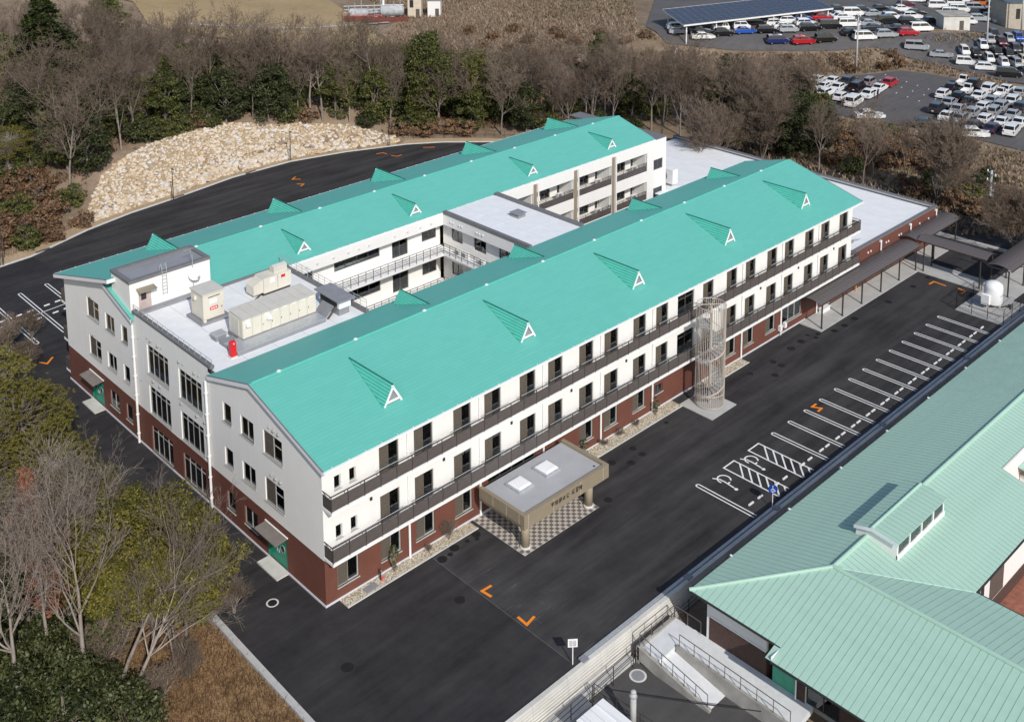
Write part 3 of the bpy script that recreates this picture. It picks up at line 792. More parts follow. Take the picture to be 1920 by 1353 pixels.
 ('brush', 112.4, 15.1, -0.12, 1.18, 2.02)], 'west': [('brush', 10.8, 83.3, 1.53, 0.89, 5.37),
 ('shrub', 10.0, 80.8, 1.25, 1.15, 3.47),
 ('shrub', 8.6, 73.9, 0.0, 0.99, 4.14),
 ('brush', 6.2, 75.8, 0.16, 1.14, 1.99),
 ('brush', 13.5, 79.2, 0.97, 1.19, 2.48),
 ('brush', 15.1, 88.9, 2.6, 1.08, 3.78),
 ('brush', 11.1, 86.6, 1.63, 1.18, 5.59),
 ('brush', 11.9, 91.1, 1.87, 0.98, 2.26),
 ('brush', 12.2, 76.8, 0.27, 0.9, 0.15),
 ('brush', 13.6, 83.2, 2.12, 1.14, 3.42),
 ('brush', 16.1, 76.1, -0.11, 0.86, 3.41),
 ('brush', 7.6, 79.6, 0.76, 1.06, 6.07),
 ('brush', 9.2, 76.8, 0.34, 1.19, 3.59),
 ('shrub', 14.0, 93.5, 2.3, 1.16, 0.15),
 ('brush', 15.6, 84.9, 2.73, 0.9, 3.98),
 ('brush', 11.3, 74.1, -0.06, 0.92, 0.25)], 'slope': [('brush', 72.7, 72.5, 0.17, 1.05, 1.3),
 ('shrub', 68.0, 76.8, 0.92, 1.12, 3.87),
 ('brush', 67.8, 75.2, 0.3, 0.89, 1.87),
 ('brush', 69.5, 73.8, 0.15, 1.07, 1.09),
 ('brush', 38.7, 89.0, 5.02, 1.08, 5.97),
 ('shrub', 34.2, 88.0, 5.03, 0.88, 2.84),
 ('brush', 74.4, 69.8, 0.05, 1.02, 1.14),
 ('shrub', 40.5, 88.3, 4.87, 0.96, 1.39),
 ('shrub', 32.6, 87.8, 5.05, 0.98, 0.27),
 ('shrub', 62.4, 79.6, 1.81, 0.91, 0.07),
 ('shrub', 52.0, 85.4, 3.72, 1.15, 5.55),
 ('shrub', 35.9, 88.1, 4.94, 1.0, 1.14),
 ('brush', 55.0, 84.2, 3.49, 0.92, 4.59),
 ('shrub', 31.0, 87.6, 5.05, 1.19, 3.35),
 ('shrub', 70.4, 75.1, 0.52, 1.09, 2.62),
 ('brush', 66.2, 76.4, 0.6, 0.96, 1.67)], 'hill': [('brush', 118.9, 89.6, -0.15, 1.2, 5.73),
 ('brush', 110.4, 106.8, -0.12, 0.91, 3.39),
 ('brush', 125.4, 108.3, 0.12, 1.03, 0.45),
 ('brush', 111.1, 64.4, -0.15, 1.01, 5.87),
 ('brush', 131.2, 104.0, 0.93, 1.04, 1.45),
 ('brush', 121.0, 74.3, -0.12, 1.04, 1.82),
 ('brush', 105.1, 92.0, -0.16, 0.9, 3.86),
 ('brush', 109.4, 94.5, -0.16, 0.98, 4.63),
 ('brush', 123.4, 124.3, -0.12, 1.19, 4.86),
 ('brush', 117.4, 99.5, -0.09, 1.17, 0.23),
 ('brush', 96.0, 89.8, -0.14, 0.92, 2.97),
 ('brush', 123.3, 65.8, -0.13, 0.94, 3.42),
 ('brush', 116.7, 112.7, -0.12, 0.87, 0.89),
 ('brush', 123.3, 116.9, -0.16, 1.14, 2.19),
 ('brush', 124.9, 71.2, -0.17, 1.04, 0.71),
 ('brush', 112.3, 100.8, -0.14, 0.91, 5.56),
 ('brush', 117.1, 79.4, -0.17, 0.92, 1.41),
 ('brush', 135.9, 97.0, 2.15, 1.02, 5.77),
 ('brush', 138.8, 86.9, 2.58, 0.99, 3.61),
 ('brush', 118.7, 61.4, -0.12, 1.01, 5.23),
 ('brush', 109.4, 78.7, -0.12, 1.0, 1.27),
 ('brush', 103.8, 81.3, -0.13, 1.14, 1.93),
 ('brush', 118.1, 106.9, -0.14, 0.86, 3.85),
 ('brush', 115.6, 67.5, -0.13, 0.99, 4.41),
 ('brush', 128.6, 97.4, 1.07, 1.09, 3.27),
 ('brush', 104.1, 74.3, -0.16, 1.13, 0.61),
 ('brush', 128.9, 87.8, 0.14, 1.04, 4.71),
 ('brush', 109.2, 89.0, -0.16, 0.97, 0.02),
 ('brush', 99.5, 76.9, -0.15, 1.05, 3.59),
 ('brush', 131.8, 119.4, -0.07, 1.09, 5.99),
 ('brush', 122.6, 84.3, -0.13, 1.14, 4.34),
 ('brush', 134.1, 82.8, 0.24, 0.93, 2.72),
 ('brush', 100.3, 86.0, -0.17, 1.06, 4.52),
 ('brush', 127.8, 82.5, -0.11, 1.13, 4.75),
 ('brush', 111.3, 71.6, -0.13, 1.04, 3.43),
 ('brush', 122.8, 97.6, 0.22, 1.16, 0.03),
 ('brush', 134.3, 108.8, 0.78, 0.93, 3.96),
 ('brush', 105.4, 68.8, -0.14, 1.06, 4.16),
 ('brush', 129.9, 68.9, -0.14, 1.13, 5.5),
 ('brush', 134.4, 89.2, 1.68, 1.02, 0.52)], 'bank': [('brush', 150.8, 61.2, -0.16, 0.96, 1.78),
 ('brush', 158.5, 45.0, -0.14, 1.16, 1.91),
 ('brush', 167.1, 47.8, 0.36, 0.97, 0.6),
 ('brush', 162.9, 44.0, -0.14, 1.1, 4.98),
 ('brush', 154.7, 52.1, -0.11, 1.03, 4.61),
 ('brush', 157.7, 54.9, -0.12, 0.94, 1.36),
 ('brush', 152.1, 48.0, -0.11, 1.0, 0.32),
 ('brush', 141.5, 54.7, -0.12, 0.94, 4.61),
 ('brush', 148.2, 52.1, -0.16, 0.97, 1.18),
 ('brush', 152.3, 56.2, -0.13, 0.88, 0.55)]}
FIXED = [('cedar', 33.5, 130.3, 1.19, 1.12, 2.23), ('pine', 33.0, 94.5, 5.09, 0.85, 4.6), ('pine', 14.2, 94.3, 2.39, 0.75, 2.84), ('pine', 94.1, 34.7, -0.19, 0.7, 3.37), ('pine', 81.6, 64.4, 0.29, 0.55, 3.53), ('pine', 59.9, 82.8, 3.66, 0.7, 3.38), ('pine', 21.5, 89.1, 4.13, 0.6, 5.58), ('leafy_big', 71.6, 76.1, 0.68, 1.1, 6.1), ('leafy_big', 52.7, 149.5, 1.39, 1.05, 5.34), ('leafy_big', 115.0, 77.9, -0.13, 0.7, 2.62), ('spread', 98.7, 5.5, -0.2, 1.0, 2.03), ('spread', 90.9, -7.8, -0.17, 0.8, 5.52), ('bare', 98.8, 22.9, -0.17, 0.95, 3.22), ('bare', 98.2, 15.8, -0.14, 0.9, 5.66), ('spread', 86.4, 32.7, -0.16, 1.0, 3.91), ('bare', 92.7, 46.2, -0.1, 1.1, 2.98), ('spread', 97.4, 31.3, -0.13, 1.15, 1.23)]
NEAR = [('nbare', -17.7, 6.3, 1.05, 5.81), ('nbare', -14.7, 3.7, 1.15, 0.52), ('nbare', -15.0, 8.1, 0.85, 2.29), ('nbare', -10.1, 10.5, 0.9, 4.5), ('nbare', -8.5, 7.6, 0.65, 0.84), ('nbare', -18.8, 11.3, 1.1, 2.94), ('nbare', -17.2, 18.2, 1.0, 0.45), ('nbare', -12.2, 8.6, 0.8, 6.02), ('nbare', -8.9, 3.7, 0.55, 3.18), ('nbare', -11.1, 14.7, 0.75, 1.81), ('nbare', -14.6, 24.0, 0.9, 0.42), ('nbare', -14.5, 12.4, 0.7, 5.33), ('nbare', -9.6, 2.3, 0.55, 3.77), ('nlean', -13.1, 2.8, 1.0, 4.91), ('nlean', -12.9, 1.7, 0.95, 4.81), ('camphor', -9.6, 5.1, 1.0, 3.93), ('camphor', -10.1, 9.1, 0.85, 0.78), ('camphor', -7.9, 4.1, 0.78, 2.86), ('camphor', -9.8, 13.4, 0.7, 2.5), ('pine', -10.1, 26.0, 1.0, 0.37), ('pine', -11.6, 30.8, 1.1, 5.06), ('pine', -9.5, 21.0, 0.8, 1.86), ('pine', -8.5, 17.2, 0.65, 6.11), ('pine', -13.0, 23.2, 0.9, 1.62), ('pine', -7.4, 28.7, 0.7, 3.84), ('rusty', -13.2, 15.3, 1.0, 3.52), ('rusty', -14.4, 9.8, 0.95, 4.88), ('rusty', -12.9, 11.8, 0.8, 5.77), ('rusty', -12.5, 10.4, 0.75, 2.33), ('nshrub', -18.1, 5.2, 1.0, 5.41), ('nshrub', -16.4, 3.3, 1.1, 3.74), ('nshrub', -14.6, 1.6, 0.9, 5.61), ('nshrub', -17.6, 9.4, 1.0, 3.06), ('nshrub', -16.6, 7.0, 0.9, 1.93), ('nshrub', -19.5, 7.4, 1.1, 4.28), ('nshrub', -13.9, 6.2, 0.7, 5.78), ('nshrub', -16.0, 14.9, 1.2, 5.0), ('nshrub', -19.1, 3.4, 1.1, 2.62), ('nshrub', -16.9, 0.7, 1.1, 0.67), ('nshrub', -14.6, -1.1, 1.0, 4.42), ('nshrub', -15.2, 11.4, 1.2, 5.82), ('nshrub', -13.3, 9.3, 1.0, 1.24), ('nshrub', -14.0, 19.4, 1.2, 2.92), ('nshrub', -12.0, 6.8, 0.8, 2.55), ('nshrub', -11.8, 16.5, 1.0, 3.07), ('nshrub', -10.1, 13.4, 0.9, 4.92), ('nshrub', -12.1, 21.5, 1.0, 2.64), ('ntwig', -4.6, 3.8, 0.6, 2.82), ('ntwig', -6.1, 4.2, 0.6, 3.51), ('ntwig', -11.8, -0.1, 0.7, 3.77), ('ntwig', -9.5, 1.0, 0.6, 5.31), ('ntwig', -2.6, 44.8, 0.8, 0.99), ('ntwig', -2.2, 50.0, 0.9, 4.93), ('ntwig', 0.2, 50.7, 0.7, 1.77), ('ntwig', -12.7, 5.3, 0.8, 0.35)]
# ================================================================= ground, roads, pavements
KERB = [(4.3, 71.0), (8.0, 71.4), (16.1, 74.6), (22.4, 76.2), (28.4, 77.0), (38.7, 78.9), (48.2, 79.0), (56.5, 76.9), (65.1, 73.4), (69.8, 70.2), (74.7, 65.5), (82, 57), (90, 46)]
KERB = [(-30, 62.0), (-12, 67.0)] + KERB
def kerb_y(x):
    xs = [p[0] for p in KERB]; ys = [p[1] for p in KERB]
    return float(np.interp(x, xs, ys))
def sm(a, b, x):
    t = min(max((x - a) / (b - a), 0), 1); return t * t * (3 - 2 * t)
def height(x, y):
    """terrain: level school platform, bank behind it, terrace of the upper car park, lower yard to the south"""
    if y < -15.0: return -1.6 * (sm(-7, -3.9, x) + (1 - sm(-7, -3.9, x)) * sm(15, 24, -y))
    h = -.06
    if x < 95:
        d = y - (kerb_y(x) if x > -30 else 62)
        if d > 0:
            top = 4.6 * sm(2, 30, x) * (1 - sm(60, 74, x)) + .6
            h = top * sm(1.0, 10.5, d) * (1 - .75 * sm(20, 48, d))
    u = (x - 150) * .69 + (y - 55) * .72              # distance behind the lower car park
    v = (x - 150) * .72 - (y - 55) * .69
    h += 3.6 * sm(6, 19, u + .16 * max(v, 0)) * (1 - sm(30, 62, v)) * sm(-60, -25, v) if x > 90 else 0
    if x <= 110: h += 10 * sm(140, 260, y) * (1 - sm(60, 120, x))
    return h
gx = sorted({*np.arange(-60, 120, 2.0), *np.arange(120, 260, 3.0), *np.linspace(-500, -60, 16), *np.linspace(260, 1200, 24)})
gy = sorted({*np.arange(-60, 130, 2.0), *np.arange(130, 260, 4.0), *np.linspace(-500, -60, 16), *np.linspace(260, 1200, 24), -15.02, -14.98})
V = [(x, y, height(x, y)) for x in gx for y in gy]
nxg, nyg = len(gx), len(gy)
ii = np.arange((nxg - 1) * (nyg - 1)); a = (ii // (nyg - 1)) * nyg + ii % (nyg - 1)
F = np.stack([a, a + nyg, a + nyg + 1, a + 1], 1)
struct('ground', npmesh('ground', V, F, M['ground'], smooth=True))
def sheet(name, pts, z, mat, kind=True):
    me = MB().poly([(x, y, z) for x, y in pts]).mesh(name, mat)
    return struct(name, me) if kind else O(name, me)
# school platform
lot = [(-6, -14.95), (71.2, -14.95), (100, -14.95), (100, 44)] + [p for p in KERB[::-1] if p[0] > -6 and p[0] < 90] + [(-6, 69.0)]
b = MB()
bm = bmesh.new(); bm.faces.new([bm.verts.new((x, y, -.004)) for x, y in lot]); bmesh.ops.triangulate(bm, faces=bm.faces[:])
bm.normal_update(); [f_.normal_flip() for f_ in bm.faces if f_.normal.z < 0]; me = bpy.data.meshes.new('asphalt'); bm.to_mesh(me); bm.free(); me.materials.append(M['asphalt']); struct('school_asphalt', me)
# sandy verge behind the kerb
b = MB()
for (x0, y0), (x1, y1) in zip(KERB[:-1], KERB[1:]):
    b.poly([(x0, y0 + .2, .02), (x1, y1 + .2, .02), (x1, y1 + 2.0, .16), (x0, y0 + 2.0, .16)])
struct('sandy_verge', b.mesh('verge', M['soil']))
def kerb_run(name, pts, w, h, mat, step=1.2, z=0.0):
    """kerb stones laid one by one along a line"""
    root = struct(name, None)
    segs = []
    for (xa, ya), (xb, yb) in zip(pts[:-1], pts[1:]):
        L = math.hypot(xb - xa, yb - ya); n = max(1, round(L / step))
        for k in range(n):
            segs.append(((xa + (xb - xa) * k / n, ya + (yb - ya) * k / n), L / n, math.atan2(yb - ya, xb - xa)))
    cache = {}
    for (x, y), L, a in segs:
        k = round(L, 1)
        if k not in cache: cache[k] = MB().box(.012, -w / 2, -.08, L - .0, w / 2, h).mesh('kerb_stone', mat)
        O('kerb_stone', cache[k], root, (x, y, z), (0, 0, a))
    return root
kerb_run('rear_kerb', KERB[1:-1], .34, .07, M['kerb'], 2.4)
kerb_run('west_kerb', [(-6.15, -14.9), (-5.9, .9), (-5.8, 5.5), (-5.9, 30), (-6.0, 62)], .42, .12, M['concrete'], 1.2)
dg = simple('drain_grate', (.10, .10, .105), .5)
for x in (9.6, 29.5, 41.5): O('drain_grate', MB().box(-.9, -.2, 0, .9, .2, .02).mesh('grate', dg), bpy.data.objects['rear_kerb'], (x, kerb_y(x) - .0, .072), (0, 0, .15))
# day joint in the asphalt
struct('asphalt_joint', MB().box(8.13, -14.6, -.003, 8.17, -1.2, .001).mesh('joint', M['asphalt_old']))
# ---- painted markings
MK = .004
def line(pts, w, mat=None, name='marking', closed=False, z=MK):
    b = MB(); P = [Vector((x, y)) for x, y in pts]
    if closed: P.append(P[0])
    for p, q in zip(P[:-1], P[1:]):
        d = (q - p).normalized(); n = Vector((-d.y, d.x)) * w / 2; e = d * w / 2 * (0 if len(P) == 2 else 1)
        b.poly([(*(p - n - e), z), (*(q - n + e), z), (*(q + n + e), z), (*(p + n - e), z)]); z += .0004
    return b.mesh(name, mat or M['marking'])
def ubar(x, y0, y1, g=.17, w=.11, cap0=True, cap1=False):
    """hair-pin stall marking: two lines joined by a round end"""
    b = MB()
    for s in (-1, 1): b.poly([(x + s * g - w / 2, y1, MK), (x + s * g + w / 2, y1, MK), (x + s * g + w / 2, y0, MK), (x + s * g - w / 2, y0, MK)])
    for c, yc, s in ((cap0, y0, 1), (cap1, y1, -1)):
        if not c: continue
        for k in range(8):
            a0, a1 = math.pi * k / 8, math.pi * (k + 1) / 8; r0, r1 = g - w / 2, g + w / 2
            b.poly([(x + r0 * math.cos(a0), yc + s * r0 * math.sin(a0), MK), (x + r1 * math.cos(a0), yc + s * r1 * math.sin(a0), MK), (x + r1 * math.cos(a1), yc + s * r1 * math.sin(a1), MK), (x + r0 * math.cos(a1), yc + s * r0 * math.sin(a1), MK)])
    return b.mesh('stall_line', M['marking'])
SX = [38.42 + 2.5 * i for i in range(13)]
PARK = struct('stall_markings', None)
for i, x in enumerate(SX): O('stall_line', ubar(x, -9.3, -14.35), PARK)
O('stall_line', ubar(28.2, -9.2, -14.4), PARK)
st = MB().box(-.3, -.06, 0, .3, .06, .1).mesh('wheel_stop', M['marking'])
wx = []
for x in SX[:-1] + [SX[-1]]: wx += [x + .72, x + 1.62]
wx = [x for x in wx if x < 69.6]
pos = [(x, -13.35) for x in wx] + [(x, -13.35) for x in (29.2, 30.4, 32.6, 33.8, 36.3, 37.4)]
WSG = 'concrete wheel stops of the stall row by the retaining wall'
n0 = len(pos)
for k, (x, y) in enumerate(sorted(pos)):
    tag(O('wheel_stop', st, None, (x, y, 0)), 'white wheel stop, %s from the %s end of the row along the retaining wall' % ((ORD[k], 'near') if k < 17 else (ORD[n0 - 1 - k], 'far')), 'wheel stop', WSG)
# hatched bays and wheelchair symbols
def hatch(x0, x1, y0, y1):
    b = MB(); w = .13; z = MK
    def seg(p, q, zz):
        d = (Vector(q) - Vector(p)).normalized(); n = Vector((-d.y, d.x)) * w / 2
        b.poly([(*(Vector(p) - n), zz), (*(Vector(q) - n), zz), (*(Vector(q) + n), zz), (*(Vector(p) + n), zz)])
    seg((x0, y0), (x0, y1), z); seg((x1, y0), (x1, y1), z); seg((x0 - w / 2, y0), (x1 + w / 2, y0), z + .0006)
    y = y0 - .55; k = 0
    while y > y1 + .2:
        yb = y - (x1 - x0) * .95
        t = 1.0 if yb >= y1 else (y - y1) / (y - yb)
        seg((x1, y), (x1 + (x0 - x1) * t, y + (yb - y) * t), z + .0012); y -= .82; k += 1
    return b.mesh('hatched_bay', M['marking'])
O('hatched_bay', hatch(34.9, 36.35, -9.2, -14.3), PARK); O('hatched_bay', hatch(31.5, 32.9, -9.2, -14.3), PARK)
def wheelchair(cx, cy):
    b = MB(); w = .13
    def seg(p, q, k): 
        p, q = Vector(p), Vector(q); d = (q - p).normalized(); n = Vector((-d.y, d.x)) * w / 2
        b.poly([(cx + v.x, cy + v.y, MK + k * .0004) for v in (p - n, q - n, q + n, p + n)])
    # the figure's head points to -y; wheel to the +x side
    r = .52
    for k in range(14):
        a0, a1 = R(-60 + k * 18), R(-60 + (k + 1) * 18)
        seg((.1 + r * math.cos(a0), .25 + r * math.sin(a0)), (.1 + r * math.cos(a1), .25 + r * math.sin(a1)), k % 2)
    seg((-.25, -.95), (-.12, .15), 2); seg((-.15, .12), (-.15, .55), 3); seg((-.2, .55), (-.45, .95), 4); seg((-.18, -.3), (.12, -.28), 5)
    for k in range(10):
        a0, a1 = 2 * math.pi * k / 10, 2 * math.pi * (k + 1) / 10
        b.poly([(cx - .28, cy - 1.15, MK + .003), (cx - .28 + .16 * math.cos(a0), cy - 1.15 + .16 * math.sin(a0), MK + .003), (cx - .28 + .16 * math.cos(a1), cy - 1.15 + .16 * math.sin(a1), MK + .003)])
    return b.mesh('wheelchair_symbol', M['marking'])
O('wheelchair_symbol', wheelchair(33.9, -10.35), PARK); O('wheelchair_symbol', wheelchair(30.2, -10.35), PARK)
# rear-left stalls
O('stall_line', ubar(3.3, 62.2, 50.4, cap1=True), PARK); O('stall_line', ubar(.35, 61.6, 49.9, cap1=True), PARK); O('stall_line', ubar(6.3, 62.6, 51.0, cap1=True), PARK); O('stall_line', ubar(-2.7, 60.6, 49.3, cap1=True), PARK)
O('stall_line', line([(-5, 55.3), (10, 56.9)], .13), PARK)
k = 0
for x in (-1.6, -.4, 1.3, 2.5, 4.3, 5.5):
    for dy in (-.85, .85):
        y = 55.3 + (x + 5) * .107 + dy * 1.35; k += 1
        tag(O('wheel_stop', st, None, (x, y, 0), (0, 0, .1)), 'white wheel stop, %s from left, %s row of the stalls behind the school' % (ORD[(k - 1) // 2], 'near' if dy < 0 else 'far'), 'wheel stop', 'wheel stops behind the school')
# orange corner marks
def chev(pts, w=.2): return line(pts, w, M['orange'], 'orange_mark')
OR = struct('orange_marks', None)
for pts in ([(9.15, -6.1), (8.42, -6.05), (8.5, -6.8)], [(8.47, -9.55), (8.42, -10.35), (9.2, -10.2)], [(44.95, -9.3), (44.35, -9.3), (44.75, -10.0), (44.15, -10.05)], [(75.1, -5.0), (75.95, -5.05), (75.85, -6.4)], [(76.2, -7.7), (76.1, -8.5), (75.2, -8.5)],
            [(-.9, 45.9), (-.5, 45.2), (.3, 46.0)], [(44.9, 72.8), (44.1, 72.3), (44.9, 71.6)], [(43.6, 70.2), (44.2, 69.6), (43.5, 69.2)], [(59.2, 72.9), (60.0, 72.7), (60.2, 71.9)], [(60.2, 70.6), (60.6, 69.9), (61.4, 69.9)], [(66.0, 70.3), (66.6, 69.8), (67.2, 69.3)]):
    O('orange_mark', chev(pts), OR)
# manhole covers
mh = MB().lathe([(.33, -.01), (.33, .006), (.30, .009), (.0, .009)], n=24).mesh('manhole_cover', M['iron'])
HOLES = [(8.54, -1.77, 1.1), (9.27, -1.78, .6), (9.94, -1.45, 1.1), (11.08, -1.55, .5), (12.04, -1.45, 1.0), (11.75, -1.85, .5), (6.8, -5.64, 1.1), (-2.01, -5.18, 1.2), (21.9, -5.47, 1.0), (25.69, -2.53, 1.0), (26.79, -3.61, 1.0), (28.34, -3.48, .9), (28.41, -2.41, .9), (33.35, -1.97, .6), (52.03, -2.33, 1.2), (53.93, -2.26, 1.2), (48.61, -2.54, 1.0), (48.59, -3.49, 1.0), (46.67, -4.04, 1.0), (45.27, -2.27, .8), (55.54, -2.0, .6), (55.63, -2.87, .7), (56.4, -2.6, .7), (58.17, -3.37, 1.0), (59.9, -3.5, 1.0), (61.97, -3.44, 1.1), (67.89, -4.03, 1.0), (73.2, -4.07, 1.0), (76.48, -4.09, .9), (-1.3, 9.6, 1.0), (-1.25, 14.4, .7), (-1.4, 22.6, .6), (-.9, 15.1, .8)]
for k, (x, y, s) in enumerate(HOLES):
    if y < -1 or x < 0: tag(O('manhole_cover', mh, None, (x, y, .003), (0, 0, k), (s, s, 1)), 'black manhole cover in the %s' % ('west drive' if x < 0 else 'asphalt before the front wall'), 'manhole cover', 'manhole covers in the school asphalt')
b = MB(); 
o = tag(O('manhole_cover', MB().lathe([(.3, -.01), (.3, .008), (0, .008)], n=24).mesh('c', M['iron']), None, (-2.33, 2.85, .006)), 'black manhole cover with a white ring round it near the building corner', 'manhole cover')
rg = MB()
for k in range(32):
    a0, a1 = 2 * math.pi * k / 32, 2 * math.pi * (k + 1) / 32
    rg.poly([(.31 * math.cos(a0), .31 * math.sin(a0), 0), (.42 * math.cos(a0), .42 * math.sin(a0), 0), (.42 * math.cos(a1), .42 * math.sin(a1), 0), (.31 * math.cos(a1), .31 * math.sin(a1), 0)])
O('ring', rg.mesh('ring', M['concrete_pale']), o, (0, 0, .001))
# ---- gravel bed along the front wall, with an edging kerb
GV = struct('gravel_bed', MB().box(1.0, -1.0, -.05, 12.6, -.065, .03).box(22.0, -1.25, -.05, 36.4, -.065, .03).box(40.4, -1.0, -.05, 46.9, -.065, .03).mesh('gravel', M['gravel']))
for x0, x1, y in ((1.0, 12.6, -1.05), (22.0, 36.4, -1.3), (40.4, 46.9, -1.05)):
    O('edging', MB().box(x0, y - .04, -.05, x1, y + .04, .06).mesh('edging', M['concrete_pale']), GV)
rngp = np.random.default_rng(3)
def pebbles(n, x0, x1, y0, y1, z, r0, r1):
    base = np.array([(1, 0, 0), (-1, 0, 0), (0, 1, 0), (0, -1, 0), (0, 0, 1), (0, 0, -1)], float)
    tri = np.array([(0, 2, 4), (2, 1, 4), (1, 3, 4), (3, 0, 4)])
    c = np.stack([rngp.uniform(x0, x1, n), rngp.uniform(y0, y1, n), np.full(n, z)], 1)
    s = rngp.uniform(r0, r1, (n, 1, 3)) * np.array([1, 1, .7]); a = rngp.uniform(0, 6.3, n)
    Rm = np.zeros((n, 3, 3)); Rm[:, 0, 0] = np.cos(a); Rm[:, 0, 1] = -np.sin(a); Rm[:, 1, 0] = np.sin(a); Rm[:, 1, 1] = np.cos(a); Rm[:, 2, 2] = 1
    P = np.einsum('nij,nkj->nki', Rm, base[None] * s) + c[:, None]
    return P.reshape(-1, 3), (tri[None] + (np.arange(n) * 6)[:, None, None]).reshape(-1, 3)
Vs, Fs, off = [], [], 0
for args in ((2200, 1.05, 12.5, -.98, -.1, .03, .03, .075), (2800, 22.1, 36.3, -1.22, -.1, .03, .03, .075), (1300, 40.5, 46.8, -.98, -.1, .03, .03, .075)):
    v, f = pebbles(*args); Vs.append(v); Fs.append(f + off); off += len(v)
t = NT('pebble_stone'); g = t.new('ShaderNodeNewGeometry'); t.pbsdf(t.ramp(g.outputs['Random Per Island'], [(.1, (.20, .155, .10)), (.5, (.48, .42, .31)), (.9, (.68, .64, .55))]), .9); M['pebble'] = t.mat
pb = O('pebbles', npmesh('pebbles', np.concatenate(Vs), np.concatenate(Fs), M['pebble']), GV); pb['kind'] = 'stuff'
# ---- chequered entrance paving, tile by tile
PX, PY, TS = 12.95, -5.56, .2995
PV = struct('entrance_paving', MB().box(PX - .02, PY - .02, -.05, PX + 26 * TS + .02, -.065, -.0035).mesh('bed', M['concrete_pale']))
tl = [MB().box(.004, .004, -.003, TS - .004, TS - .004, .014).mesh('tile', m) for m in (M['tile_light'], M['tile_dark'])]
allt = [(i, j) for j in range(18) for i in range(26)]
allt.sort(key=lambda q: q[1] * 1.0 - (3 if q[0] < 4 else 0))
rest = [MB(), MB()]
for k, (i, j) in enumerate(allt):
    if k < 300: O('tile', tl[(i + j) % 2], PV, (PX + i * TS, PY + j * TS, 0))
    else: rest[(i + j) % 2].box(PX + i * TS + .004, PY + j * TS + .004, -.003, PX + (i + 1) * TS - .004, PY + (j + 1) * TS - .004, .014)
for r_, m in zip(rest, (M['tile_light'], M['tile_dark'])):
    q = O('tiles', r_.mesh('tiles', m), PV); q['kind'] = 'stuff'
# ---- concrete slabs: walkway, stair pad
WK = struct('walkway', MB().ext([(57.0, -2.62, -.05), (77.1, -2.62, -.05), (77.1, -.07, -.05), (57.0, -.07, -.05)], (0, 0, .13)).mesh('walk', M['concrete']))
struct('walkway_crossing', MB().box(77.1, -9.6, -.05, 80.2, -.07, .07).mesh('walk2', M['concrete'])); struct('walkway_side', MB().box(80.2, -2.4, -.05, 86.7, -.07, .075).mesh('walk3', M['concrete'])); struct('walkway_south', MB().box(77.3, -13.0, -.05, 100, -9.6, .072).mesh('w4', M['concrete']))
struct('stair_pad', MB().box(36.4, -4.5, -.05, 39.95, -1.0, .05).mesh('pad', M['concrete']))
# ================================================================= school building
FACE = {'-y': 0.0, '-x': -math.pi / 2, '+y': math.pi, '+x': math.pi / 2}
_wc = {}
def win_mesh(w, h, cols, tr, fm, fw):
    k = ('f', round(w, 2), round(h, 2), cols, tr, fm.name)
    if k in _wc: return _wc[k]
    b = MB(); y0, y1 = .09, .16
    b.box(0, y0, 0, w, y1, fw); b.box(0, y0, h - fw, w, y1, h); b.box(0, y0, fw, fw, y1, h - fw); b.box(w - fw, y0, fw, w, y1, h - fw)
    for i in range(1, cols):
        x = w * i / cols; b.box(x - fw * .45, y0 + .005, fw, x + fw * .45, y1 - .005, h - fw)
    if tr:
        z = h * tr
        for i in range(cols):
            xa = fw if i == 0 else w * i / cols + fw * .45; xb = w - fw if i == cols - 1 else w * (i + 1) / cols - fw * .45
            b.box(xa, y0 + .008, z - fw * .4, xb, y1 - .008, z + fw * .4)
    _wc[k] = b.mesh('window_frame', fm); return _wc[k]
def pane_mesh(w, h, m, name='pane'):
    k = ('p', round(w, 2), round(h, 2), m.name)
    if k not in _wc: _wc[k] = MB().box(0, 0, 0, w, .012, h).mesh(name, m)
    return _wc[k]
def window(parent, loc, rz, w, h, cols=2, tr=None, fm=None, sill=False, name='window', label=None, fw=.07, curtain=False, glass=None, screen=False, drape=1.0):
    fm = fm or M['frame']
    o = O(name, win_mesh(w, h, cols, tr, fm, fw), parent, loc, (0, 0, rz))
    if label: o['label'] = label
    zs = [0.0, h * tr, h] if tr else [0.0, h]
    for i in range(cols):
        for j in range(len(zs) - 1):
            x0 = max(fw, w * i / cols) - .01; x1 = min(w - fw, w * (i + 1) / cols) + .01
            z0 = max(fw, zs[j]) - .01; z1 = min(h - fw, zs[j + 1]) + .01
            O('pane', pane_mesh(x1 - x0, z1 - z0, glass or M['glass']), o, (x0, .108 + .022 * (i % 2), z0))
    if sill: O('sill', _wc.setdefault(('s', round(w, 2)), MB().box(-.05, -.07, -.06, w + .05, .085, 0).mesh('sill', M['frame_grey'])), o)
    if drape < .3:
        dw = w * (.18 + .5 * drape); O('drape', _wc.setdefault(('d', round(dw, 2), round(h, 2)), MB().box(0, 0, 0, dw, .06, h * .97).mesh('drape', M['drape'])), o, (w - dw - .08 if drape < .15 else w * .5, .175, .02))
    if screen:
        O('insect_screen', _wc.setdefault(('i', round(w, 2), round(h, 2)), MB().box(fw, .075, fw, w / cols, .08, h - fw).mesh('screen', M['screen'])), o)
    if curtain:
        cw = w * .2
        O('curtain', _wc.setdefault(('c', round(cw, 2), round(h, 2)), MB().box(0, 0, 0, cw, .05, h * .96).mesh('curtain', M['curtain'])), o, (w * .42, .38, .02))
    return o
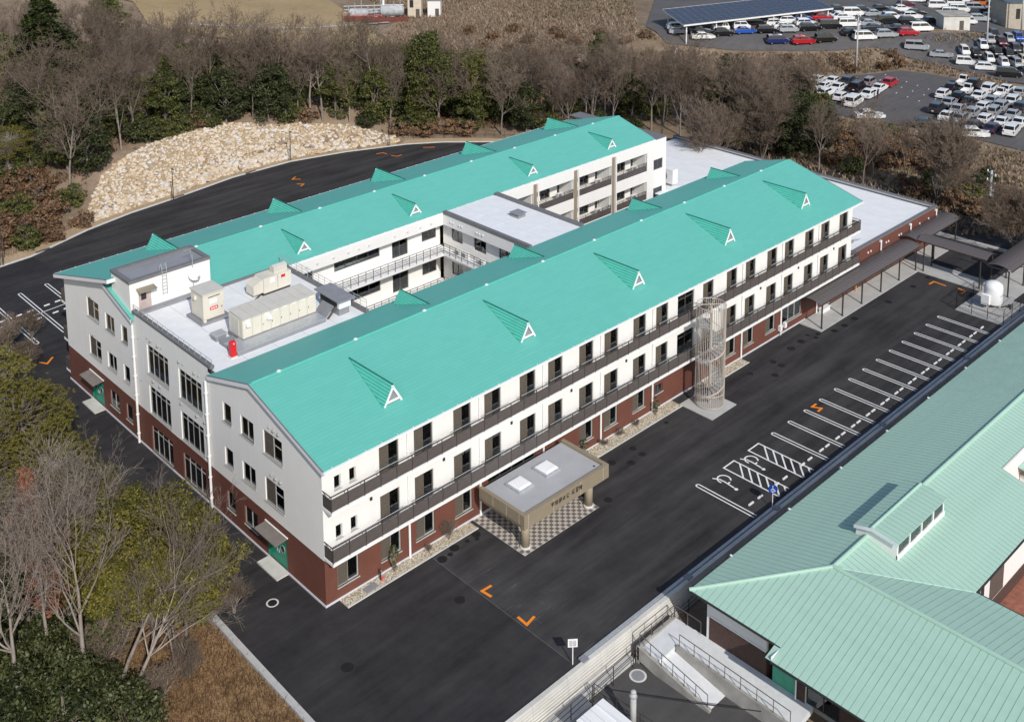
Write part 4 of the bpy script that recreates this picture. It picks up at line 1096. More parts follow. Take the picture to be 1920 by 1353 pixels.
def facade(name, parent, x, y, face, W, z0, z1, ops, mat, depth=.2, top=None, **wk):
    """wall sheet with real openings; ops = (a0, a1, z0, z1, cols, transom, kind) along the wall's axis in place coordinates"""
    rz = FACE[face]
    def u(a): return {'-y': a - x, '+y': x - a, '-x': y - a, '+x': a - y}[face]
    L = []
    for op in ops:
        a, b = sorted((u(op[0]), u(op[1]))); L.append((a, b, op[2] - z0, op[3] - z0, op))
    H = z1 - z0
    xs = sorted({0.0, W, *[q[0] for q in L], *[q[1] for q in L]}); zs = sorted({0.0, H, *[q[2] for q in L], *[q[3] for q in L]})
    b = MB()
    for xa, xb in zip(xs[:-1], xs[1:]):
        for za, zb in zip(zs[:-1], zs[1:]):
            if any(q[0] - 1e-4 <= xa and xb <= q[1] + 1e-4 and q[2] - 1e-4 <= za and zb <= q[3] + 1e-4 for q in L): continue
            b.poly([(xa, 0, za), (xb, 0, za), (xb, 0, zb), (xa, 0, zb)])
    for q in L:
        a0, a1, c0, c1 = q[:4]; d = depth
        b.poly([(a0, 0, c0), (a0, 0, c1), (a0, d, c1), (a0, d, c0)]); b.poly([(a1, 0, c0), (a1, d, c0), (a1, d, c1), (a1, 0, c1)])
        b.poly([(a0, 0, c0), (a0, d, c0), (a1, d, c0), (a1, 0, c0)]); b.poly([(a0, 0, c1), (a1, 0, c1), (a1, d, c1), (a0, d, c1)])
    if top: b.poly([(u(p[0]), 0, p[1] - z0) for p in top])
    o = O(name, b.mesh(name, mat), parent, (x, y, z0), (0, 0, rz))
    c, s = math.cos(rz), math.sin(rz)
    for a0, a1, c0, c1, op in L:
        kw = dict(wk); kw.update(op[6] if len(op) > 6 and op[6] else {})
        if kw.pop('none', False): continue
        window(parent, (x + c * a0, y + s * a0, z0 + c0), rz, a1 - a0, c1 - c0, op[4], op[5], **kw)
    return o

SCH = thing('school_building', 'three-storey white and brown school building with two long turquoise gabled roofs', 'building')
YC = 20.45                                             # the two wings mirror about this line
RIDGE, EAVE, INNER = (8.31, 12.67), (-.65, 10.2), (14.26, 10.97)
SF = (RIDGE[1] - EAVE[1]) / (RIDGE[0] - EAVE[0]); SR = (RIDGE[1] - INNER[1]) / (INNER[0] - RIDGE[0])
WX = [(4.62, 6.3), (7.64, 9.34), (11.26, 12.95), (14.27, 15.95), (17.9, 19.6), (20.98, 22.62), (24.53, 26.22), (27.55, 29.27), (31.2, 32.88), (34.22, 35.88),
      (40.85, 42.46), (44.45, 46.1), (47.46, 49.1), (51.02, 52.73), (54.06, 55.72), (57.7, 59.35), (60.7, 62.35), (64.28, 66.0)]
FG = {'fm': M['frame_grey'], 'sill': True, 'curtain': True}
up = []
for a, b in WX:
    up.append((a, b, 7.33, 9.42, 2, None, {'screen': True, 'drape': random.random()})); up.append((a, b, 3.73, 5.82, 2, None, {'screen': True, 'drape': random.random()}))
for z in (3.73, 7.33): up.append((37.2, 39.56, z, z + 2.1, 2, .78))
for a in (.95, 2.16):
    for z in (8.03, 4.47): up.append((a, a + .54, z, z + .98, 1, None, {'fm': M['frame_grey'], 'sill': True}))
facade('front_wall', SCH, 0, 0, '-y', 66.9, 3.5, 10.22, up, M['white_wall'])
lo = [(a, b, .9, 2.75, 2, None, {'sill': True, 'fm': M['frame_grey'], 'screen': True}) for a, b in [(.97, 2.7), (4.6, 6.32), (7.66, 9.36), (11.3, 12.96), (24.55, 26.22), (27.58, 29.25), (31.2, 32.85), (44.45, 46.1), (47.45, 49.05), (51.07, 52.72)]]
lo += [(34.2, 35.27, 1.4, 2.2, 2, None, {'sill': True}), (54.05, 57.44, .9, 2.7, 3, None, {'sill': True, 'fm': M['frame_grey']}), (14.6, 19.6, .12, 2.6, 4, .8)]
lo += [(61.9, 63.1, .12, 2.3, 1, None, {'fm': M['frame_grey']}), (66.2, 69.2, .9, 2.3, 3, None), (74.2, 76.2, .12, 2.3, 2, None)]
facade('front_wall_base', SCH, 0, 0, '-y', 86.7, .12, 3.5, lo, M['brown_wall'])
O('annex_front_wall', MB().box(66.9, .0, 3.5, 86.7, .25, 4.25).mesh('w', M['brown_wall']), SCH)
# gable end, three bays
def gw(l, z0, z1, cols, tr=None, **k): return [(a, b, z0, z1, cols, tr, {**FG, **k}) for a, b in l]
F_S, F_M, F_L = (11.45, 12.62), (8.37, 10.15), (4.7, 7.1)
mir = lambda p: (2 * YC - .15 - p[1], 2 * YC - .15 - p[0])
for nm, ya, yb, S, Mid, L_, tp in (('gable_wall', 0, 14.6, F_S, F_M, F_L, [(0, 10.0), (14.6, 10.0), (14.6, 11.0), (14.15, 11.0), (RIDGE[0], RIDGE[1] - .12), (-.0, EAVE[1] + .1)]),
                                   ('gable_wall', 26.6, 40.9, mir(F_S), mir(F_M), mir(F_L), [(26.6, 10.0), (40.9, 10.0), (40.9, EAVE[1] + .06), (2 * YC - RIDGE[0], RIDGE[1] - .12), (26.75, 11.0), (26.6, 11.0)])):
    o3 = gw([S], 8.0, 9.54, 1) + gw([Mid], 8.0, 9.54, 2) + gw([L_], 7.95, 9.75, 2, .6, screen=True)
    o2 = gw([S], 4.5, 5.99, 1) + gw([Mid], 4.5, 5.99, 2) + gw([L_], 4.35, 6.18, 2, .6, screen=True)
    facade(nm, SCH, 0, yb, '-x', yb - ya, 3.35, 10.0, o3 + o2, M['white_wall'], top=tp)
    o1 = gw([S], 1.0, 2.5, 1) + gw([Mid], 1.0, 2.5, 2) + [((4.6, 7.05) if ya == 0 else mir((4.6, 7.05)))[:1] + ((4.6, 7.05) if ya == 0 else mir((4.6, 7.05)))[1:] + (.12, 2.3, 1, None, {'none': True})]
    facade('gable_wall_base', SCH, 0, yb, '-x', yb - ya, .12, 3.35, o1, M['brown_wall'])
BIG = [(15.75, 19.33), (21.02, 24.62)]
facade('gable_wall', SCH, 0, 26.6, '-x', 12.0, 3.35, 11.4, gw(BIG, 7.0, 9.54, 4, .8) + gw(BIG, 3.52, 5.98, 4, .8), M['white_wall'])
facade('gable_wall_base', SCH, 0, 26.6, '-x', 12.0, .12, 3.35, gw(BIG, .16, 2.48, 4, .8), M['brown_wall'])
# green entrance doors with round lights under small awnings
def ring(b, c, r, t, y0, y1, n=20):
    for i in range(n):
        a0, a1 = 2 * math.pi * i / n, 2 * math.pi * (i + 1) / n
        P = lambda a, q, y: (c[0] + q * math.cos(a), y, c[1] + q * math.sin(a))
        for (A, B_, C_, D_) in ((P(a0, r, y0), P(a1, r, y0), P(a1, r + t, y0), P(a0, r + t, y0)), (P(a0, r + t, y0), P(a1, r + t, y0), P(a1, r + t, y1), P(a0, r + t, y1)), (P(a0, r, y1), P(a1, r, y1), P(a1, r, y0), P(a0, r, y0))):
            b.poly([A, B_, C_, D_])
for y1 in (7.05, mir((4.6, 7.05))[1]):
    W = 2.45
    fr = MB().box(0, .02, 0, .09, .18, 2.18).box(W - .09, .02, 0, W, .18, 2.18).box(.09, .02, 2.09, W - .09, .18, 2.18).box(.09, .03, 1.86, W - .09, .17, 1.93)
    d = O('door', fr.mesh('door_frame', M['green_door']), SCH, (0, y1, .12), (0, 0, FACE['-x'])); d['label'] = 'green double door with round windows'
    for k in range(2):
        x0 = .1 + k * 1.13; lf = O('door_leaf', MB().box(x0, .08, .01, x0 + 1.1, .13, 1.85).mesh('leaf', M['green_door']), d)
        b = MB(); ring(b, (x0 + .55, 1.32), .25, .05, .05, .08); O('porthole_rim', b.mesh('rim', M['steel']), d)
        O('porthole', MB().ext([(x0 + .55 + .25 * math.cos(a * math.pi / 8), .066, 1.32 + .25 * math.sin(a * math.pi / 8)) for a in range(16)], (0, .01, 0)).mesh('glass', M['gutter_dark']), d)
        O('handle', MB().box(x0 + (.96 if k == 0 else .08), .02, .85, x0 + (1.02 if k == 0 else .14), .08, 1.1).mesh('h', M['steel']), d)
    O('transom_pane', MB().box(.09, .1, 1.93, W - .09, .112, 2.09).mesh('p', M['glass']), d)
    aw = MB().ext([(-1.02, y1 - 2.62, 2.56), (-1.02, y1 + .12, 2.56), (0, y1 + .12, 2.68), (0, y1 - 2.62, 2.68)], (0, 0, .08))
    a = O('awning', aw.mesh('awning', simple('awning_metal', (.20, .175, .155), .45)), SCH)
    O('gutter_pipe', MB().tube((-.06, y1 - 2.68, 2.78), (-.06, y1 + .18, 2.78), .05, n=8).mesh('g', M['white']), a)
    st = O('door_step', MB().box(-1.0, y1 - 2.62, -.02, -.06, y1 - .05, .1).mesh('step', M['concrete_pale']), SCH)
# plinth strips, small vents, corner boards
O('plinth', MB().box(-.06, -.06, -.1, 58.2, -.002, .13).mesh('plinth', M['plinth']), SCH)
O('plinth', MB().box(-.06, -.002, -.1, -.002, 40.95, .13).mesh('plinth', M['plinth']), SCH)
vm = MB().lathe([(.13, 0), (.13, .09), (.09, .13), (.03, .14)], n=12).mesh('vent_cap', M['vent'], True)
for y, z, s in [(24.45, 10.07, .6), (23.83, 10.05, 1), (22.58, 10.07, 1), (21.99, 10.09, .6), (19.08, 10.1, 1), (18.47, 10.1, .6), (16.67, 10.1, 1), (16.04, 10.1, .6), (23.76, 6.6, 1), (22.59, 6.6, 1), (19.11, 6.62, 1), (16.64, 6.62, 1), (15.42, 6.62, 1),
                (6.24, 10.2, .7), (5.64, 10.2, 1), (5.02, 10.2, 1), (6.22, 6.63, .7), (5.63, 6.63, 1), (5.02, 6.63, 1), (35.1, 9.98, .8), (35.05, 6.45, .8), (26.1, 9.4, .5), (26.0, 5.8, .5)]:
    O('vent_cap', vm, SCH, (-.0, y, z), (0, -math.pi / 2, 0), s)
vd = MB().box(-.09, -.07, -.1, .09, 0, .12).mesh('wall_vent', M['gutter_dark'])
for x in (3.85, 10.3, 17.0, 23.6, 30.3, 43.4, 50.0, 56.6, 63.3): O('wall_vent', vd, SCH, (x, 0, 6.05))
# downpipes
def pipe(x, y, z0, z1, r=.075, br=True):
    b = MB().tube((x, y, z0), (x, y, z1), r, n=8)
    if br:
        for k in range(int((z1 - z0) / 1.7)): b.tube((x, y, z0 + .8 + k * 1.7), (x, y, z0 + .86 + k * 1.7), r * 1.5, n=8)
    return O('downpipe', b.mesh('downpipe', M['white'], False), SCH)
pipe(-.16, 14.75, 0, 10.3, .10); pipe(-.16, 26.75, 0, 10.4, .10)
for x in (7.0, 13.7, 20.35, 27.05, 33.72, 46.92, 53.6, 60.2):
    pipe(x, -.1, 7.35, 10.0, .055); pipe(x, -.1, 3.75, 7.1, .055); pipe(x, -.12, .05, 3.5, .085, False)
# balconies along the front
for z in (3.45, 7.1):
    O('balcony_slab', MB().box(-.0, -1.02, z, 66.95, -.003, z + .2).mesh('slab', M['white']), SCH)
    nP = 50; pw = 66.9 / nP
    pm = MB().box(.03, -.985, 0, pw - .03, -.965, .86).mesh('balcony_panel', M['panel'])
    post_m = MB().box(-.025, -1.0, -.05, .025, -.95, 1.06).mesh('balcony_post', M['dark_metal'])
    bm = MB().box(-.03, -1.055, -.06, .03, -1.0, 0.0).mesh('post_bracket', M['white'])
    rm = MB().box(0, -1.0, 1.07, 66.9, -.95, 1.12).mesh('handrail', M['dark_metal'])
    O('handrail', rm, SCH, (0, 0, z + .24))
    for k in range(nP):
        O('balcony_panel', pm, SCH, (k * pw, 0, z + .27))
    for k in range(0, nP + 1):
        p = O('balcony_post', post_m, SCH, (min(max(k * pw, .025), 66.87), 0, z + .24))
        if k % 1 == 0: O('post_bracket', bm, p)
    for x, s in ((.0, 1), (66.9, -1)):
        O('balcony_panel', MB().box(x + .01 * s, -.94, z + .27, x + .035 * s, -.02, z + 1.13).mesh('end', M['panel']), SCH)
        O('handrail', MB().box(x, -.95, z + 1.3, x + .05 * s, -.0, z + 1.35).mesh('end', M['dark_metal']), SCH)
    # air-conditioner outdoor units and drain stubs behind the panels stay hidden; folded drying poles on the rail
    for x in [w[0] + .2 for w in WX[::1]]:
        O('drying_pole', MB().tube((x - .9, -.9, z + 1.42), (x + 1.4, -.9, z + 1.42), .025, n=6).mesh('pole', M['steel']), SCH)
# roofs ------------------------------------------------------------------
X0, X1 = -.28, 67.7
def slab(name, pts, th, x0, x1, mat):
    """sloping sheet: pts are (y, z) of the top edge pair"""
    (ya, za), (yb, zb) = pts
    return O(name, MB().ext([(x0, ya, za), (x0, yb, zb), (x0, yb, zb - th), (x0, ya, za - th)], (x1 - x0, 0, 0)).mesh(name, mat), SCH)
mr = lambda p: (2 * YC - p[0], p[1])
slab('roof_slope', (EAVE, RIDGE), .16, X0, X1, M['teal']); slab('roof_slope', (RIDGE, INNER), .16, X0, X1, M['teal'])
slab('roof_slope', (mr(EAVE), mr(RIDGE)), .16, X0 - .35, 67.2, M['teal']); slab('roof_slope', (mr(RIDGE), mr(INNER)), .16, X0, 67.0, M['teal'])
# the rear slope carries on up to the roof of the stair penthouse
PK = (30.0, RIDGE[1] + SF * (2 * YC - RIDGE[0] - 30.0))
slab('roof_slope', ((2 * YC - RIDGE[0] - .002, RIDGE[1] + .001), PK), .16, X0 - .35, 7.3, M['teal'])
for (pa, pb), x, th in (((EAVE, RIDGE), X0, .34), ((RIDGE, INNER), X0, .34), ((mr(EAVE), PK), X0 - .35, .34), ((mr(RIDGE), mr(INNER)), X0, .34), ((EAVE, RIDGE), X1 + .03, .3), ((RIDGE, INNER), X1 + .03, .3)):
    O('verge_board', MB().ext([(x - .035, pa[0], pa[1] - .03), (x - .035, pb[0], pb[1] - .03), (x - .035, pb[0], pb[1] - th), (x - .035, pa[0], pa[1] - th)], (.034, 0, 0)).mesh('verge', M['fascia']), SCH)
    O('verge_flashing', MB().ext([(x - .045, pa[0], pa[1] + .025), (x - .045, pb[0], pb[1] + .025), (x - .045, pb[0], pb[1] - .028), (x - .045, pa[0], pa[1] - .028)], (.06, 0, 0)).mesh('flash', M['coping']), SCH)
O('verge_board', MB().box(X0 - .38, 29.96, PK[1] - .36, 7.3, 29.995, PK[1] - .03).mesh('v', M['fascia']), SCH)
for y, z, x0, x1 in ((EAVE[0], EAVE[1], X0, X1), (2 * YC - EAVE[0], EAVE[1], X0 - .35, 67.2), (2 * YC - INNER[0], INNER[1], 7.4, 67.0)):
    s = 1 if y > YC + 12 else -1
    O('gutter', MB().box(x0, min(y, y + s * .13), z - .17, x1, max(y, y + s * .13), z - .03).mesh('gutter', M['white']), SCH)
    cl = MB().box(-.04, -.09, -.03, .04, .09, .02).mesh('gutter_clip', M['fascia'])
    for k in range(int((x1 - x0) / 1.34)): O('gutter_clip', cl, SCH, (x0 + .7 + k * 1.34, y + s * .03, z + .0))
O('soffit', MB().box(X0, EAVE[0] + .02, 9.95, X1, -.003, 10.0).mesh('soffit', M['fascia']), SCH)
rc = MB().ext([(0, -.16, -.02), (0, 0, .035), (0, .16, -.02), (0, 0, -.03)], (67.0, 0, 0)).mesh('ridge_cap', M['teal_plain'])
O('ridge_cap', rc, SCH, (0, RIDGE[0], RIDGE[1] + .01)); O('ridge_cap', MB().ext([(0, -.16, -.02), (0, 0, .035), (0, .16, -.02), (0, 0, -.03)], (59.5, 0, 0)).mesh('ridge_cap', M['teal_plain']), SCH, (7.4, 2 * YC - RIDGE[0], RIDGE[1] + .01))
an = MB().box(-.2, -.2, 0, .2, .2, .06).lathe([(.07, .06), (.07, .16)], n=8).mesh('roof_anchor', M['white'])
for k in range(10):
    O('roof_anchor', an, SCH, (2.2 + 6.66 * k, RIDGE[0], RIDGE[1] + .02), (0, 0, .7), .7)
    if k > 0: O('roof_anchor', an, SCH, (2.2 + 6.66 * k, 2 * YC - RIDGE[0], RIDGE[1] + .02), (0, 0, .7), .7)
# dormers
def dormer_mesh(front_y, ridge_z, roof_z, tip_y, hw):
    """local: face at y = front_y looking to -y, apex over x = 0"""
    A = Vector((0, front_y - .12, ridge_z)); T = Vector((0, tip_y, ridge_z)); out = []
    b = MB()
    for s in (-1, 1):
        Bp = Vector((s * (hw + .06), front_y - .12, roof_z - .06)); up_ = Vector((s * .5, 0, .5)).normalized() * .05
        tri = [A, T, Bp] if s < 0 else [A, Bp, T]
        b.ext(tri, -up_ * 1.2)
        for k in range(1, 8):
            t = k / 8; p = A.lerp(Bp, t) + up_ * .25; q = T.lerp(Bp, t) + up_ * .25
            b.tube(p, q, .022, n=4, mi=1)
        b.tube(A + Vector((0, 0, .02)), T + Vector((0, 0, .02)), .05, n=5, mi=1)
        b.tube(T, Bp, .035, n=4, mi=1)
    return b.mesh('dormer', [M['teal_plain'], simple('dark_teal_seam', (.045, .31, .24), .6)])  # raised seams, ridge and valley tubes are a darker teal
def dormer_parts(front_y, ridge_z, roof_z, hw):
    ps = []
    for s in (-1, 1):
        a = Vector((0, front_y - .14, ridge_z - .02)); c = Vector((s * hw, front_y - .14, roof_z)); d = (c - a).normalized(); n = Vector((-d.z * s, 0, d.x * s)) * .2 * (1)
        nn = (n if n.z < 0 else -n) * .72
        ps.append(('trim', MB().ext([a, c, c + nn, a + nn * 1.0 + Vector((0, 0, -.05))], (0, .09, 0)).mesh('trim', M['white'])))
    z0 = roof_z + (ridge_z - roof_z) * .10; w = hw * .82
    ps.append(('trim', MB().box(-w, front_y - .12, z0, w, front_y - .04, z0 + .13).mesh('trim', M['white'])))
    ps.append(('louvre', MB().ext([(-hw * .95, front_y, roof_z), (hw * .95, front_y, roof_z), (0, front_y, ridge_z - .1)], (0, .03, 0)).mesh('louvre', M['plinth_grey'])))
    return ps
DF = (1.87, 12.3, 10.9, 6.97, .82); dF = dormer_mesh(*DF); pF = dormer_parts(DF[0], DF[1], DF[2], DF[4])
hI = 12.33; rI = RIDGE[1] - SR * (13.2 - RIDGE[0]); tI = RIDGE[0] + (RIDGE[1] - hI) / SR
DI = (-13.2, hI, rI, -tI, .75); dI = dormer_mesh(*DI); pI = dormer_parts(DI[0], DI[1], DI[2], DI[4])
def put_dormer(me, ps, loc, rz):
    d = O('dormer', me, SCH, loc, (0, 0, rz))
    for n_, m_ in ps: O(n_, m_, d)
for x in (7.27, 20.57, 33.95, 47.34, 60.5): put_dormer(dF, pF, (x, 0, 0), 0)
for x in (7.9, 21.0, 34.0, 47.2, 61.0): put_dormer(dF, pF, (x, 2 * YC, 0), math.pi)
for x in (17.0, 30.2, 46.8, 60.0): put_dormer(dI, pI, (x, 0, 0), math.pi); put_dormer(dI, pI, (x, 2 * YC, 0), 0)
# flat roof between the wings -------------------------------------------
def slabs(x0, x1, y0, y1, z, nx, ny, gap=.03):
    O('roof_deck', MB().box(x0, y0, z - .25, x1, y1, z - .02).mesh('deck', M['coping']), SCH)
    dx = (x1 - x0) / nx; dy = (y1 - y0) / ny
    me = MB().box(gap / 2, gap / 2, -.019, dx - gap / 2, dy - gap / 2, 0).mesh('roof_sheet', M['flatroof'])
    for i in range(nx):
        for j in range(ny): O('roof_sheet', me, SCH, (x0 + i * dx, y0 + j * dy, z))
slabs(.35, 13.9, 13.6, 26.62, 11.02, 5, 6)
O('parapet', MB().box(-.04, 14.2, 11.36, .34, 26.95, 11.56).mesh('coping', M['coping']), SCH)
O('parapet', MB().box(13.9, 13.9, 10.4, 14.2, 26.9, 11.32).mesh('coping', M['coping']), SCH)
O('parapet', MB().box(7.37, 26.62, 10.95, 13.9, 26.8, 11.22).mesh('coping', M['coping']), SCH)
def railing(x0, y0, x1, y1, z0, z1, n, rails, mat, name='railing', r=.025):
    g = O(name, MB().path([(x0, y0, z1), (x1, y1, z1)], r).mesh('toprail', mat), SCH)
    for zr in rails: O('rail', MB().tube((x0, y0, zr), (x1, y1, zr), r * .8, n=5).mesh('rail', mat), g)
    for k in range(n + 1):
        t = k / n; x, y = x0 + (x1 - x0) * t, y0 + (y1 - y0) * t
        O('post', MB().tube((x, y, z0), (x, y, z1), r, n=5).mesh('post', mat), g)
    return g
railing(.15, 14.2, .15, 27.0, 11.56, 12.0, 15, (11.78,), M['steel'])
railing(14.05, 14.0, 14.05, 26.9, 11.32, 12.15, 15, (11.6, 11.88), M['steel'])
# stair penthouse
O('penthouse_wall', MB().box(.06, 27.3, 10.9, 7.3, 30.7, 13.62).mesh('pent', M['white_wall']), SCH)
pr_ = MB().box(.0, 27.24, 13.62, 7.36, 27.62, 13.86).box(.0, 30.4, 13.62, 7.36, 30.76, 13.86).box(.0, 27.62, 13.62, .38, 30.4, 13.86).box(6.98, 27.62, 13.62, 7.36, 30.4, 13.86)
O('penthouse_coping', pr_.mesh('pent_coping', M['coping']), SCH)
O('penthouse_roof', MB().box(.38, 27.62, 13.6, 6.98, 30.4, 13.7).mesh('pent_roof', M['grey_roof']), SCH)
O('penthouse_skirt', MB().box(.36, 26.62, 10.9, 7.36, 27.298, 11.19).mesh('skirt', M['plinth_grey']), SCH)
pd = O('door', MB().box(.8, 27.22, 11.2, 1.85, 27.298, 12.75).mesh('pdoor', simple('pink_beige_door', (.46, .38, .35), .5)), SCH); pd['label'] = 'pinkish beige roof door'
O('pane', MB().box(.98, 27.2, 12.0, 1.42, 27.219, 12.6).mesh('pane', M['gutter_dark']), pd)
O('handle', MB().box(1.68, 27.14, 11.85, 1.76, 27.219, 11.92).mesh('h', M['steel']), pd)
O('awning', MB().ext([(.6, 26.6, 12.86), (2.15, 26.6, 12.86), (2.15, 27.298, 13.0), (.6, 27.298, 13.0)], (0, 0, .07)).mesh('aw', simple('awning_bronze', (.25, .22, .16), .4)), SCH)
ld = MB()
for x in (2.85, 3.25):
    ld.path([(x, 27.1, 11.9), (x, 27.1, 14.3), (x, 27.25, 14.55), (x, 27.5, 14.4), (x, 27.55, 13.9)], .028)
for k in range(8): ld.tube((2.85, 27.1, 12.05 + k * .3), (3.25, 27.1, 12.05 + k * .3), .02, n=5)
O('roof_ladder', ld.mesh('ladder', M['steel']), SCH)
# wing end walls and inner walls, floors
O('inner_wall', MB().box(14.0, 13.5, .0, 66.7, 13.7, 10.9).mesh('iw', M['white_wall']), SCH)
O('end_wall', MB().box(66.7, .01, 4.3, 66.9, 13.6, 10.1).ext([(66.7, .01, 10.1), (66.7, RIDGE[0], RIDGE[1] - .2), (66.7, 13.6, 10.9), (66.7, 13.6, 10.1)], (.2, 0, 0)).mesh('ew', M['white_wall']), SCH)
O('rear_wall', MB().box(.2, 40.7, 0, 68.8, 40.88, 10.2).mesh('rw', M['white_wall']), SCH)
for z in (.11, 3.66, 7.26):
    O('storey_floor', MB().box(.25, .25, z - .1, 66.6, 13.4, z).mesh('fl', M['floor_wood']), SCH)
    O('storey_floor', MB().box(.25, 13.41, z - .1, 13.7, 40.5, z).mesh('fl', M['floor_wood']), SCH)
    O('storey_floor', MB().box(13.71, 28.9, z - .1, 68.6, 40.5, z).mesh('fl', M['floor_wood']), SCH)
    pt = MB(); ph = 3.3 if z < 7 else 2.55
    for k in range(10): pt.box(3.6 + 6.66 * k, .22, z, 3.72 + 6.66 * k, 8.2, z + ph)
    pt.box(.3, 8.2, z, 66.5, 8.3, z + ph); pt.box(3.0, 9.0, z, 3.1, 40.4, z + ph)
    pt.box(.22, 13.45, z, 13.6, 13.55, z + ph); pt.box(.22, 26.9, z, 13.6, 27.0, z + ph)
    o = O('partition', pt.mesh('partition', M['inside']), SCH); o['kind'] = 'stuff'
# courtyard wing: first court (x 14..33)
YW, YB, YE = 27.7, 26.45, 25.35
O('inner_fascia', MB().box(14.2, YB, 9.72, 33.0, YB + .2, 10.85).mesh('f', M['white_wall']), SCH)
O('ceiling', MB().box(14.2, YB + .2, 9.72, 33.2, 28.9, 9.8).mesh('c', M['white_wall']), SCH)
cw = [(15.3, 17.9), (20.3, 25.7)]
cd = [(27.2, 29.2)]; ce = [(31.0, 32.9)]
ops = []
for z in (3.7, 7.3):
    ops += [(a, b, z + .85, z + 1.95, 4 if b - a > 4 else 2, None) for a, b in cw] + [(a, b, z + .05, z + 1.95, 2, None) for a, b in cd] + [(a, b, z + .7, z + 1.95, 2, None) for a, b in ce]
facade('court_wall', SCH, 14.0, YW, '-y', 19.4, .1, 9.75, ops, M['white_wall'])
for z in (3.45, 7.0):
    O('balcony_slab', MB().box(14.2, YE, z, 33.2, YW - .003, z + .2).mesh('s', M['white']), SCH)
    O('balcony_slab', MB().box(31.9, 14.0, z + .001, 33.2, YE - .002, z + .199).mesh('s', M['white']), SCH)
    g = railing(14.4, YE + .06, 31.96, YE + .06, z + .2, z + 1.3, 20, (z + .55, z + .8, z + 1.05), M['dark_metal'], r=.03)
    g = railing(31.96, YE + .06, 31.96, 14.5, z + .2, z + 1.3, 12, (z + .55, z + .8, z + 1.05), M['dark_metal'], r=.03)
ac = MB().box(-.42, -.16, 0, .42, .16, .62).mesh('ac_body', M['white'])
fan = MB().lathe([(.24, 0), (.24, .02), (.05, .03)], n=14).mesh('ac_fan', M['plinth_grey'])
def ac_unit(x, y, z, rz, s=1.0):
    o = O('air_conditioner', ac, SCH, (x, y, z), (0, 0, rz), s); O('fan_grille', fan, o, (-.1, -.16, .31), (math.pi / 2, 0, 0))
for y in (24.0, 23.0, 20.6): ac_unit(32.75, y, 7.2, -math.pi / 2)
rv = MB().lathe([(.13, 0), (.13, .05), (.06, .09)], n=10).mesh('vent_cap', M['plinth'])
for x in (16.4, 17.6, 19.4, 21.1, 22.3, 23.5, 26.6, 28.2, 29.8, 31.2): O('vent_cap', rv, SCH, (x, YB, 10.28), (math.pi / 2, 0, 0))
# linking block
slabs(33.15, 39.9, 13.9, 26.3, 11.02, 3, 4)
O('parapet', MB().box(32.8, 14.0, 10.85, 33.15, 26.4, 11.22).mesh('p', M['coping']), SCH); O('parapet', MB().box(39.9, 14.0, 10.7, 40.3, 26.4, 11.3).mesh('p', M['coping']), SCH)
O('inner_fascia', MB().box(32.82, 14.0, 9.75, 33.1, 26.4, 10.84).mesh('p', M['white_wall']), SCH)
ops = []
for z in (3.7, 7.3): ops += [(24.4, 26.1, z + .65, z + 1.95, 2, None), (20.9, 22.7, z + .65, z + 1.95, 2, None), (17.0, 19.0, z + .05, z + 1.95, 2, None)]
facade('court_wall', SCH, 33.6, 27.4, '-x', 13.6, .1, 10.8, ops, M['white_wall'])
for y in (25.3, 24.9, 24.0, 23.6, 21.4, 21.0, 20.5): O('vent_cap', rv, SCH, (32.82, y, 10.3), (0, -math.pi / 2, 0))
O('roof_vent', MB().box(37.0, 19.8, 11.03, 38.0, 20.9, 11.3).box(36.9, 19.7, 11.42, 38.1, 21.0, 11.5).box(37.2, 20.0, 11.3, 37.8, 20.7, 11.42).mesh('rv', M['plinth_grey']), SCH)
O('link_wall', MB().box(40.0, 14.0, 0, 40.2, 26.3, 10.7).mesh('lw', M['white_wall']), SCH)
# courtyard wing: loggias in the second court (x 40..69)
YL = 26.5
lg = [(40.6, 45.75), (46.3, 52.25), (52.85, 58.75), (59.45, 65.25)]
ops = []
for a, b in lg: ops += [(a, b, 7.35, 9.6, 1, None, {'none': True}), (a, b, 3.75, 6.0, 1, None, {'none': True})]
ops += [(66.5, 68.25, z, z + 1.3, 2, None) for z in (7.1, 3.5)]
facade('loggia_wall', SCH, 40.2, YL, '-y', 28.7, .1, 10.9, ops, M['white_wall'], depth=.25)
for x in (45.78, 52.27, 58.78):
    O('pilaster', MB().box(x, YL - .04, .1, x + .5, YL + .2, 10.6).mesh('pil', M['tan_metal']), SCH)
    pipe(x + .65, YL - .12, .1, 10.7, .08, False)
bops = []
for a, b in lg:
    for z in (3.7, 7.3): bops += [(a + .3, a + 1.0, z + .05, z + 2.0, 1, None), (a + 2.6, a + 4.2, z + .05, z + 2.0, 2, None), (b - .6, b - .1, z + .05, z + 2.0, 1, None)]
facade('loggia_back_wall', SCH, 40.2, 28.6, '-y', 28.5, .1, 10.8, bops, M['white_wall'])
for z in (3.55, 7.15, 10.0): O('loggia_floor', MB().box(40.2, YL + .26, z - .1, 68.8, 28.5, z + .1).mesh('lf', M['white_wall']), SCH)
for a, b in lg:
    for z in (3.75, 7.35):
        O('balcony_panel', MB().box(a + .02, YL + .05, z, b - .02, YL + .08, z + .75).mesh('bp', M['panel']), SCH)
        railing(a + .02, YL + .07, b - .02, YL + .07, z, z + 1.05, 4, (z + .9,), M['dark_metal'], r=.03)
        ac_unit(b - 1.4, YL + .9, z + .1, 0, 1.1)
        O('partition_screen', MB().box(b - .06, YL + .26, z, b, 28.5, z + 2.2).mesh('ps', M['white_wall']), SCH)
O('end_wall', MB().box(68.7, YL + .01, 0, 68.9, 40.8, 10.95).mesh('ew', M['white_wall']), SCH)
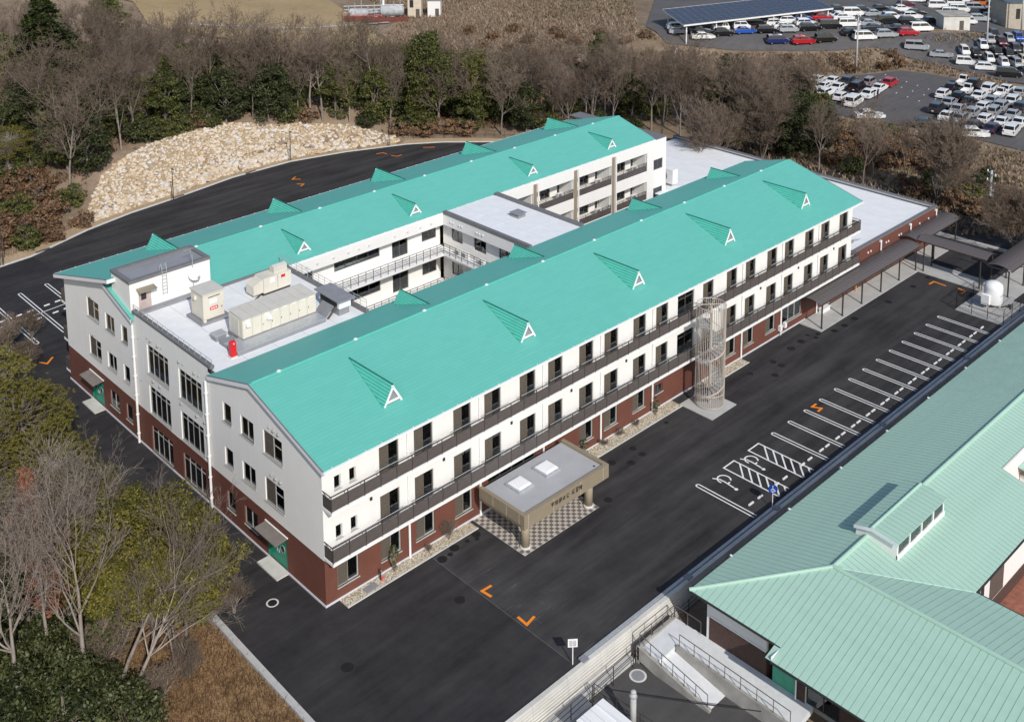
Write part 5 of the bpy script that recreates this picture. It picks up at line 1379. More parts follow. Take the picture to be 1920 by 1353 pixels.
O('parapet', MB().box(66.95, YL - .03, 10.9, 68.95, 41.0, 11.05).mesh('p', M['coping']), SCH)
# rear balconies, only their ends show past the gable
for z in (.4, 3.45, 7.1):
    O('balcony_slab', MB().box(.1, 40.9, z, 60, 42.1, z + .2).mesh('s', M['white']), SCH)
    O('balcony_panel', MB().box(.1, 40.95, z + .25, .14, 42.1, z + 1.3).box(.14, 42.06, z + .25, 60, 42.1, z + 1.3).mesh('rp', M['panel']), SCH)
# single-storey annex at the east end ------------------------------------
slabs(66.95, 86.2, .35, 38.5, 4.05, 6, 8)
O('parapet', MB().box(66.9, -.04, 4.25, 86.75, .35, 4.42).mesh('p', M['coping']), SCH)
O('parapet', MB().box(86.2, .35, 3.6, 86.75, 38.9, 4.45).mesh('p', M['coping']), SCH)
O('parapet_rail', MB().box(86.05, .4, 4.3, 86.19, 38.6, 4.42).mesh('p', M['steel']), SCH)
O('annex_side_wall', MB().box(86.4, .01, 0, 86.7, 38.8, 3.6).mesh('aw', M['brown_wall']), SCH)
for x in (73.2, 80.0, 86.3): O('overflow_pipe', MB().tube((x, -.14, 2.9), (x, -.14, 4.05), .09, n=8).box(x - .2, -.2, 3.9, x + .1, -.02, 4.1).mesh('ov', M['white']), SCH)
for x in (70.6, 71.2, 74.6, 75.1, 77.5, 78.0, 82.4, 84.6): O('vent_cap', rv, SCH, (x, 0, 3.4), (math.pi / 2, 0, 0))
for x, y in ((70.6, 27.6), (70.6, 30.0)):
    ac_unit(x, y, 4.4, -math.pi / 2, 3.0); O('unit_stand', MB().box(x - .9, y - .4, 4.06, x - .7, y + .4, 4.4).box(x + .7, y - .4, 4.06, x + .9, y + .4, 4.4).mesh('st', M['plinth_grey']), SCH)
for p, q in (((67.2, 3.4), (71.4, 1.4)),):
    cb = MB().tube((p[0], p[1], 4.5), (q[0], q[1], 4.3), .04, n=6)
    for t in (.25, .5, .75): cb.box(p[0] + (q[0] - p[0]) * t - .2, p[1] + (q[1] - p[1]) * t - .2, 4.06, p[0] + (q[0] - p[0]) * t + .2, p[1] + (q[1] - p[1]) * t + .2, 4.25)
    O('roof_conduit', cb.mesh('cond', M['plinth_grey']), SCH)
# ================================================================= porch, roof plant, stair, canopies, walls
# ---- entrance porch
PO = thing('entrance_porch', 'bronze-clad flat-roofed entrance porch on round columns with white skylights', 'porch', (12.7, -5.75, 0))
def W(b, name, m, parent, smooth=False):
    """part built in place coordinates under a thing that stands elsewhere"""
    o = O(name, b.mesh(name, m, smooth), parent)
    o.location = -parent.location if parent.parent is None else (0, 0, 0)
    return o
px0, px1, py0, py1, pz0, pz1 = 12.75, 21.65, -5.72, -1.03, 2.12, 3.2
W(MB().box(px0 + .3, py0 + .3, 2.5, px1 - .3, py1, 2.98), 'roof', M['porch_roof'], PO)
fa = W(MB().box(px0, py0, pz0, px1, py0 + .3, pz1), 'fascia', M['tan_metal'], PO)
W(MB().box(px0, py0 + .3, pz0 + .25, px0 + .3, py1, pz1), 'fascia', M['tan_metal'], PO); W(MB().box(px1 - .3, py0 + .3, pz0 + .25, px1, py1, pz1), 'fascia', M['tan_metal'], PO)
W(MB().box(px0 + .04, py0 + .3, pz0 + .02, px0 + .3, py1, pz0 + .24), 'beam', simple('bronze_beam', (.19, .15, .10), .5), PO); W(MB().box(px0 + .3, py0 + .3, 2.42, px1 - .3, py1, 2.49), 'ceiling', M['white_wall'], PO)
for x in (px0 + .42, 15.7, 18.55, px1 - .62): W(MB().box(x - .012, py0 - .012, pz0, x + .012, py0, pz1), 'cladding_joint', M['tile_light'], PO)
for y in (-5.2, -3.9, -2.5): W(MB().box(px0 - .012, y - .012, pz0 + .25, px0, y + .012, pz1), 'cladding_joint', M['tile_light'], PO)
for x in (13.62, 20.3):
    c = W(MB().lathe([(.31, .12), (.31, 2.2)], (x, -4.92, 0), 24), 'column', M['column'], PO, True)
    o = O('column_base', MB().lathe([(.40, .014), (.40, .13), (.32, .15)], (x, -4.92, 0), 24).mesh('base', M['concrete_pale'], True), PO); o.location = -PO.location
for x, y in ((15.2, -2.75), (18.0, -2.75)):
    s = W(MB().box(x - .75, y - .75, 2.98, x + .75, y + .75, 3.18), 'skylight', M['steel'], PO)
    o = O('dome', MB().ext([(x - .62, y - .62, 3.18), (x + .62, y - .62, 3.18), (x + .62, y + .62, 3.18), (x - .62, y + .62, 3.18)], (0, 0, .06)).ext([(x - .5, y - .5, 3.24), (x + .5, y - .5, 3.24), (x + .5, y + .5, 3.24), (x - .5, y + .5, 3.24)], (0, 0, .07)).mesh('dome', simple('opal_acrylic', (.85, .86, .87), .3, .02)), s)
W(MB().lathe([(.09, 2.985), (.09, 3.0)], (20.9, -4.9, 0), 10), 'roof_drain', M['iron'], PO)
# raised sign characters on the fascia (strokes on a small grid)
GL = {
 '学': [(0, 5, 5, 5), (1, 6, 1.6, 5.2), (2.5, 6.2, 2.5, 5.2), (4, 6, 3.4, 5.2), (0, 5, 0, 4), (5, 5, 5, 4), (1, 3.7, 4, 3.7), (2.5, 3.7, 2.5, 0), (0, 2.4, 5, 2.4)],
 '校': [(0, 4.5, 2, 4.5), (1, 6, 1, 0), (1, 3.8, 0, 2), (1, 3.8, 2, 2.4), (2.4, 5, 5, 5), (3.7, 6, 3.7, 5), (3, 4.2, 2.6, 3.2), (4.3, 4.2, 5, 3.2), (4.6, 3, 2.4, 0), (2.7, 3, 5, 0)],
 '永': [(2.2, 6, 2.8, 5.4), (1.4, 4.8, 2.6, 4.8), (2.6, 4.8, 2.6, 0), (2.6, 0, 1.8, .6), (.2, 3.4, 1.8, 3.4), (1.8, 3.4, .2, .6), (4.8, 4.4, 2.8, 3), (2.8, 3, 5, .4)],
 '公': [(1.8, 6, 0, 3), (3.2, 6, 5, 3), (2.2, 3, 1, .4), (1, .4, 4, .6), (3.4, 1.8, 4.4, 0)],
 '広': [(2.6, 6.2, 2.6, 5.4), (.6, 5.2, 5, 5.2), (.8, 5.2, .2, 0), (2.8, 4, 1.8, .6), (1.8, .6, 4.4, .9), (3.8, 2, 4.8, .2)],
 '習': [(0, 6, 2.2, 6), (2.2, 6, 2.2, 3.4), (2.8, 6, 5, 6), (5, 6, 5, 3.4), (.5, 5, 1.8, 4.4), (3.2, 5, 4.6, 4.4), (1, 2.8, 4, 2.8), (1, 2.8, 1, 0), (4, 2.8, 4, 0), (1, 1.4, 4, 1.4), (1, 0, 4, 0)],
 '支': [(0, 5, 5, 5), (2.5, 6, 2.5, 3.5), (.7, 3.5, 4.3, 3.5), (4.3, 3.5, .2, 0), (1.2, 2.8, 5, 0)],
 '援': [(0, 4.6, 1.7, 4.6), (1, 6, 1, 0), (0, 2.4, 1.8, 3), (2.4, 6, 5, 6), (2.2, 4.2, 5, 4.2), (2.2, 3, 5, 3), (3.2, 5, 2.4, 0), (2.8, 2, 5, 0), (4.6, 2, 2.6, 0)],
 '部': [(0, 5, 2.6, 5), (1.3, 6, 1.3, 5), (0, 3.6, 2.6, 3.6), (.3, 2.4, 2.3, 2.4), (.3, .2, 2.3, .2), (.3, 2.4, .3, 0), (2.3, 2.4, 2.3, 0), (3.3, 6, 3.3, 0), (3.3, 6, 4.8, 5.6), (4.8, 5.6, 4.2, 3.8), (4.2, 3.8, 5, 2.2), (5, 2.2, 3.6, 1.4)],
 '分': [(1.8, 6, 0, 3), (3.2, 6, 5, 3), (1, 2.8, 4, 2.8), (4, 2.8, 3.6, 0), (2.2, 2.8, .6, 0)],
 '館': [(1.2, 6, 0, 4), (1.2, 6, 2.4, 4.4), (.4, 3.8, 2, 3.8), (.4, 2.4, 2, 2.4), (.4, 3.8, .4, 0), (2, 3.8, 2, 2.4), (2.8, 5.2, 5, 5.2), (3.9, 6, 3.9, 5.2), (3, 4, 4.8, 4), (3, 4, 3, 0), (4.8, 4, 4.8, 2.6), (3, 2.6, 4.8, 2.6), (3, 1.3, 4.8, 1.3), (3, 0, 4.8, 0), (4.8, 1.3, 4.8, 0)]}
sgm = simple('steel_lettering', (.10, .09, .08), .35, .1, metal=.5)
x = 15.45
for ch in '学校部永公広習館':
    if ch == '広': x += .2
    b = MB(); u = .058
    for a_, b_, c_, d_ in GL[ch]:
        p = Vector((x + a_ * u, 0, 2.6 + b_ * u)); q = Vector((x + c_ * u, 0, 2.6 + d_ * u)); dd = (q - p).normalized(); nn = Vector((-dd.z, 0, dd.x)) * .017
        b.ext([(*(p - nn).xz, 0) and ((p - nn).x, py0 - .035, (p - nn).z), ((q - nn).x, py0 - .035, (q - nn).z), ((q + nn).x, py0 - .035, (q + nn).z), ((p + nn).x, py0 - .035, (p + nn).z)], (0, .03, 0))
    W(b, 'sign_character', sgm, PO); x += .39
# ---- roof plant on the flat roof
ZR = 11.02
def box_thing(name, label, cat, x0, y0, x1, y1, parts):
    t = thing(name, label, cat, (x0, y0, ZR))
    for n_, b, m in parts:
        o = O(n_, b.mesh(n_, m), t); o.location = -t.location
    return t
box_thing('electrical_cabinet', 'tall beige steel cabinet with red warning plate on the flat roof', 'cabinet', 3.45, 21.5, 5.4, 23.6, [
    ('plinth', MB().box(3.15, 21.25, ZR, 5.75, 23.8, ZR + .22), M['plinth_grey']), ('foot', MB().box(3.4, 21.3, ZR + .22, 3.62, 21.6, ZR + .42), M['beige_metal']),
    ('body', MB().box(3.5, 21.55, ZR + .3, 5.35, 23.5, 13.42), M['beige_metal']), ('cap', MB().ext([(3.42, 21.45, 13.42), (5.45, 21.45, 13.42), (5.45, 23.6, 13.42), (3.42, 23.6, 13.42)], (0, 0, .1)), M['beige_top']),
    ('white_label', MB().box(4.1, 21.53, 12.55, 4.75, 21.549, 12.9), M['white']), ('red_plate', MB().box(4.1, 21.53, 12.02, 4.8, 21.549, 12.28), M['red']), ('plate_lettering', MB().box(4.18, 21.522, 12.1, 4.32, 21.53, 12.21).box(4.38, 21.522, 12.1, 4.5, 21.53, 12.21).box(4.56, 21.522, 12.1, 4.72, 21.53, 12.21), M['white']),
    ('drip_bar', MB().box(3.95, 21.5, 13.12, 5.0, 21.549, 13.16), M['dark_metal']), ('vent_hood', MB().box(3.3, 22.6, 12.8, 3.499, 22.9, 13.1), M['beige_metal']), ('handle', MB().box(5.1, 21.52, 12.0, 5.16, 21.549, 12.12), M['dark_metal'])])
bp = [('plinth', MB().box(2.75, 15.0, ZR, 10.75, 17.0, ZR + .32).box(2.75, 17.0, ZR, 3.9, 17.8, ZR + .32), M['plinth_grey']), ('plinth_top', MB().box(2.72, 14.97, ZR + .32, 10.78, 17.0, ZR + .36), M['steel']), ('base', MB().box(4.0, 16.3, ZR, 10.9, 18.6, ZR + .4), M['plinth_grey'])]
for k in range(8):
    a = 4.05 + k * .84
    bp += [('cabinet_door', MB().box(a + .012, 16.42, ZR + .42, a + .828, 16.47, 12.98), M['beige_metal']), ('roof_panel', MB().ext([(a + .01, 16.3, 13.0), (a + .83, 16.3, 13.0), (a + .83, 18.65, 13.1), (a + .01, 18.65, 13.1)], (0, 0, .04)), M['beige_top'])]
    if k > 1: bp.append(('handle', MB().box(a + .09, 16.39, 12.0, a + .13, 16.419, 12.12), M['dark_metal']))
    if k < 8 and k != 1: bp.append(('name_plate', MB().box(a + .25, 16.4, 12.82, a + .65, 16.419, 12.9), M['white']))
for a in (4.3, 6.15): bp.append(('vent_hood', MB().ext([(a, 16.419, 12.35), (a, 16.419, 12.75), (a, 16.2, 12.66), (a, 16.14, 12.4)], (.34, 0, 0)), M['white']))
bp.append(('body', MB().box(4.05, 16.47, ZR + .41, 10.77, 18.5, 12.99), M['beige_metal'])); bp.append(('side_door', MB().box(4.02, 17.0, ZR + .5, 4.049, 18.0, 12.8), M['beige_top']))
box_thing('switchgear_cubicle', 'long row of eight beige cabinets with vent hoods on the flat roof', 'cabinet', 4.05, 16.3, 10.8, 18.6, bp)
box_thing('generator', 'beige generator set with stepped housing and exhaust hood on the flat roof', 'generator', 8.8, 22.6, 12.4, 24.2, [
    ('base_frame', MB().box(9.6, 22.65, ZR, 12.3, 23.9, ZR + .18), M['dark_metal']), ('housing', MB().box(9.7, 22.6, ZR + .2, 12.4, 24.0, 12.55), M['beige_metal']), ('air_duct', MB().ext([(8.75, 22.7, ZR + .25), (9.69, 22.7, ZR + .25), (9.69, 22.7, 12.45), (9.3, 22.7, 12.35), (8.75, 22.7, 12.05)], (0, 1.2, 0)), M['beige_metal']),
    ('exhaust_hood', MB().ext([(10.9, 22.9, 12.55), (10.9, 23.6, 12.55), (10.9, 23.6, 13.0), (10.9, 23.25, 13.2), (10.9, 22.9, 13.1)], (1.3, 0, 0)), M['beige_top']), ('control_panel', MB().box(10.3, 22.58, 12.0, 10.8, 22.599, 12.4), M['white']), ('warning_plate', MB().box(11.4, 22.58, 12.15, 11.8, 22.599, 12.4), M['red']), ('door_seam', MB().box(11.05, 22.59, ZR + .3, 11.07, 22.599, 12.5), M['dark_metal']), ('cable', MB().path([(8.2, 22.2, ZR + .08), (8.6, 22.3, ZR + .1), (9.2, 22.6, ZR + .15), (9.7, 22.8, ZR + .3)], .07), M['gutter_dark'])])
box_thing('fan_box', 'grey-roofed white duct box with black louvred side near the roof railing', 'vent box', 12.0, 15.0, 13.2, 17.9, [
    ('plinth', MB().box(12.1, 15.1, ZR, 13.1, 17.8, ZR + .62), M['plinth_grey']), ('body', MB().box(12.05, 15.0, ZR + .62, 13.2, 17.9, 12.3), M['white']), ('lid', MB().ext([(11.8, 14.7, 12.3), (13.5, 14.7, 12.3), (13.5, 18.2, 12.36), (11.8, 18.2, 12.36)], (0, 0, .1)), M['plinth_grey']), ('louvre', MB().box(12.0, 15.3, ZR + .7, 12.049, 17.6, 12.2), M['gutter_dark']), ('ramp_plate', MB().ext([(11.2, 15.6, ZR + .02), (11.2, 17.2, ZR + .02), (11.95, 17.2, ZR + .7), (11.95, 15.6, ZR + .7)], (0, 0, .04)), M['plinth_grey']), ('strut', MB().tube((11.1, 15.3, ZR), (12.0, 15.3, ZR + .8), .09, n=6), M['gutter_dark'])])
rb = thing('hose_cabinet', 'red upright fire hose box on the flat roof', 'fire box', (2.2, 15.0, ZR))
for n_, b, m in (('foot', MB().box(2.15, 15.0, ZR, 2.8, 15.6, ZR + .08), M['concrete_pale']), ('body', MB().box(2.28, 15.08, ZR + .08, 2.7, 15.5, 12.12), M['red']), ('top', MB().ext([(2.28, 15.08, 12.12), (2.28, 15.5, 12.12), (2.28, 15.4, 12.28), (2.28, 15.18, 12.28)], (.42, 0, 0)), M['red']), ('lamp', MB().lathe([(.05, 12.1), (.05, 12.16)], (2.49, 15.06, 0), 8), M['white'])):
    o = O(n_, b.mesh(n_, m), rb); o.location = -rb.location
hb = thing('roof_hatch', 'small grey hatch box beside the long beige cabinets', 'hatch', (2.7, 18.2, ZR)); o = O('kerb', MB().box(0, 0, 0, .9, .8, .4).mesh('k', M['plinth_grey']), hb); o = O('lid', MB().box(-.06, -.06, .4, .96, .86, .5).mesh('l', M['steel']), hb)
ds = thing('satellite_dish', 'white satellite dish on a pole in front of the roof-top stair house', 'dish', (5.6, 26.9, ZR))
O('mast', MB().tube((0, .2, 0), (0, .2, 3.6), .035, n=6).box(-.02, .1, 1.3, .02, .22, 2.2).mesh('m', M['steel']), ds)
dd = MB().lathe([(.5, 0), (.53, .02), (.5, .04), (.3, .07), (.05, .08)], n=24).mesh('dish', M['white'])
O('dish', dd, ds, (0, -.12, 1.95), tuple(Vector((-.3, -.85, .42)).to_track_quat('Z', 'Y').to_euler())); O('feed_arm', MB().tube((0, -.2, 1.6), (.06, -.75, 1.9), .025, n=5).box(0, -.82, 1.86, .12, -.72, 1.98).mesh('f', M['steel']), ds)
an_ = MB().tube((-.1, .25, 3.5), (-.1, .25, 4.2), .02, n=5)
for k in range(5): an_.tube((-.5 + k * .18, .25, 4.0), (-.5 + k * .18, .75, 4.0), .012, n=4)
O('aerial', an_.tube((-.55, .5, 4.0), (.3, .5, 4.0), .015, n=4).mesh('a', M['steel']), ds)
# ---- spiral escape stair in a cage of bars
ST = thing('escape_stair', 'pale spiral escape stair inside a cylindrical cage of vertical bars', 'staircase', (38.45, -2.68, .05))
sp = simple('stair_paint', (.50, .44, .38), .45, .06)
O('centre_pole', MB().tube((0, 0, 0), (0, 0, 9.0), .11, n=10).mesh('pole', sp), ST)
br_ = MB().tube((0, 0, 0), (0, 0, 9.1), .024, n=5).mesh('cage_bar', sp)
rC, nB = 1.27, 44
for k in range(nB):
    a = 2 * math.pi * k / nB
    if 60 < math.degrees(a) % 360 < 120: continue
    O('cage_bar', br_, ST, (rC * math.cos(a), rC * math.sin(a), .1))
def circ(z, r, t=.03, n=32): return MB().path([(r * math.cos(2 * math.pi * k / n), r * math.sin(2 * math.pi * k / n), z) for k in range(n + 1)], t, 5)
for z in (.12, 1.2, 9.2): O('cage_ring', circ(z, rC, .035).mesh('ring', sp), ST)
for k in range(3):
    a = R(20 + 60 * k); O('top_brace', MB().tube((rC * math.cos(a), rC * math.sin(a), 9.2), (-rC * math.cos(a), -rC * math.sin(a), 9.2), .03, n=5).mesh('tb', sp), ST)
tread = MB().ext([(.08, -.04, 0), (rC - .04, -.30, 0), (rC - .02, 0, 0), (rC - .04, .30, 0), (.08, .04, 0)], (0, 0, .04)).box(.1, -.3, -.16, .0, -.3, -.16).mesh('tread', M['steel'])
nT = 38
hp, sp2 = [], []
for k in range(nT):
    a = R(100 + k * 20.5); z = .2 + k * 7.2 / nT * .985
    O('tread', tread, ST, (0, 0, z), (0, 0, a))
    hp.append(((rC - .12) * math.cos(a), (rC - .12) * math.sin(a), z + .95)); sp2.append(((rC - .03) * math.cos(a), (rC - .03) * math.sin(a), z + .05))
O('handrail', MB().path(hp, .03, 5).mesh('hr', sp), ST); O('stringer', MB().path(sp2, .07, 5).mesh('str', sp), ST)
for z in (3.62, 7.25): O('landing', MB().ext([(rC * math.cos(R(a)), rC * math.sin(R(a)), z) for a in range(45, 136, 15)] + [(-.7, 1.7, z), (.7, 1.7, z)][::-1][::-1][:0] + [(0, 0, z)], (0, 0, .05)).mesh('landing', M['steel']), ST)
# ---- dark barrel-roofed walkway canopies
def canopy(label, ax, p0, p1, wd, z, posts, seg=.5):
    """ax: run direction 'x' or 'y'; roof sheets one by one between p0 and p1, centred on line c"""
    c = wd[0]; hw_ = wd[1]; t = thing('walkway_canopy', label, 'canopy', (p0, c, 0) if ax == 'x' else (c, p0, 0))
    rise = .32; n = 6
    prof = [(-hw_ + 2 * hw_ * k / n, rise * (1 - ((k - n / 2) / (n / 2)) ** 2)) for k in range(n + 1)]
    rm_ = simple('canopy_roof', (.115, .10, .098), .42, .08)
    b = MB(); L = abs(p1 - p0); ns = max(1, round(L / seg)); sw = L / ns
    for (u0, h0), (u1, h1) in zip(prof[:-1], prof[1:]):
        q = [(0, u0, z + h0), (sw - .02, u0, z + h0), (sw - .02, u1, z + h1), (0, u1, z + h1)]
        b.ext(q, (0, 0, .03))
    for (u0, h0), (u1, h1) in zip(prof[:-1], prof[1:]): b.tube((sw - .01, u0, z + h0 + .03), (sw - .01, u1, z + h1 + .03), .025, n=4, cap=False)
    me = b.mesh('roof_sheet', rm_); rz = 0 if ax == 'x' else math.pi / 2
    for k in range(ns):
        O('roof_sheet', me, t, (k * sw, 0, 0) if ax == 'x' else (0, k * sw, 0), (0, 0, rz))
    for s in (-1, 1):
        e = MB().box(0, s * hw_ - .05, z - .1, L, s * hw_ + .05, z + .02).mesh('edge_beam', M['dark_metal']); O('edge_beam', e, t, (0, 0, 0), (0, 0, rz))
    pm_ = MB().tube((0, 0, .05), (0, 0, z - .1), .085, n=8).box(-.12, -.12, .05, .12, .12, .08).mesh('post', M['dark_metal'])
    for x, y in posts:
        o = O('post', pm_, t); o.location = Vector((x, y, 0)) - t.location
        if ax == 'x' and hw_ > 1: 
            q = O('cross_beam', MB().box(-.05, 0, z - .18, .05, 2.2, z - .08).mesh('cb', M['dark_metal']), t); q.location = Vector((x, y, 0)) - t.location
    return t
canopy('long dark barrel-roofed canopy along the brown wall at the school end', 'x', 56.6, 77.3, (-1.45, 1.22), 2.95, [(57.55, -2.3), (61.53, -2.3), (65.4, -2.3), (69.4, -2.3), (73.4, -2.3), (77.2, -2.3)])
canopy('short flat end of the dark canopy by the annex corner', 'x', 77.4, 87.5, (-1.3, 1.2), 3.3, [(81.5, -2.3), (86.9, -2.3)])
canopy('dark ribbed canopy crossing the drive from the annex', 'y', -10.0, -2.2, (78.6, 1.15), 3.5, [(77.6, -3.0), (79.6, -3.0), (77.6, -9.3), (79.6, -9.7)])
canopy('dark barrel-roofed canopy at the right edge beside the tank', 'x', 77.6, 100, (-11.3, 1.3), 3.0, [(77.7, -12.3), (78.3, -10.2), (81.7, -12.3), (82.3, -10.2), (85.7, -12.3), (86.3, -10.2), (89.7, -12.3), (94, -12.3), (98, -12.3)])
lt_ = simple('orange_rail', (.80, .36, .02), .4)
tag(O('guard_rail', MB().path([(67.6, -.4, .1), (67.6, -.4, 1.1), (69.0, -.4, 1.1), (69.0, -.4, .1)], .06).mesh('g', lt_), None), 'yellow-orange tubular guard standing under the long canopy', 'guard rail')
cx_ = thing('condenser_unit', 'pair of small white boxes on the wall left of the canopy', 'wall box', (53.3, -.3, .5)); O('box', MB().box(0, 0, 0, .35, .28, .55).mesh('b', M['white']), cx_); O('box', MB().box(.8, 0, .1, 1.15, .28, .6).mesh('b', M['white']), cx_); O('pipe', MB().tube((.1, .1, -.5), (.1, .1, 0), .03, n=5).mesh('p', M['steel']), cx_)
O('bench_seat', None) if False else None
bn = thing('storage_bench', 'white bench box against the wall under the long canopy', 'bench', (60.4, -.75, .08)); O('seat', MB().box(0, 0, .38, 1.5, .55, .45).mesh('s', M['white']), bn); O('box', MB().box(.05, .05, 0, 1.45, .5, .38).mesh('s', M['white']), bn)
# ---- tank in its fenced pad
TK = thing('oxygen_tank', 'white upright cylindrical tank on a concrete pad inside the mesh fence', 'tank', (74.0, -12.3, .1))
O('vessel', MB().lathe([(.35, .5), (.85, .62), (.92, .75), (.92, 2.3), (.85, 2.62), (.55, 2.85), (.15, 2.95)], n=28).mesh('v', M['white'], True), TK)
for k in range(3): a = R(40 + 120 * k); O('leg', MB().box(.7 * math.cos(a) - .08, .7 * math.sin(a) - .08, .2, .7 * math.cos(a) + .08, .7 * math.sin(a) + .08, .8).mesh('l', M['white']), TK)
O('valve_box', MB().box(-1.3, -.1, .7, -.85, .7, 1.75).mesh('vb', M['white']), TK); O('pipework', MB().path([(0, -.9, .45), (.6, -1.2, .4), (.9, -1.3, .4), (.9, -1.3, .15)], .06).mesh('pp', M['dark_metal']), TK); O('regulator', MB().box(.75, -1.5, .05, 1.1, -1.2, .5).mesh('rg', M['dark_metal']), TK); O('lettering', MB().box(-.35, -.95, 1.66, .2, -.92, 1.71).mesh('lt', M['plinth_grey']), TK)
struct('tank_pad', MB().box(71.1, -14.6, -.05, 77.2, -9.7, .1).box(72.5, -13.7, .1, 75.6, -10.6, .3).mesh('pad', M['concrete']))
def mesh_fence(label, pts, h, z=.1, mat=None, step=1.9, rails=(1.0, .5), grid=0):
    mat = mat or M['gutter_dark']
    t = thing('mesh_fence', label, 'fence', (*pts[0], z))
    pm_ = MB().tube((0, 0, 0), (0, 0, h), .035, n=6).mesh('post', mat)
    for (xa, ya), (xb, yb) in zip(pts[:-1], pts[1:]):
        L = math.hypot(xb - xa, yb - ya); n = max(1, round(L / step))
        for k in range(n + 1):
            o = O('post', pm_, t); o.location = Vector((xa + (xb - xa) * k / n, ya + (yb - ya) * k / n, z)) - t.location
        for f in rails:
            o = O('rail', MB().tube((xa, ya, z + h * f), (xb, yb, z + h * f), .022, n=5).mesh('rail', mat), t); o.location = -t.location
        if grid:
            b = MB(); m = int(L / grid)
            for k in range(m + 1): b.tube((xa + (xb - xa) * k / m, ya + (yb - ya) * k / m, z + .05), (xa + (xb - xa) * k / m, ya + (yb - ya) * k / m, z + h), .006, n=3, cap=False)
            for k in range(int(h / grid)): b.tube((xa, ya, z + .05 + k * grid), (xb, yb, z + .05 + k * grid), .006, n=3, cap=False)
            o = O('wire_mesh', b.mesh('wire', mat), t); o.location = -t.location; o['kind'] = 'stuff'
    return t
mesh_fence('black wire fence round the white tank', [(77.2, -14.6), (71.15, -14.6), (71.15, -9.75), (77.2, -9.75)], 1.6, grid=.16)
# ---- signs
def sign(label, x, y, h, plate):
    t = thing('signpost', label, 'sign', (x, y, 0)); O('pole', MB().tube((0, 0, 0), (0, 0, h), .035, n=8).mesh('p', M['white']), t)
    plate(t, h); return t
def p_square(t, h):
    pl = O('plate', MB().box(-.02, -.3, h - .55, .01, .3, h).mesh('pl', M['white']), t); pl.rotation_euler.z = R(50)
    O('notice', MB().box(-.03, -.22, h - .48, -.021, .22, h - .08).mesh('n', simple('notice_print', (.45, .45, .47), .6, .35, 22)), pl)
sign('white signpost with a small square notice by the retaining wall', 8.11, -14.7, 1.75, p_square)
def p_round(t, h):
    pl = O('plate', MB().tube((0, -.03, h - .1), (0, .0, h - .1), .36, n=24).mesh('pl', simple('blue_sign', (.01, .05, .30), .4)), t); pl.rotation_euler.z = R(-45)
    b = MB()
    for k in range(9):
        a0, a1 = R(120 + k * 25), R(145 + k * 25); b.tube((.16 * math.cos(a0), -.045, h - .18 + .13 * math.sin(a0)), (.16 * math.cos(a1), -.045, h - .18 + .13 * math.sin(a1)), .018, n=4)
    b.path([(-.02, -.045, h + .1), (-.02, -.045, h - .12), (.12, -.045, h - .12), (.18, -.045, h - .28)], .022, 4); b.lathe([(.04, -.02), (.04, .02)], (-.02, -.045, h + .16), 8)
    O('wheelchair_symbol', b.mesh('sym', M['white']), pl)
sign('blue round wheelchair parking sign on a white pole', 29.9, -14.75, 1.7, p_round)
# ---- small plants, standpipe, access covers in the gravel
sd = thing('standpipe', 'thin dark standpipe with a pink bucket at its foot in the gravel', 'water tap', (4.15, -.45, .03)); O('post', MB().box(-.04, -.04, 0, .04, .04, .85).mesh('p', M['dark_metal']), sd); O('tap', MB().tube((0, 0, .75), (0, -.16, .72), .03, n=6).mesh('t', M['steel']), sd); O('bucket', MB().lathe([(.09, 0), (.13, .3)], (0.05, -.2, 0), 12).mesh('b', simple('pink_plastic', (.60, .18, .17), .5)), sd)
tag(O('access_cover', MB().box(2.7, -.85, .02, 3.7, -.35, .075).box(3.1, -.65, .075, 3.3, -.6, .09).mesh('ac', M['plinth_grey'])), 'square grey access cover in the gravel near the corner', 'access cover')
# ---- retaining wall along the lower yard
WL = thing('retaining_wall', 'pale concrete retaining wall with a steel-capped kerb along the stalls', 'wall', (2.0, -15.0, 0))
def WW(b, n_, m): o = O(n_, b.mesh(n_, m), WL); o.location = -WL.location; return o
def wall_panel(x0, x1): return WW(MB().ext([(x0, -15.02, -1.7), (x0, -15.02, .12), (x0, -15.32, .12), (x0, -15.5, -1.7)], (x1 - x0 - .02, 0, 0)), 'wall_panel', M['concrete_pale'])
xx = -8.0
while xx < 78: wall_panel(xx, xx + 3.0); xx += 3.0
WW(MB().box(8.9, -14.95, -.05, 78, -14.72, .16).mesh and MB().box(8.9, -14.95, -.05, 78, -14.72, .16), 'kerb_cap', M['steel'])
for x in (8.8, 19.3, 30.0, 46.0, 62.0): WW(MB().box(x - .25, -15.25, .1, x + .25, -14.75, .2), 'inspection_cover', M['plinth_grey'])
for k in range(7): WW(MB().box(-8, -15.345 - .03 * k, -.1 - .2 * k, 78, -15.335 - .025 * k, -.085 - .2 * k), 'board_mark', M['concrete_dark'])
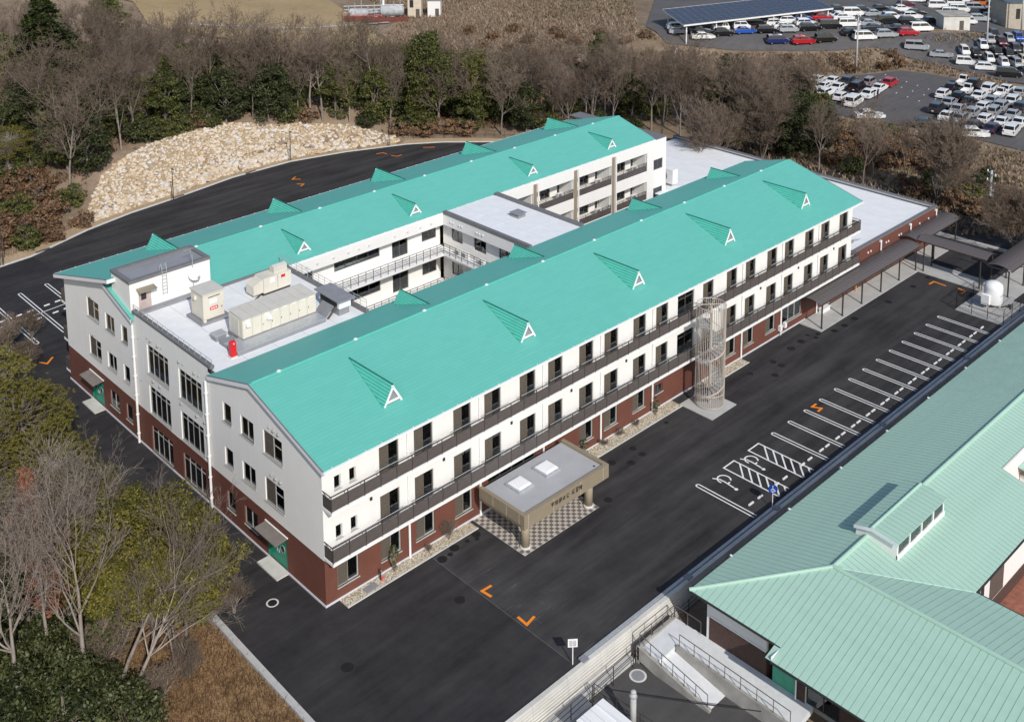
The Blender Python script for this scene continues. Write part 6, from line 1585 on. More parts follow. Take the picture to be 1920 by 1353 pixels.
# ================================================================= lower neighbouring building with pale green standing-seam roof
NB = thing('neighbour_building', 'low L-shaped building with pale green standing-seam roof and brown brick base', 'building', (15.5, -17.95, -1.6))
NL = NB.location
def NW(b, n_, m, parent=None, smooth=False):
    o = O(n_, b.mesh(n_, m, smooth), parent or NB)
    if parent is None: o.location = -NL
    return o
EX, EY, EZ, D_, H_ = 15.5, -17.95, 2.9, 6.4, 1.7
RX, RY, RZ = EX + D_, EY - D_, EZ + H_
S_ = H_ / D_
PW = .455
XE = 80.0; YE_ = -58.0
zr1 = lambda y: RZ - abs(y - RY) * S_
zr2 = lambda x: RZ - abs(x - RX) * S_
seamM = simple('pale_green_seam', (.25, .41, .33), .5)
cache = {}
stuffs = MB()
def panel(pts, seam):
    """pts: panel corners on the slope; seam: its standing seam (p, q)"""
    far = pts[0][0] > 50 or pts[0][1] < -45
    if far:
        stuffs.ext(pts, (0, 0, -.04), 0); stuffs.tube(seam[0], seam[1], (.022), n=4, mi=1)
        return
    o = Vector(pts[0])
    key = tuple(tuple(round(c, 2) for c in (Vector(p) - o)) for p in pts)
    if key not in cache:
        b = MB().ext([Vector(p) - o for p in pts], (0, 0, -.04)); b.tube(Vector(seam[0]) - o, Vector(seam[1]) - o, (.022), n=4, mi=1)
        cache[key] = b.mesh('roof_panel', [M['pale_green'], seamM])
    O('roof_panel', cache[key], NB, o - NL)
def strips(a0, a1):
    n = int((a1 - a0) / PW)
    for k in range(n): yield a0 + k * PW, a0 + (k + 1) * PW - .006
for a, b in strips(EX, XE):                                  # slope towards the stalls
    lo = EY
    f = lambda x: max(RY, EY - (x - EX))
    pts = [(a, lo, zr1(lo)), (b, lo, zr1(lo)), (b, f(b), zr1(f(b))), (a, f(a), zr1(f(a)))]
    if f(a) > lo - .02: pts = [pts[0], pts[1], pts[2]]
    panel(pts, (pts[1], pts[2]))
for a, b in strips(RX, XE):                                  # slope away from the stalls, with valley
    f = lambda x: max(RY - (x - RX), EY - 2 * D_) if x < 40.6 else RY - 2.55
    pts = [(a, RY, RZ), (a, f(a), zr1(f(a))), (b, f(b if b < 40.6 or a >= 40.6 else a), zr1(f(b if b < 40.6 or a >= 40.6 else a))), (b, RY, RZ)]
    if f(a) > RY - .02: pts = [pts[0], pts[2], pts[3]]
    panel(pts, (pts[-2], pts[-1]))
for a, b in strips(-EY, -YE_):                               # slope facing the yard
    ya, yb = -a, -b
    lo = lambda y: EX if y > -24.7 else EX - 1.05
    f = lambda y: min(RX, EX + (EY - y))
    pts = [(lo(yb), ya, zr2(lo(yb))), (f(ya), ya, zr2(f(ya))), (f(yb), yb, zr2(f(yb))), (lo(yb), yb, zr2(lo(yb)))]
    if f(ya) < lo(yb) + .02: pts = [pts[0], pts[2], pts[3]]
    panel(pts, (pts[-1], pts[-2]))
for a, b in strips(-RY, -YE_):
    ya, yb = -a, -b
    f = lambda y: min(RX + (RY - y), EX + 2 * D_)
    pts = [(RX, ya, RZ), (RX, yb, RZ), (f(yb), yb, zr2(f(yb))), (f(ya), ya, zr2(f(ya)))]
    if f(ya) < RX + .02: pts = pts[:3]
    panel(pts, (pts[1], pts[2]))
o = O('roof_panels', stuffs.mesh('far_panels', [M['pale_green'], seamM]), NB, -NL); o['kind'] = 'stuff'
cap = lambda p, q, r=.11: NW(MB().tube(p, q, r, n=8), 'ridge_cap', M['pale_green'])
cap((EX, EY, EZ + .02), (RX, RY, RZ + .03), .13); cap((RX, RY, RZ + .03), (XE, RY, RZ + .03), .14); cap((RX, RY, RZ + .03), (RX, YE_, RZ + .03), .14); cap((RX, RY, RZ), (EX + 2 * D_, EY - 2 * D_, EZ), .05)
for p, q in (((EX - .05, EY + .05, EZ - .06), (XE, EY + .05, EZ - .06)), ((EX - .05, EY + .05, EZ - .06), (EX - .05, -24.7, EZ - .06)), ((EX - 1.1, -24.7, EZ - .34), (EX - 1.1, YE_, EZ - .34)), ((28.3, EY - 2 * D_ - .05, EZ - .06), (40.6, EY - 2 * D_ - .05, EZ - .06)), ((28.35, -30.7, EZ - .06), (28.35, YE_, EZ - .06))):
    NW(MB().tube(p, q, .07, n=6), 'gutter', M['gutter_dark'])
for x in range(20, 78, 7): NW(MB().box(x, EY - .05, EZ - .01, x + .12, EY + .1, EZ + .07), 'snow_guard', M['white'])
NW(MB().box(EX + .05, -24.68, EZ - .25, EX + .1, EY, EZ - .03), 'eave_board', M['fascia']); NW(MB().box(EX - 1.0, YE_, EZ - .5, EX - .95, -24.72, EZ - .3), 'eave_board', M['fascia']); NW(MB().box(EX - 1.05, -24.74, EZ - .5, EX, -24.69, EZ - .03), 'eave_board', M['fascia'])
# walls
wx, wy = 16.35, -18.75
NW(MB().box(wx, wy - .2, -1.6, XE, wy, 2.85), 'side_wall', M['white_wall']); NW(MB().box(wx - .0, wy + .002, -1.6, XE, wy + .02, 1.0), 'brick_base', M['brick_dark'])
NW(MB().box(wx, -23.2, 1.15, wx + .2, wy - .2, 2.85), 'end_wall', M['white_wall']); NW(MB().box(wx - .02, -23.2, -1.6, wx + .2, wy - .2, 1.12), 'brick_base', M['brick_dark']); NW(MB().box(wx - .06, -23.2, 1.12, wx, wy - .1, 1.2), 'ledge', M['white'])
NW(MB().box(wx + 1.2, -25.4, -1.6, wx + 1.4, -23.2, 2.85), 'recess_wall', M['white_wall']); NW(MB().box(wx + .2, -23.2, -1.6, wx + 1.2, -23.0, 2.85), 'recess_wall', M['brick_dark'])
NW(MB().box(wx - .1, -26.0, -1.6, wx + .2, -25.4, 2.7), 'end_wall', M['white_wall'])
NW(MB().box(wx - .1, -28.3, 1.9, wx + .2, -26.0, 2.7).box(wx - .1, YE_, -1.6, wx + .2, -28.3, 2.7), 'end_wall', M['white_wall']); NW(MB().box(wx - .13, -26.0, -1.6, wx - .102, -25.4, .9).box(wx - .13, YE_, -1.6, wx - .102, -28.3, .9), 'brick_base', M['brick_dark'])
w_ = window(NB, (wx - .08 - NL.x, -26.05 - NL.y, -.5 - NL.z), FACE['-x'], 2.2, 2.4, 2, .45, M['dark_metal'], name='window', glass=M['glass'])
NW(MB().box(wx + .8, -28.3, -1.6, wx + .9, -26.0, 2.7), 'room_wall', M['inside'])
gd = NW(MB().box(wx - .05, -25.38, -.5, wx, -23.7, 1.4), 'green_door', simple('mint_door', (.07, .36, .23), .5)); gd['label'] = 'mint green door with two small panes'
O('pane', MB().box(wx - .07, -24.55, .65, wx - .051, -24.1, 1.1).mesh('p', M['gutter_dark']), gd)
NW(MB().tube((wx - .25, -25.45, -.5), (wx - .25, -25.45, 2.4), .05, n=8), 'downpipe', M['white'])
NW(MB().box(28.3 - 1.0, YE_, -1.6, 28.3 - .8, -31.5, 2.8).box(27.3, -30.0, -1.6, 40.4, -29.8, 2.8).box(40.2, -29.8, -1.6, 40.4, -27.5, 2.6).box(40.4, -27.05, -1.6, XE, -26.92, 3.84), 'court_wall', M['white_wall']); NW(MB().box(28.0, -30.06, -.6, 31.4, -30.002, 1.9), 'court_window', M['gutter_dark'])
for x in (28.9, 29.8, 30.7): NW(MB().box(x, -30.1, -.6, x + .06, -30.062, 1.9), 'mullion', M['frame_grey'])
NW(MB().box(32.4, -30.06, -.5, 34.5, -30.002, 1.6), 'court_window', M['frame']); NW(MB().box(28.0, -30.07, -1.6, 40.4, -30.001, -.65), 'brick_base', M['brick_dark'])
NW(MB().box(44.2, -31.5, -1.6, 44.4, -27.1, 2.0), 'side_wall', M['white_wall']); NW(MB().ext([(43.8, -27.1, 2.8), (60, -27.1, 2.8), (60, -31.9, 2.1), (43.8, -31.9, 2.1)], (0, 0, -.06)), 'lean_to_roof', M['pale_green'])
# clerestory on the ridge
CE = [(-23.5, 5.15), (-24.75, 5.5), (-26.62, 5.28)]
x0c, x1c = 26.1, 32.7
for (ya, za), (yb, zb) in zip(CE[:-1], CE[1:]):
    n = math.ceil((x1c - x0c + .2) / PW); me = None
    for k in range(n):
        a = x0c - .2 + k * PW
        b = MB().ext([(0, ya, za), (PW - .006, ya, za), (PW - .006, yb, zb), (0, yb, zb)], (0, 0, -.06)); b.tube((PW, ya, za), (PW, yb, zb), (.022), n=4, mi=1)
        me = me or b.mesh('roof_panel', [M['pale_green'], seamM]); O('clerestory_panel', me, NB, Vector((a, 0, 0)) - NL)
cap((x0c - .2, CE[1][0], CE[1][1] + .02), (x1c, CE[1][0], CE[1][1] + .02), .1)
NW(MB().ext([(x0c, -23.5, 3.9), (x0c, -26.5, 3.9), (x0c, -26.45, 5.22), (x0c, -24.75, 5.42), (x0c, -23.6, 5.1)], (.12, 0, 0)), 'clerestory_gable', M['white_wall']); NW(MB().ext([(x1c - .12, -23.5, 3.9), (x1c - .12, -26.5, 3.9), (x1c - .12, -26.45, 5.15), (x1c - .12, -24.75, 5.34), (x1c - .12, -23.6, 5.02)], (.12, 0, 0)), 'clerestory_gable', M['white_wall'])
NW(MB().box(x0c + .12, -23.7, 4.2, x1c - .12, -23.58, 5.08), 'clerestory_wall', M['white_wall']); NW(MB().box(x0c, -26.55, 3.85, x1c, -26.42, 4.32), 'clerestory_sill', M['white'])
NW(MB().box(x0c + .12, -25.6, 4.1, x1c - .12, -25.55, 5.2), 'clerestory_screen', M['inside'])
for k in range(4):
    a = x0c + .02 + k * 1.65; NW(MB().box(a, -26.5, 4.32, a + .1, -26.4, 5.2), 'mullion', M['white'])
    for j in range(2): NW(MB().box(a + .11 + j * .76, -26.46, 4.32, a + .86 + j * .76, -26.445, 5.2), 'pane', M['glass'] if j else simple('blind_pane', (.05, .05, .045), .2))
for (ya, za), (yb, zb) in zip(CE[:-1], CE[1:]): NW(MB().ext([(x0c - .23, ya, za), (x0c - .23, yb, zb), (x0c - .23, yb, zb - .22), (x0c - .23, ya, za - .22)], (.03, 0, 0)), 'verge_board', M['fascia'])
# ================================================================= lower yard: asphalt, ramp, fences, shed, pole
sheet('yard_asphalt', [(-20, -60), (16.3, -60), (16.3, -15.5), (-3.9, -15.5)], -1.59, M['asphalt_yard'])
b = MB().box(7.8, -16.1, -1.6, 12.4, -15.5, -1.3).box(-6, -16.6, -1.6, 7.8, -15.5, -1.32); struct('yard_kerb', b.mesh('yk', M['concrete']))
RP = thing('access_ramp', 'white double-back wheelchair ramp with bronze handrails in front of the low building', 'ramp', (12.5, -21.8, -1.6))
def RW(b, n_, m): o = O(n_, b.mesh(n_, m), RP); o.location = -RP.location; return o
RW(MB().ext([(12.75, -16.35, -.62), (14.3, -16.35, -.62), (14.3, -21.7, -1.55), (12.75, -21.7, -1.55)], (0, 0, -.3)), 'ramp_surface', simple('white_ramp', (.66, .67, .68), .7, .08)); RW(MB().ext([(12.75, -16.35, -.619), (12.75, -17.8, -.62), (16.3, -17.8, -.5), (16.3, -16.35, -.5)], (0, 0, -.3)), 'landing', simple('white_landing', (.66, .67, .68), .7, .08))
RW(MB().ext([(14.45, -17.8, -.55), (16.34, -17.8, -.5), (16.34, -26.5, -.5), (14.45, -26.5, -.75)], (0, 0, -.4)), 'upper_ramp', simple('white_ramp_upper', (.66, .67, .68), .7, .08))
RW(MB().ext([(12.5, -16.2, -.45), (12.74, -16.2, -.45), (12.74, -21.8, -1.4), (12.5, -21.8, -1.4)], (0, 0, -.9)), 'kerb_wall', M['concrete_dark']); RW(MB().box(12.5, -16.34, -1.6, 16.4, -16.12, -.42), 'kerb_wall', M['concrete_dark']); RW(MB().ext([(14.28, -17.9, -.4), (14.46, -17.9, -.4), (14.46, -26.6, -.62), (14.28, -26.6, -.62)], (0, 0, -1.1)), 'kerb_wall', M['concrete_dark'])
def hand(pts, n):
    RW(MB().path([(x, y, z + .85) for x, y, z in pts], .028, 6), 'handrail', M['frame'])
    for (xa, ya, za), (xb, yb, zb) in zip(pts[:-1], pts[1:]):
        for k in range(n + 1):
            t = k / n; x, y, z = xa + (xb - xa) * t, ya + (yb - ya) * t, za + (zb - za) * t
            RW(MB().tube((x, y, z), (x, y, z + .85), .025, n=6), 'post', M['frame'])
hand([(12.62, -16.3, -.45), (12.62, -21.6, -1.38)], 6); hand([(14.37, -18.1, -.4), (14.37, -26.2, -.6)], 7); hand([(12.7, -16.24, -.42), (16.2, -16.24, -.42)], 3); hand([(16.2, -16.3, -.4), (16.2, -18.4, -.4)], 2)
mesh_fence('thin dark post-and-wire fence along the foot of the retaining wall', [(2.0, -16.7), (20.0, -16.0), (60.0, -16.0)], 1.35, -1.6, M['dark_metal'], 2.0, (1.0, .72, .44))
mesh_fence('dark wire fence across the lower yard by the white shed', [(8.2, -16.4), (8.6, -21.5)], 1.3, -1.6, M['dark_metal'], 2.0, (1.0, .5))
SHD = thing('garden_shed', 'white metal shed roof in the lower yard, cut by the bottom edge', 'shed', (5.6, -20.0, -1.6))
O('body', MB().box(-1.0, -1.6, 0, 1.0, 1.4, 2.3).mesh('b', M['white']), SHD)
for k in range(4): O('roof_panel', MB().ext([(-1.15 + k * .58, -1.75, 2.32), (-.6 + k * .58, -1.75, 2.32), (-.6 + k * .58, 1.6, 2.45), (-1.15 + k * .58, 1.6, 2.45)], (0, 0, .05)).mesh('r', M['white']), SHD)
for x in (-.9, .5): O('ridge_strap', MB().box(x, -1.7, 2.4, x + .08, 1.55, 2.56).mesh('r', M['fascia']), SHD)
PL = thing('utility_pole', 'grey concrete pole with a cable at the bottom edge of the yard', 'pole', (8.3, -19.4, -1.6)); O('shaft', MB().tube((0, 0, 0), (0, 0, 2.55), .2, .18, 12).lathe([(.19, 2.55), (.14, 2.65), (.02, 2.69)], n=12).mesh('s', M['concrete'], True), PL); O('cable', MB().path([(.1, 0, 2.35), (2.5, -2.5, 1.9), (5, -5.5, 1.7)], .035).mesh('c', M['gutter_dark']), PL); O('clamp', MB().tube((0, 0, 2.25), (0, 0, 2.35), .24, n=10).mesh('c', M['steel']), PL)
yo = tag(O('manhole_cover', MB().lathe([(.42, -.01), (.42, .01), (0, .01)], n=28).mesh('c', M['plinth_grey']), None, (11.7, -16.95, -1.585)), 'grey manhole cover with a pale ring in the lower yard', 'manhole cover')
rg = MB()
for k in range(32):
    a0, a1 = 2 * math.pi * k / 32, 2 * math.pi * (k + 1) / 32
    rg.poly([(.42 * math.cos(a0), .42 * math.sin(a0), .004), (.55 * math.cos(a0), .55 * math.sin(a0), .004), (.55 * math.cos(a1), .55 * math.sin(a1), .004), (.42 * math.cos(a1), .42 * math.sin(a1), .004)])
O('ring', rg.mesh('ring', M['concrete_pale']), yo)
sheet('court_paving', [(27.6, -60), (60, -60), (60, -27.6), (27.6, -27.6)], -1.58, simple('terracotta_paving', (.30, .12, .08), .8, .25, 3))
cr = thing('rotary_dryer', 'rotary clothes dryer on a white base in the paved court', 'clothes dryer', (30.2, -33.0, -1.58)); O('base', MB().lathe([(.35, 0), (.35, .15), (.1, .2)], n=14).mesh('b', M['white']), cr); O('mast', MB().tube((0, 0, .1), (0, 0, 2.0), .03, n=6).mesh('m', M['steel']), cr)
for k in range(4): O('arm', MB().tube((0, 0, 1.7), (.9 * math.cos(k * 1.57), .9 * math.sin(k * 1.57), 1.95), .02, n=5).mesh('a', M['steel']), cr)
# ================================================================= car parks, bank, far site
def drape(name, pts, off, mat, cuts=24, kind='structure'):
    bm = bmesh.new(); bm.faces.new([bm.verts.new((x, y, 0)) for x, y in pts]); bmesh.ops.triangulate(bm, faces=bm.faces[:])
    for _ in range(4): 
        long_ = [e for e in bm.edges if e.calc_length() > 3.5]
        if long_: bmesh.ops.subdivide_edges(bm, edges=long_, cuts=1); bmesh.ops.triangulate(bm, faces=bm.faces[:])
    for v in bm.verts: v.co.z = height(v.co.x, v.co.y) + off
    bm.normal_update()
    for f_ in bm.faces:
        if f_.normal.z < 0: f_.normal_flip()
    me = bpy.data.meshes.new(name); bm.to_mesh(me); bm.free(); me.materials.append(mat)
    return struct(name, me)
drape('upper_car_park', [(143.9, 91.4), (139.8, 82.6), (148.0, 71.4), (155.5, 63.9), (161.8, 56.8), (168.3, 51.1), (177.0, 47.7), (183.4, 48.0), (199.4, 53.9), (216.0, 66.0), (230, 100), (170, 110)], .16, M['asphalt_old'])
drape('car_park_lane', [(167.5, 52.0), (178.0, 47.5), (188, 37.5), (181.0, 18.0), (167.5, 14), (165.5, 24), (169.0, 40.7)], .18, M['asphalt_old'])
drape('far_car_park', [(183.0, 48.6), (200, 54.5), (216.0, 66.5), (300, 90), (300, 10), (205, 28), (188.6, 41.8)], .14, M['asphalt_old'])
drape('small_car_park', [(173.9, 39.2), (188.4, 38.0), (215, 40), (215, 5), (178, 5), (176.9, 24)], .12, M['asphalt_old'])
drape('lower_car_park', [(128.9, 63.9), (138.7, 53.1), (154.0, 44.4), (159.8, 42.1), (161.0, 37.4), (161.5, 28.5), (162.2, 20.1), (160, -20), (126, -20), (127.9, 6.3), (128.7, 16.3), (125.5, 32.7), (124.2, 43.9), (126.3, 56.2)], .1, M['asphalt_old'])
drape('meadow', [(40, 280), (79.9, 196.2), (73.3, 174.7), (83.3, 152.8), (87.8, 133.6), (104, 129), (113.6, 149.9), (124.0, 178.0), (135, 215)], .25, M['meadow'])
drape('meadow_path', [(80, 172), (101, 154), (118, 146), (118.6, 147), (101.6, 155.2), (80.6, 173.4)], .32, M['concrete'])
drape('west_leaf_ground', [(-60, -14), (-6.3, -14), (-6.1, 62), (-12, 66), (-60, 60)], .03, M['leaf_litter'])
# faded bay lines of the lower car park
bl = struct('faded_bay_lines', None)
for k in range(9):
    for j in range(3):
        x, y = 146 + j * 4.2 - k * 1.0, 40 - k * 2.6 + j * 1.2
        O('bay_line', MB().box(0, 0, 0, .6, .14, .012).mesh('l', M['marking']), bl, (x, y, height(x, y) + .11), (0, 0, .2))
# solar car-port
SP = thing('solar_carport', 'long solar-panelled car-port roof on white posts over parked cars', 'carport', (141.2, 79.4, height(144, 80)))
sa, sb, sc_ = Vector((141.2, 79.4, 6.0)), Vector((177.9, 67.3, 6.0)), Vector((147.1, 89.6, 7.0))
eu = (sb - sa); ev = (sc_ - sa); L1, L2 = eu.length, ev.length; eu.normalize(); ev.normalize()
NU, NV = 22, 7
b = MB(); du, dv = L1 / NU, L2 / NV; nrm = eu.cross(ev).normalized()
for s, t0 in ((0, 0),): pass
pmat = NT('solar_cell'); v = pmat.coord(); br = pmat.new('ShaderNodeTexBrick'); br.offset = 0; br.inputs['Scale'].default_value = 1; br.inputs['Brick Width'].default_value = .3; br.inputs['Row Height'].default_value = .3; br.inputs['Mortar Size'].default_value = .012
br.inputs['Color1'].default_value = (.012, .014, .035, 1); br.inputs['Color2'].default_value = (.016, .018, .045, 1); br.inputs['Mortar'].default_value = (.12, .12, .14, 1); pmat.link(v, br.inputs['Vector']); pmat.pbsdf(br.outputs[0], .25, 0, .5)
frame_m = M['steel']
pm_ = MB().ext([(.03, .03, 0), (du - .03, .03, 0), (du - .03, dv - .03, 0), (.03, dv - .03, 0)], (0, 0, .03)).mesh('solar_panel', pmat.mat)
mw = Matrix((eu, ev - eu * ev.dot(eu), nrm)).transposed()
e2 = (ev - eu * ev.dot(eu)).normalized(); mw = Matrix((eu, e2, eu.cross(e2))).transposed().to_euler()
pm_s = MB().ext([(.07, .07, 0), (du - .07, .07, 0), (du - .07 + dv * ev.dot(eu), dv * ev.dot(e2) - .07, 0), (.07 + dv * ev.dot(eu), dv * ev.dot(e2) - .03, 0)], (0, 0, .03)).mesh('solar_panel', pmat.mat)
for i in range(NU):
    for j in range(NV):
        o = O('solar_panel', pm_s, SP); o.location = sa + eu * (i * du) + ev * (j * dv) - SP.location + Vector((0, 0, .06)); o.rotation_euler = mw
def SW(b, n_, m): o = O(n_, b.mesh(n_, m), SP); o.location = -SP.location; return o
SW(MB().ext([sa, sb, sb + ev * L2, sa + ev * L2], (0, 0, .04)), 'deck', M['steel'])
for p, q in ((sa, sb), (sa + ev * L2, sb + ev * L2), (sa, sa + ev * L2), (sb, sb + ev * L2)): SW(MB().ext([p + Vector((0, 0, -.22)), q + Vector((0, 0, -.22)), q + Vector((0, 0, .1)), p + Vector((0, 0, .1))], Vector((.06, .06, 0))), 'edge_beam', M['white'])
for k in range(6):
    for t, dz in ((.06, 0), (.9, .9)):
        p = sa + eu * (1.0 + k * (L1 - 2) / 5) + ev * (L2 * t); z0 = height(p.x, p.y); SW(MB().tube((p.x, p.y, z0), (p.x, p.y, 5.95 + dz * .9), .14, n=8), 'post', M['white'])
# electric poles
def epole(label, x, y, h, arm=True):
    t = thing('utility_pole', label, 'pole', (x, y, height(x, y)))
    O('shaft', MB().tube((0, 0, -.2), (0, 0, h), .19, .12, 10).mesh('s', M['concrete'], True), t)
    if arm:
        for k, z in enumerate((h - .5, h - 1.6)):
            O('cross_arm', MB().box(-1.0, -.05, z, 1.0, .05, z + .1).mesh('c', M['steel']), t, (0, 0, 0), (0, 0, .9))
            for u in (-.9, 0, .9): O('insulator', MB().lathe([(.06, 0), (.09, .1), (.05, .25)], (u, 0, z + .1), 8).mesh('i', M['white']), t, (0, 0, 0), (0, 0, .9))
        O('bracket_box', MB().box(.1, -.2, h - 3.4, .55, .2, h - 2.5).mesh('b', M['steel']), t)
    return t
epole('tall grey pole with cross-arms on the grass bank between the car parks', 152.2, 47.2, 11.5); epole('slim grey lamp pole among the small parked cars at right', 180.7, 35.0, 10.5, False); epole('grey pole between the far rows of parked cars', 198.7, 62.4, 9.0, False); epole('grey pole with cross-arms in the wood behind the rear wing', 115.8, 61.7, 9.0); epole('grey pole with cross-arms in the scrub beyond the annex', 94.8, -2.8, 7.5); epole('grey pole beside the far right building', 205.0, 38.0, 11.0, False)
# small outbuildings
def hut(label, x, y, rz, w, d, h, wall, roofm, flat=.25, win=False):
    t = thing('hut', label, 'hut', (x, y, height(x, y)), rz); O('wall', MB().box(-w / 2, -d / 2, -.3, w / 2, d / 2, h).mesh('w', wall), t)
    O('roof', MB().ext([(-w / 2 - .3, -d / 2 - .3, h), (w / 2 + .3, -d / 2 - .3, h), (w / 2 + .3, d / 2 + .3, h + flat), (-w / 2 - .3, d / 2 + .3, h + flat)], (0, 0, .14)).mesh('r', roofm), t)
    O('door', MB().box(w * .1, -d / 2 - .03, 0, w * .1 + .9, -d / 2 - .002, min(2.0, h - .3)).mesh('d', M['frame']), t)
    if win: O('window', MB().box(-w * .35, -d / 2 - .03, h * .45, -w * .35 + .9, -d / 2 - .002, h * .8).mesh('n', M['gutter_dark']), t)
    return t
hut('grey block hut with dark flat roof beside the upper car park', 188.1, 45.4, -.75, 5.5, 4.0, 3.0, M['concrete_pale'], M['concrete_dark'])
hut('beige building with blue-grey roof at the far right edge', 214, 40.0, -.75, 14, 8, 6.5, simple('beige_wall', (.42, .37, .30), .8), simple('slate_roof', (.10, .13, .16), .6), .6, True)
hut('cream cabin with rust-red roof on stilts at the plant', 128.0, 149.0, -.8, 3.2, 3.0, 5.2, simple('cream_wall', (.62, .53, .42), .8), simple('rust_roof', (.30, .06, .04), .7), .3, True)
hut('white cabin with grey roof beside the red-roofed one', 131.5, 146.0, -.8, 3.0, 3.0, 4.0, M['white_wall'], M['plinth_grey'])
hut('white warehouse corner above the tan meadow', 139, 181.0, -.8, 22, 6, 6.0, M['white_wall'], M['fascia'])
# plant with horizontal tanks and pipe racks
PT = thing('process_plant', 'grey plant of horizontal tanks and pipes behind a rust-red wall', 'plant', (121, 151, height(121, 151))); PT.scale = (.8, .8, .8)
M['tank'] = simple('weathered_tank', (.42, .43, .44), .7, .25, .8)
for k, (x, y, L, r) in enumerate(((-6.5, 5.0, 5, 1.3), (1.5, -.5, 6, 1.7), (-2, 3.5, 4, 1.0))):
    q = MB(); e = Vector((.72, -.69, 0)); n = 16
    c = Vector((x, y, r + .8)); q.tube(c - e * L / 2, c + e * L / 2, r, n=n)
    for s in (-1, 1): q.tube(c + e * (s * L / 2), c + e * (s * (L / 2 + r * .35)), r, r * .55, n)
    O('tank', q.mesh('t', M['tank'], False), PT); O('saddle', MB().box(x - .8, y - .8, 0, x + .8, y + .8, .9).mesh('s', M['concrete']), PT)
for k in range(9):
    a = Vector((-9 + k * 1.5, 6.5 - k * 1.15, 0)); O('rack_post', MB().tube(a, a + Vector((0, 0, 4.2 + (k % 3))), .12, n=6).mesh('p', M['steel']), PT)
for z in (2.2, 3.1, 4.2): O('pipe_run', MB().path([(-10, 7.4, z), (-2, 1.2, z), (4, -3.2, z)], .14).mesh('r', M['steel']), PT)
O('red_pipe', MB().path([(-11, 6.0, 1.6), (-2, -.6, 1.3)], .16).mesh('r', M['red']), PT); O('stack', MB().tube((0, 1.5, 0), (0, 1.5, 5.5), .35, n=10).mesh('s', M['white']), PT)
rust = simple('rusted_sheet', (.16, .05, .035), .8, .3, 1)
for k in range(14): O('fence_panel', MB().box(0, -.05, 0, 1.3, .05, 1.8).mesh('p', rust), PT, (-12 + k * 1.0, 4.2 - k * .86, -.2), (0, 0, -.71))
# lamp standards on the rear drive
for k, (x, y) in enumerate(((28.4, 76.0), (48.4, 79.0), (62.7, 74.2), (4.7, 70.7))):
    t = thing('lamp_post', 'slim dark lamp post at the rear kerb, %s' % ('left of the rock slope middle', 'right of the rock slope middle', 'at the right end of the rock slope', 'at the left picture edge')[k], 'lamp post', (x, y + .3, 0)); O('pole', MB().tube((0, 0, 0), (0, 0, 4.4), .06, .05, 8).mesh('p', M['dark_metal']), t); O('lamp_head', MB().box(-.1, -.5, 4.35, .1, .1, 4.43).mesh('h', M['dark_metal']), t); O('stay', MB().tube((-.35, 0, 0), (-.1, 0, 2.4), .03, n=5).mesh('s', M['dark_metal']), t)
mesh_fence('low dark rail fence along the rear drive behind the wing', [(66, 75.2), (76, 67.5), (86, 56)], 1.0, 0, M['dark_metal'], 1.6, (1.0, .5))
kerb_run('east_kerb', [(88.5, 9), (89.5, -14)], .5, .3, M['concrete'], 2.0)
# person walking in the lower car park
PN = thing('person', 'person in dark clothes and red shoes standing by the white cars', 'person', (138.5, 35.4, height(138.5, 35.4) + .1))
me = bpy.data.meshes.new('body'); J = [(0, 0, .95), (0, 0, 1.25), (0, 0, 1.45), (0, 0, 1.55), (0, .02, 1.68), (.1, 0, .9), (.11, .03, .5), (.11, 0, .06), (-.1, 0, .9), (-.11, -.05, .5), (-.11, -.1, .06), (.2, 0, 1.42), (.27, .02, 1.12), (.26, .1, .86), (-.2, 0, 1.42), (-.27, .0, 1.12), (-.26, .08, .86)]
E_ = [(0, 1), (1, 2), (2, 3), (3, 4), (0, 5), (5, 6), (6, 7), (0, 8), (8, 9), (9, 10), (2, 11), (11, 12), (12, 13), (2, 14), (14, 15), (15, 16)]
me.from_pydata(J, E_, []); ob = O('body', me, PN); md = ob.modifiers.new('skin', 'SKIN'); RR = [.15, .16, .15, .065, .105, .1, .075, .05, .1, .075, .05, .075, .055, .04, .075, .055, .04]
for v_, r_ in zip(me.skin_vertices[0].data, RR): v_.radius = (r_, r_)
me.skin_vertices[0].data[0].use_root = True
ob.modifiers.new('sub', 'SUBSURF').render_levels = 2; me.materials.append(simple('dark_clothes', (.02, .021, .025), .9))
for x, y in ((.11, 0), (-.11, -.1)): O('shoe', MB().ext([(x - .06, y - .08, 0), (x + .06, y - .08, 0), (x + .05, y + .2, 0), (x - .05, y + .2, 0)], (0, 0, .09)).mesh('s', M['red']), PN)
O('hair', MB().lathe([(.02, 1.64), (.11, 1.68), (.115, 1.74), (.06, 1.8)], (0, .0, 0), 10).mesh('h', M['gutter_dark']), PN)
# ================================================================= cars
PAINT = m_objcolor('car_paint'); CG = simple('car_glass', (.012, .014, .016), .06, .05, spec=.6); TY = simple('tyre', (.012, .012, .012), .8); HUB = simple('wheel_hub', (.45, .45, .46), .35, metal=.4); TL = simple('tail_lamp', (.35, .01, .01), .3); HLm = simple('head_lamp', (.75, .76, .78), .15)
SPEC = {  # length, width, height, belt z, bonnet end, screen top, roof end, tail end (fractions of length from the front)
 'sedan': (4.6, 1.75, 1.45, .92, .27, .42, .72, .88), 'hatch': (4.0, 1.7, 1.5, .95, .22, .38, .86, .985), 'suv': (4.5, 1.8, 1.65, 1.02, .25, .40, .88, .985), 'van': (4.6, 1.72, 1.85, 1.05, .13, .30, .95, .99), 'kei': (3.4, 1.48, 1.72, 1.0, .14, .28, .95, .99), 'truck': (3.4, 1.48, 1.78, 1.0, .04, .14, .40, .44)}
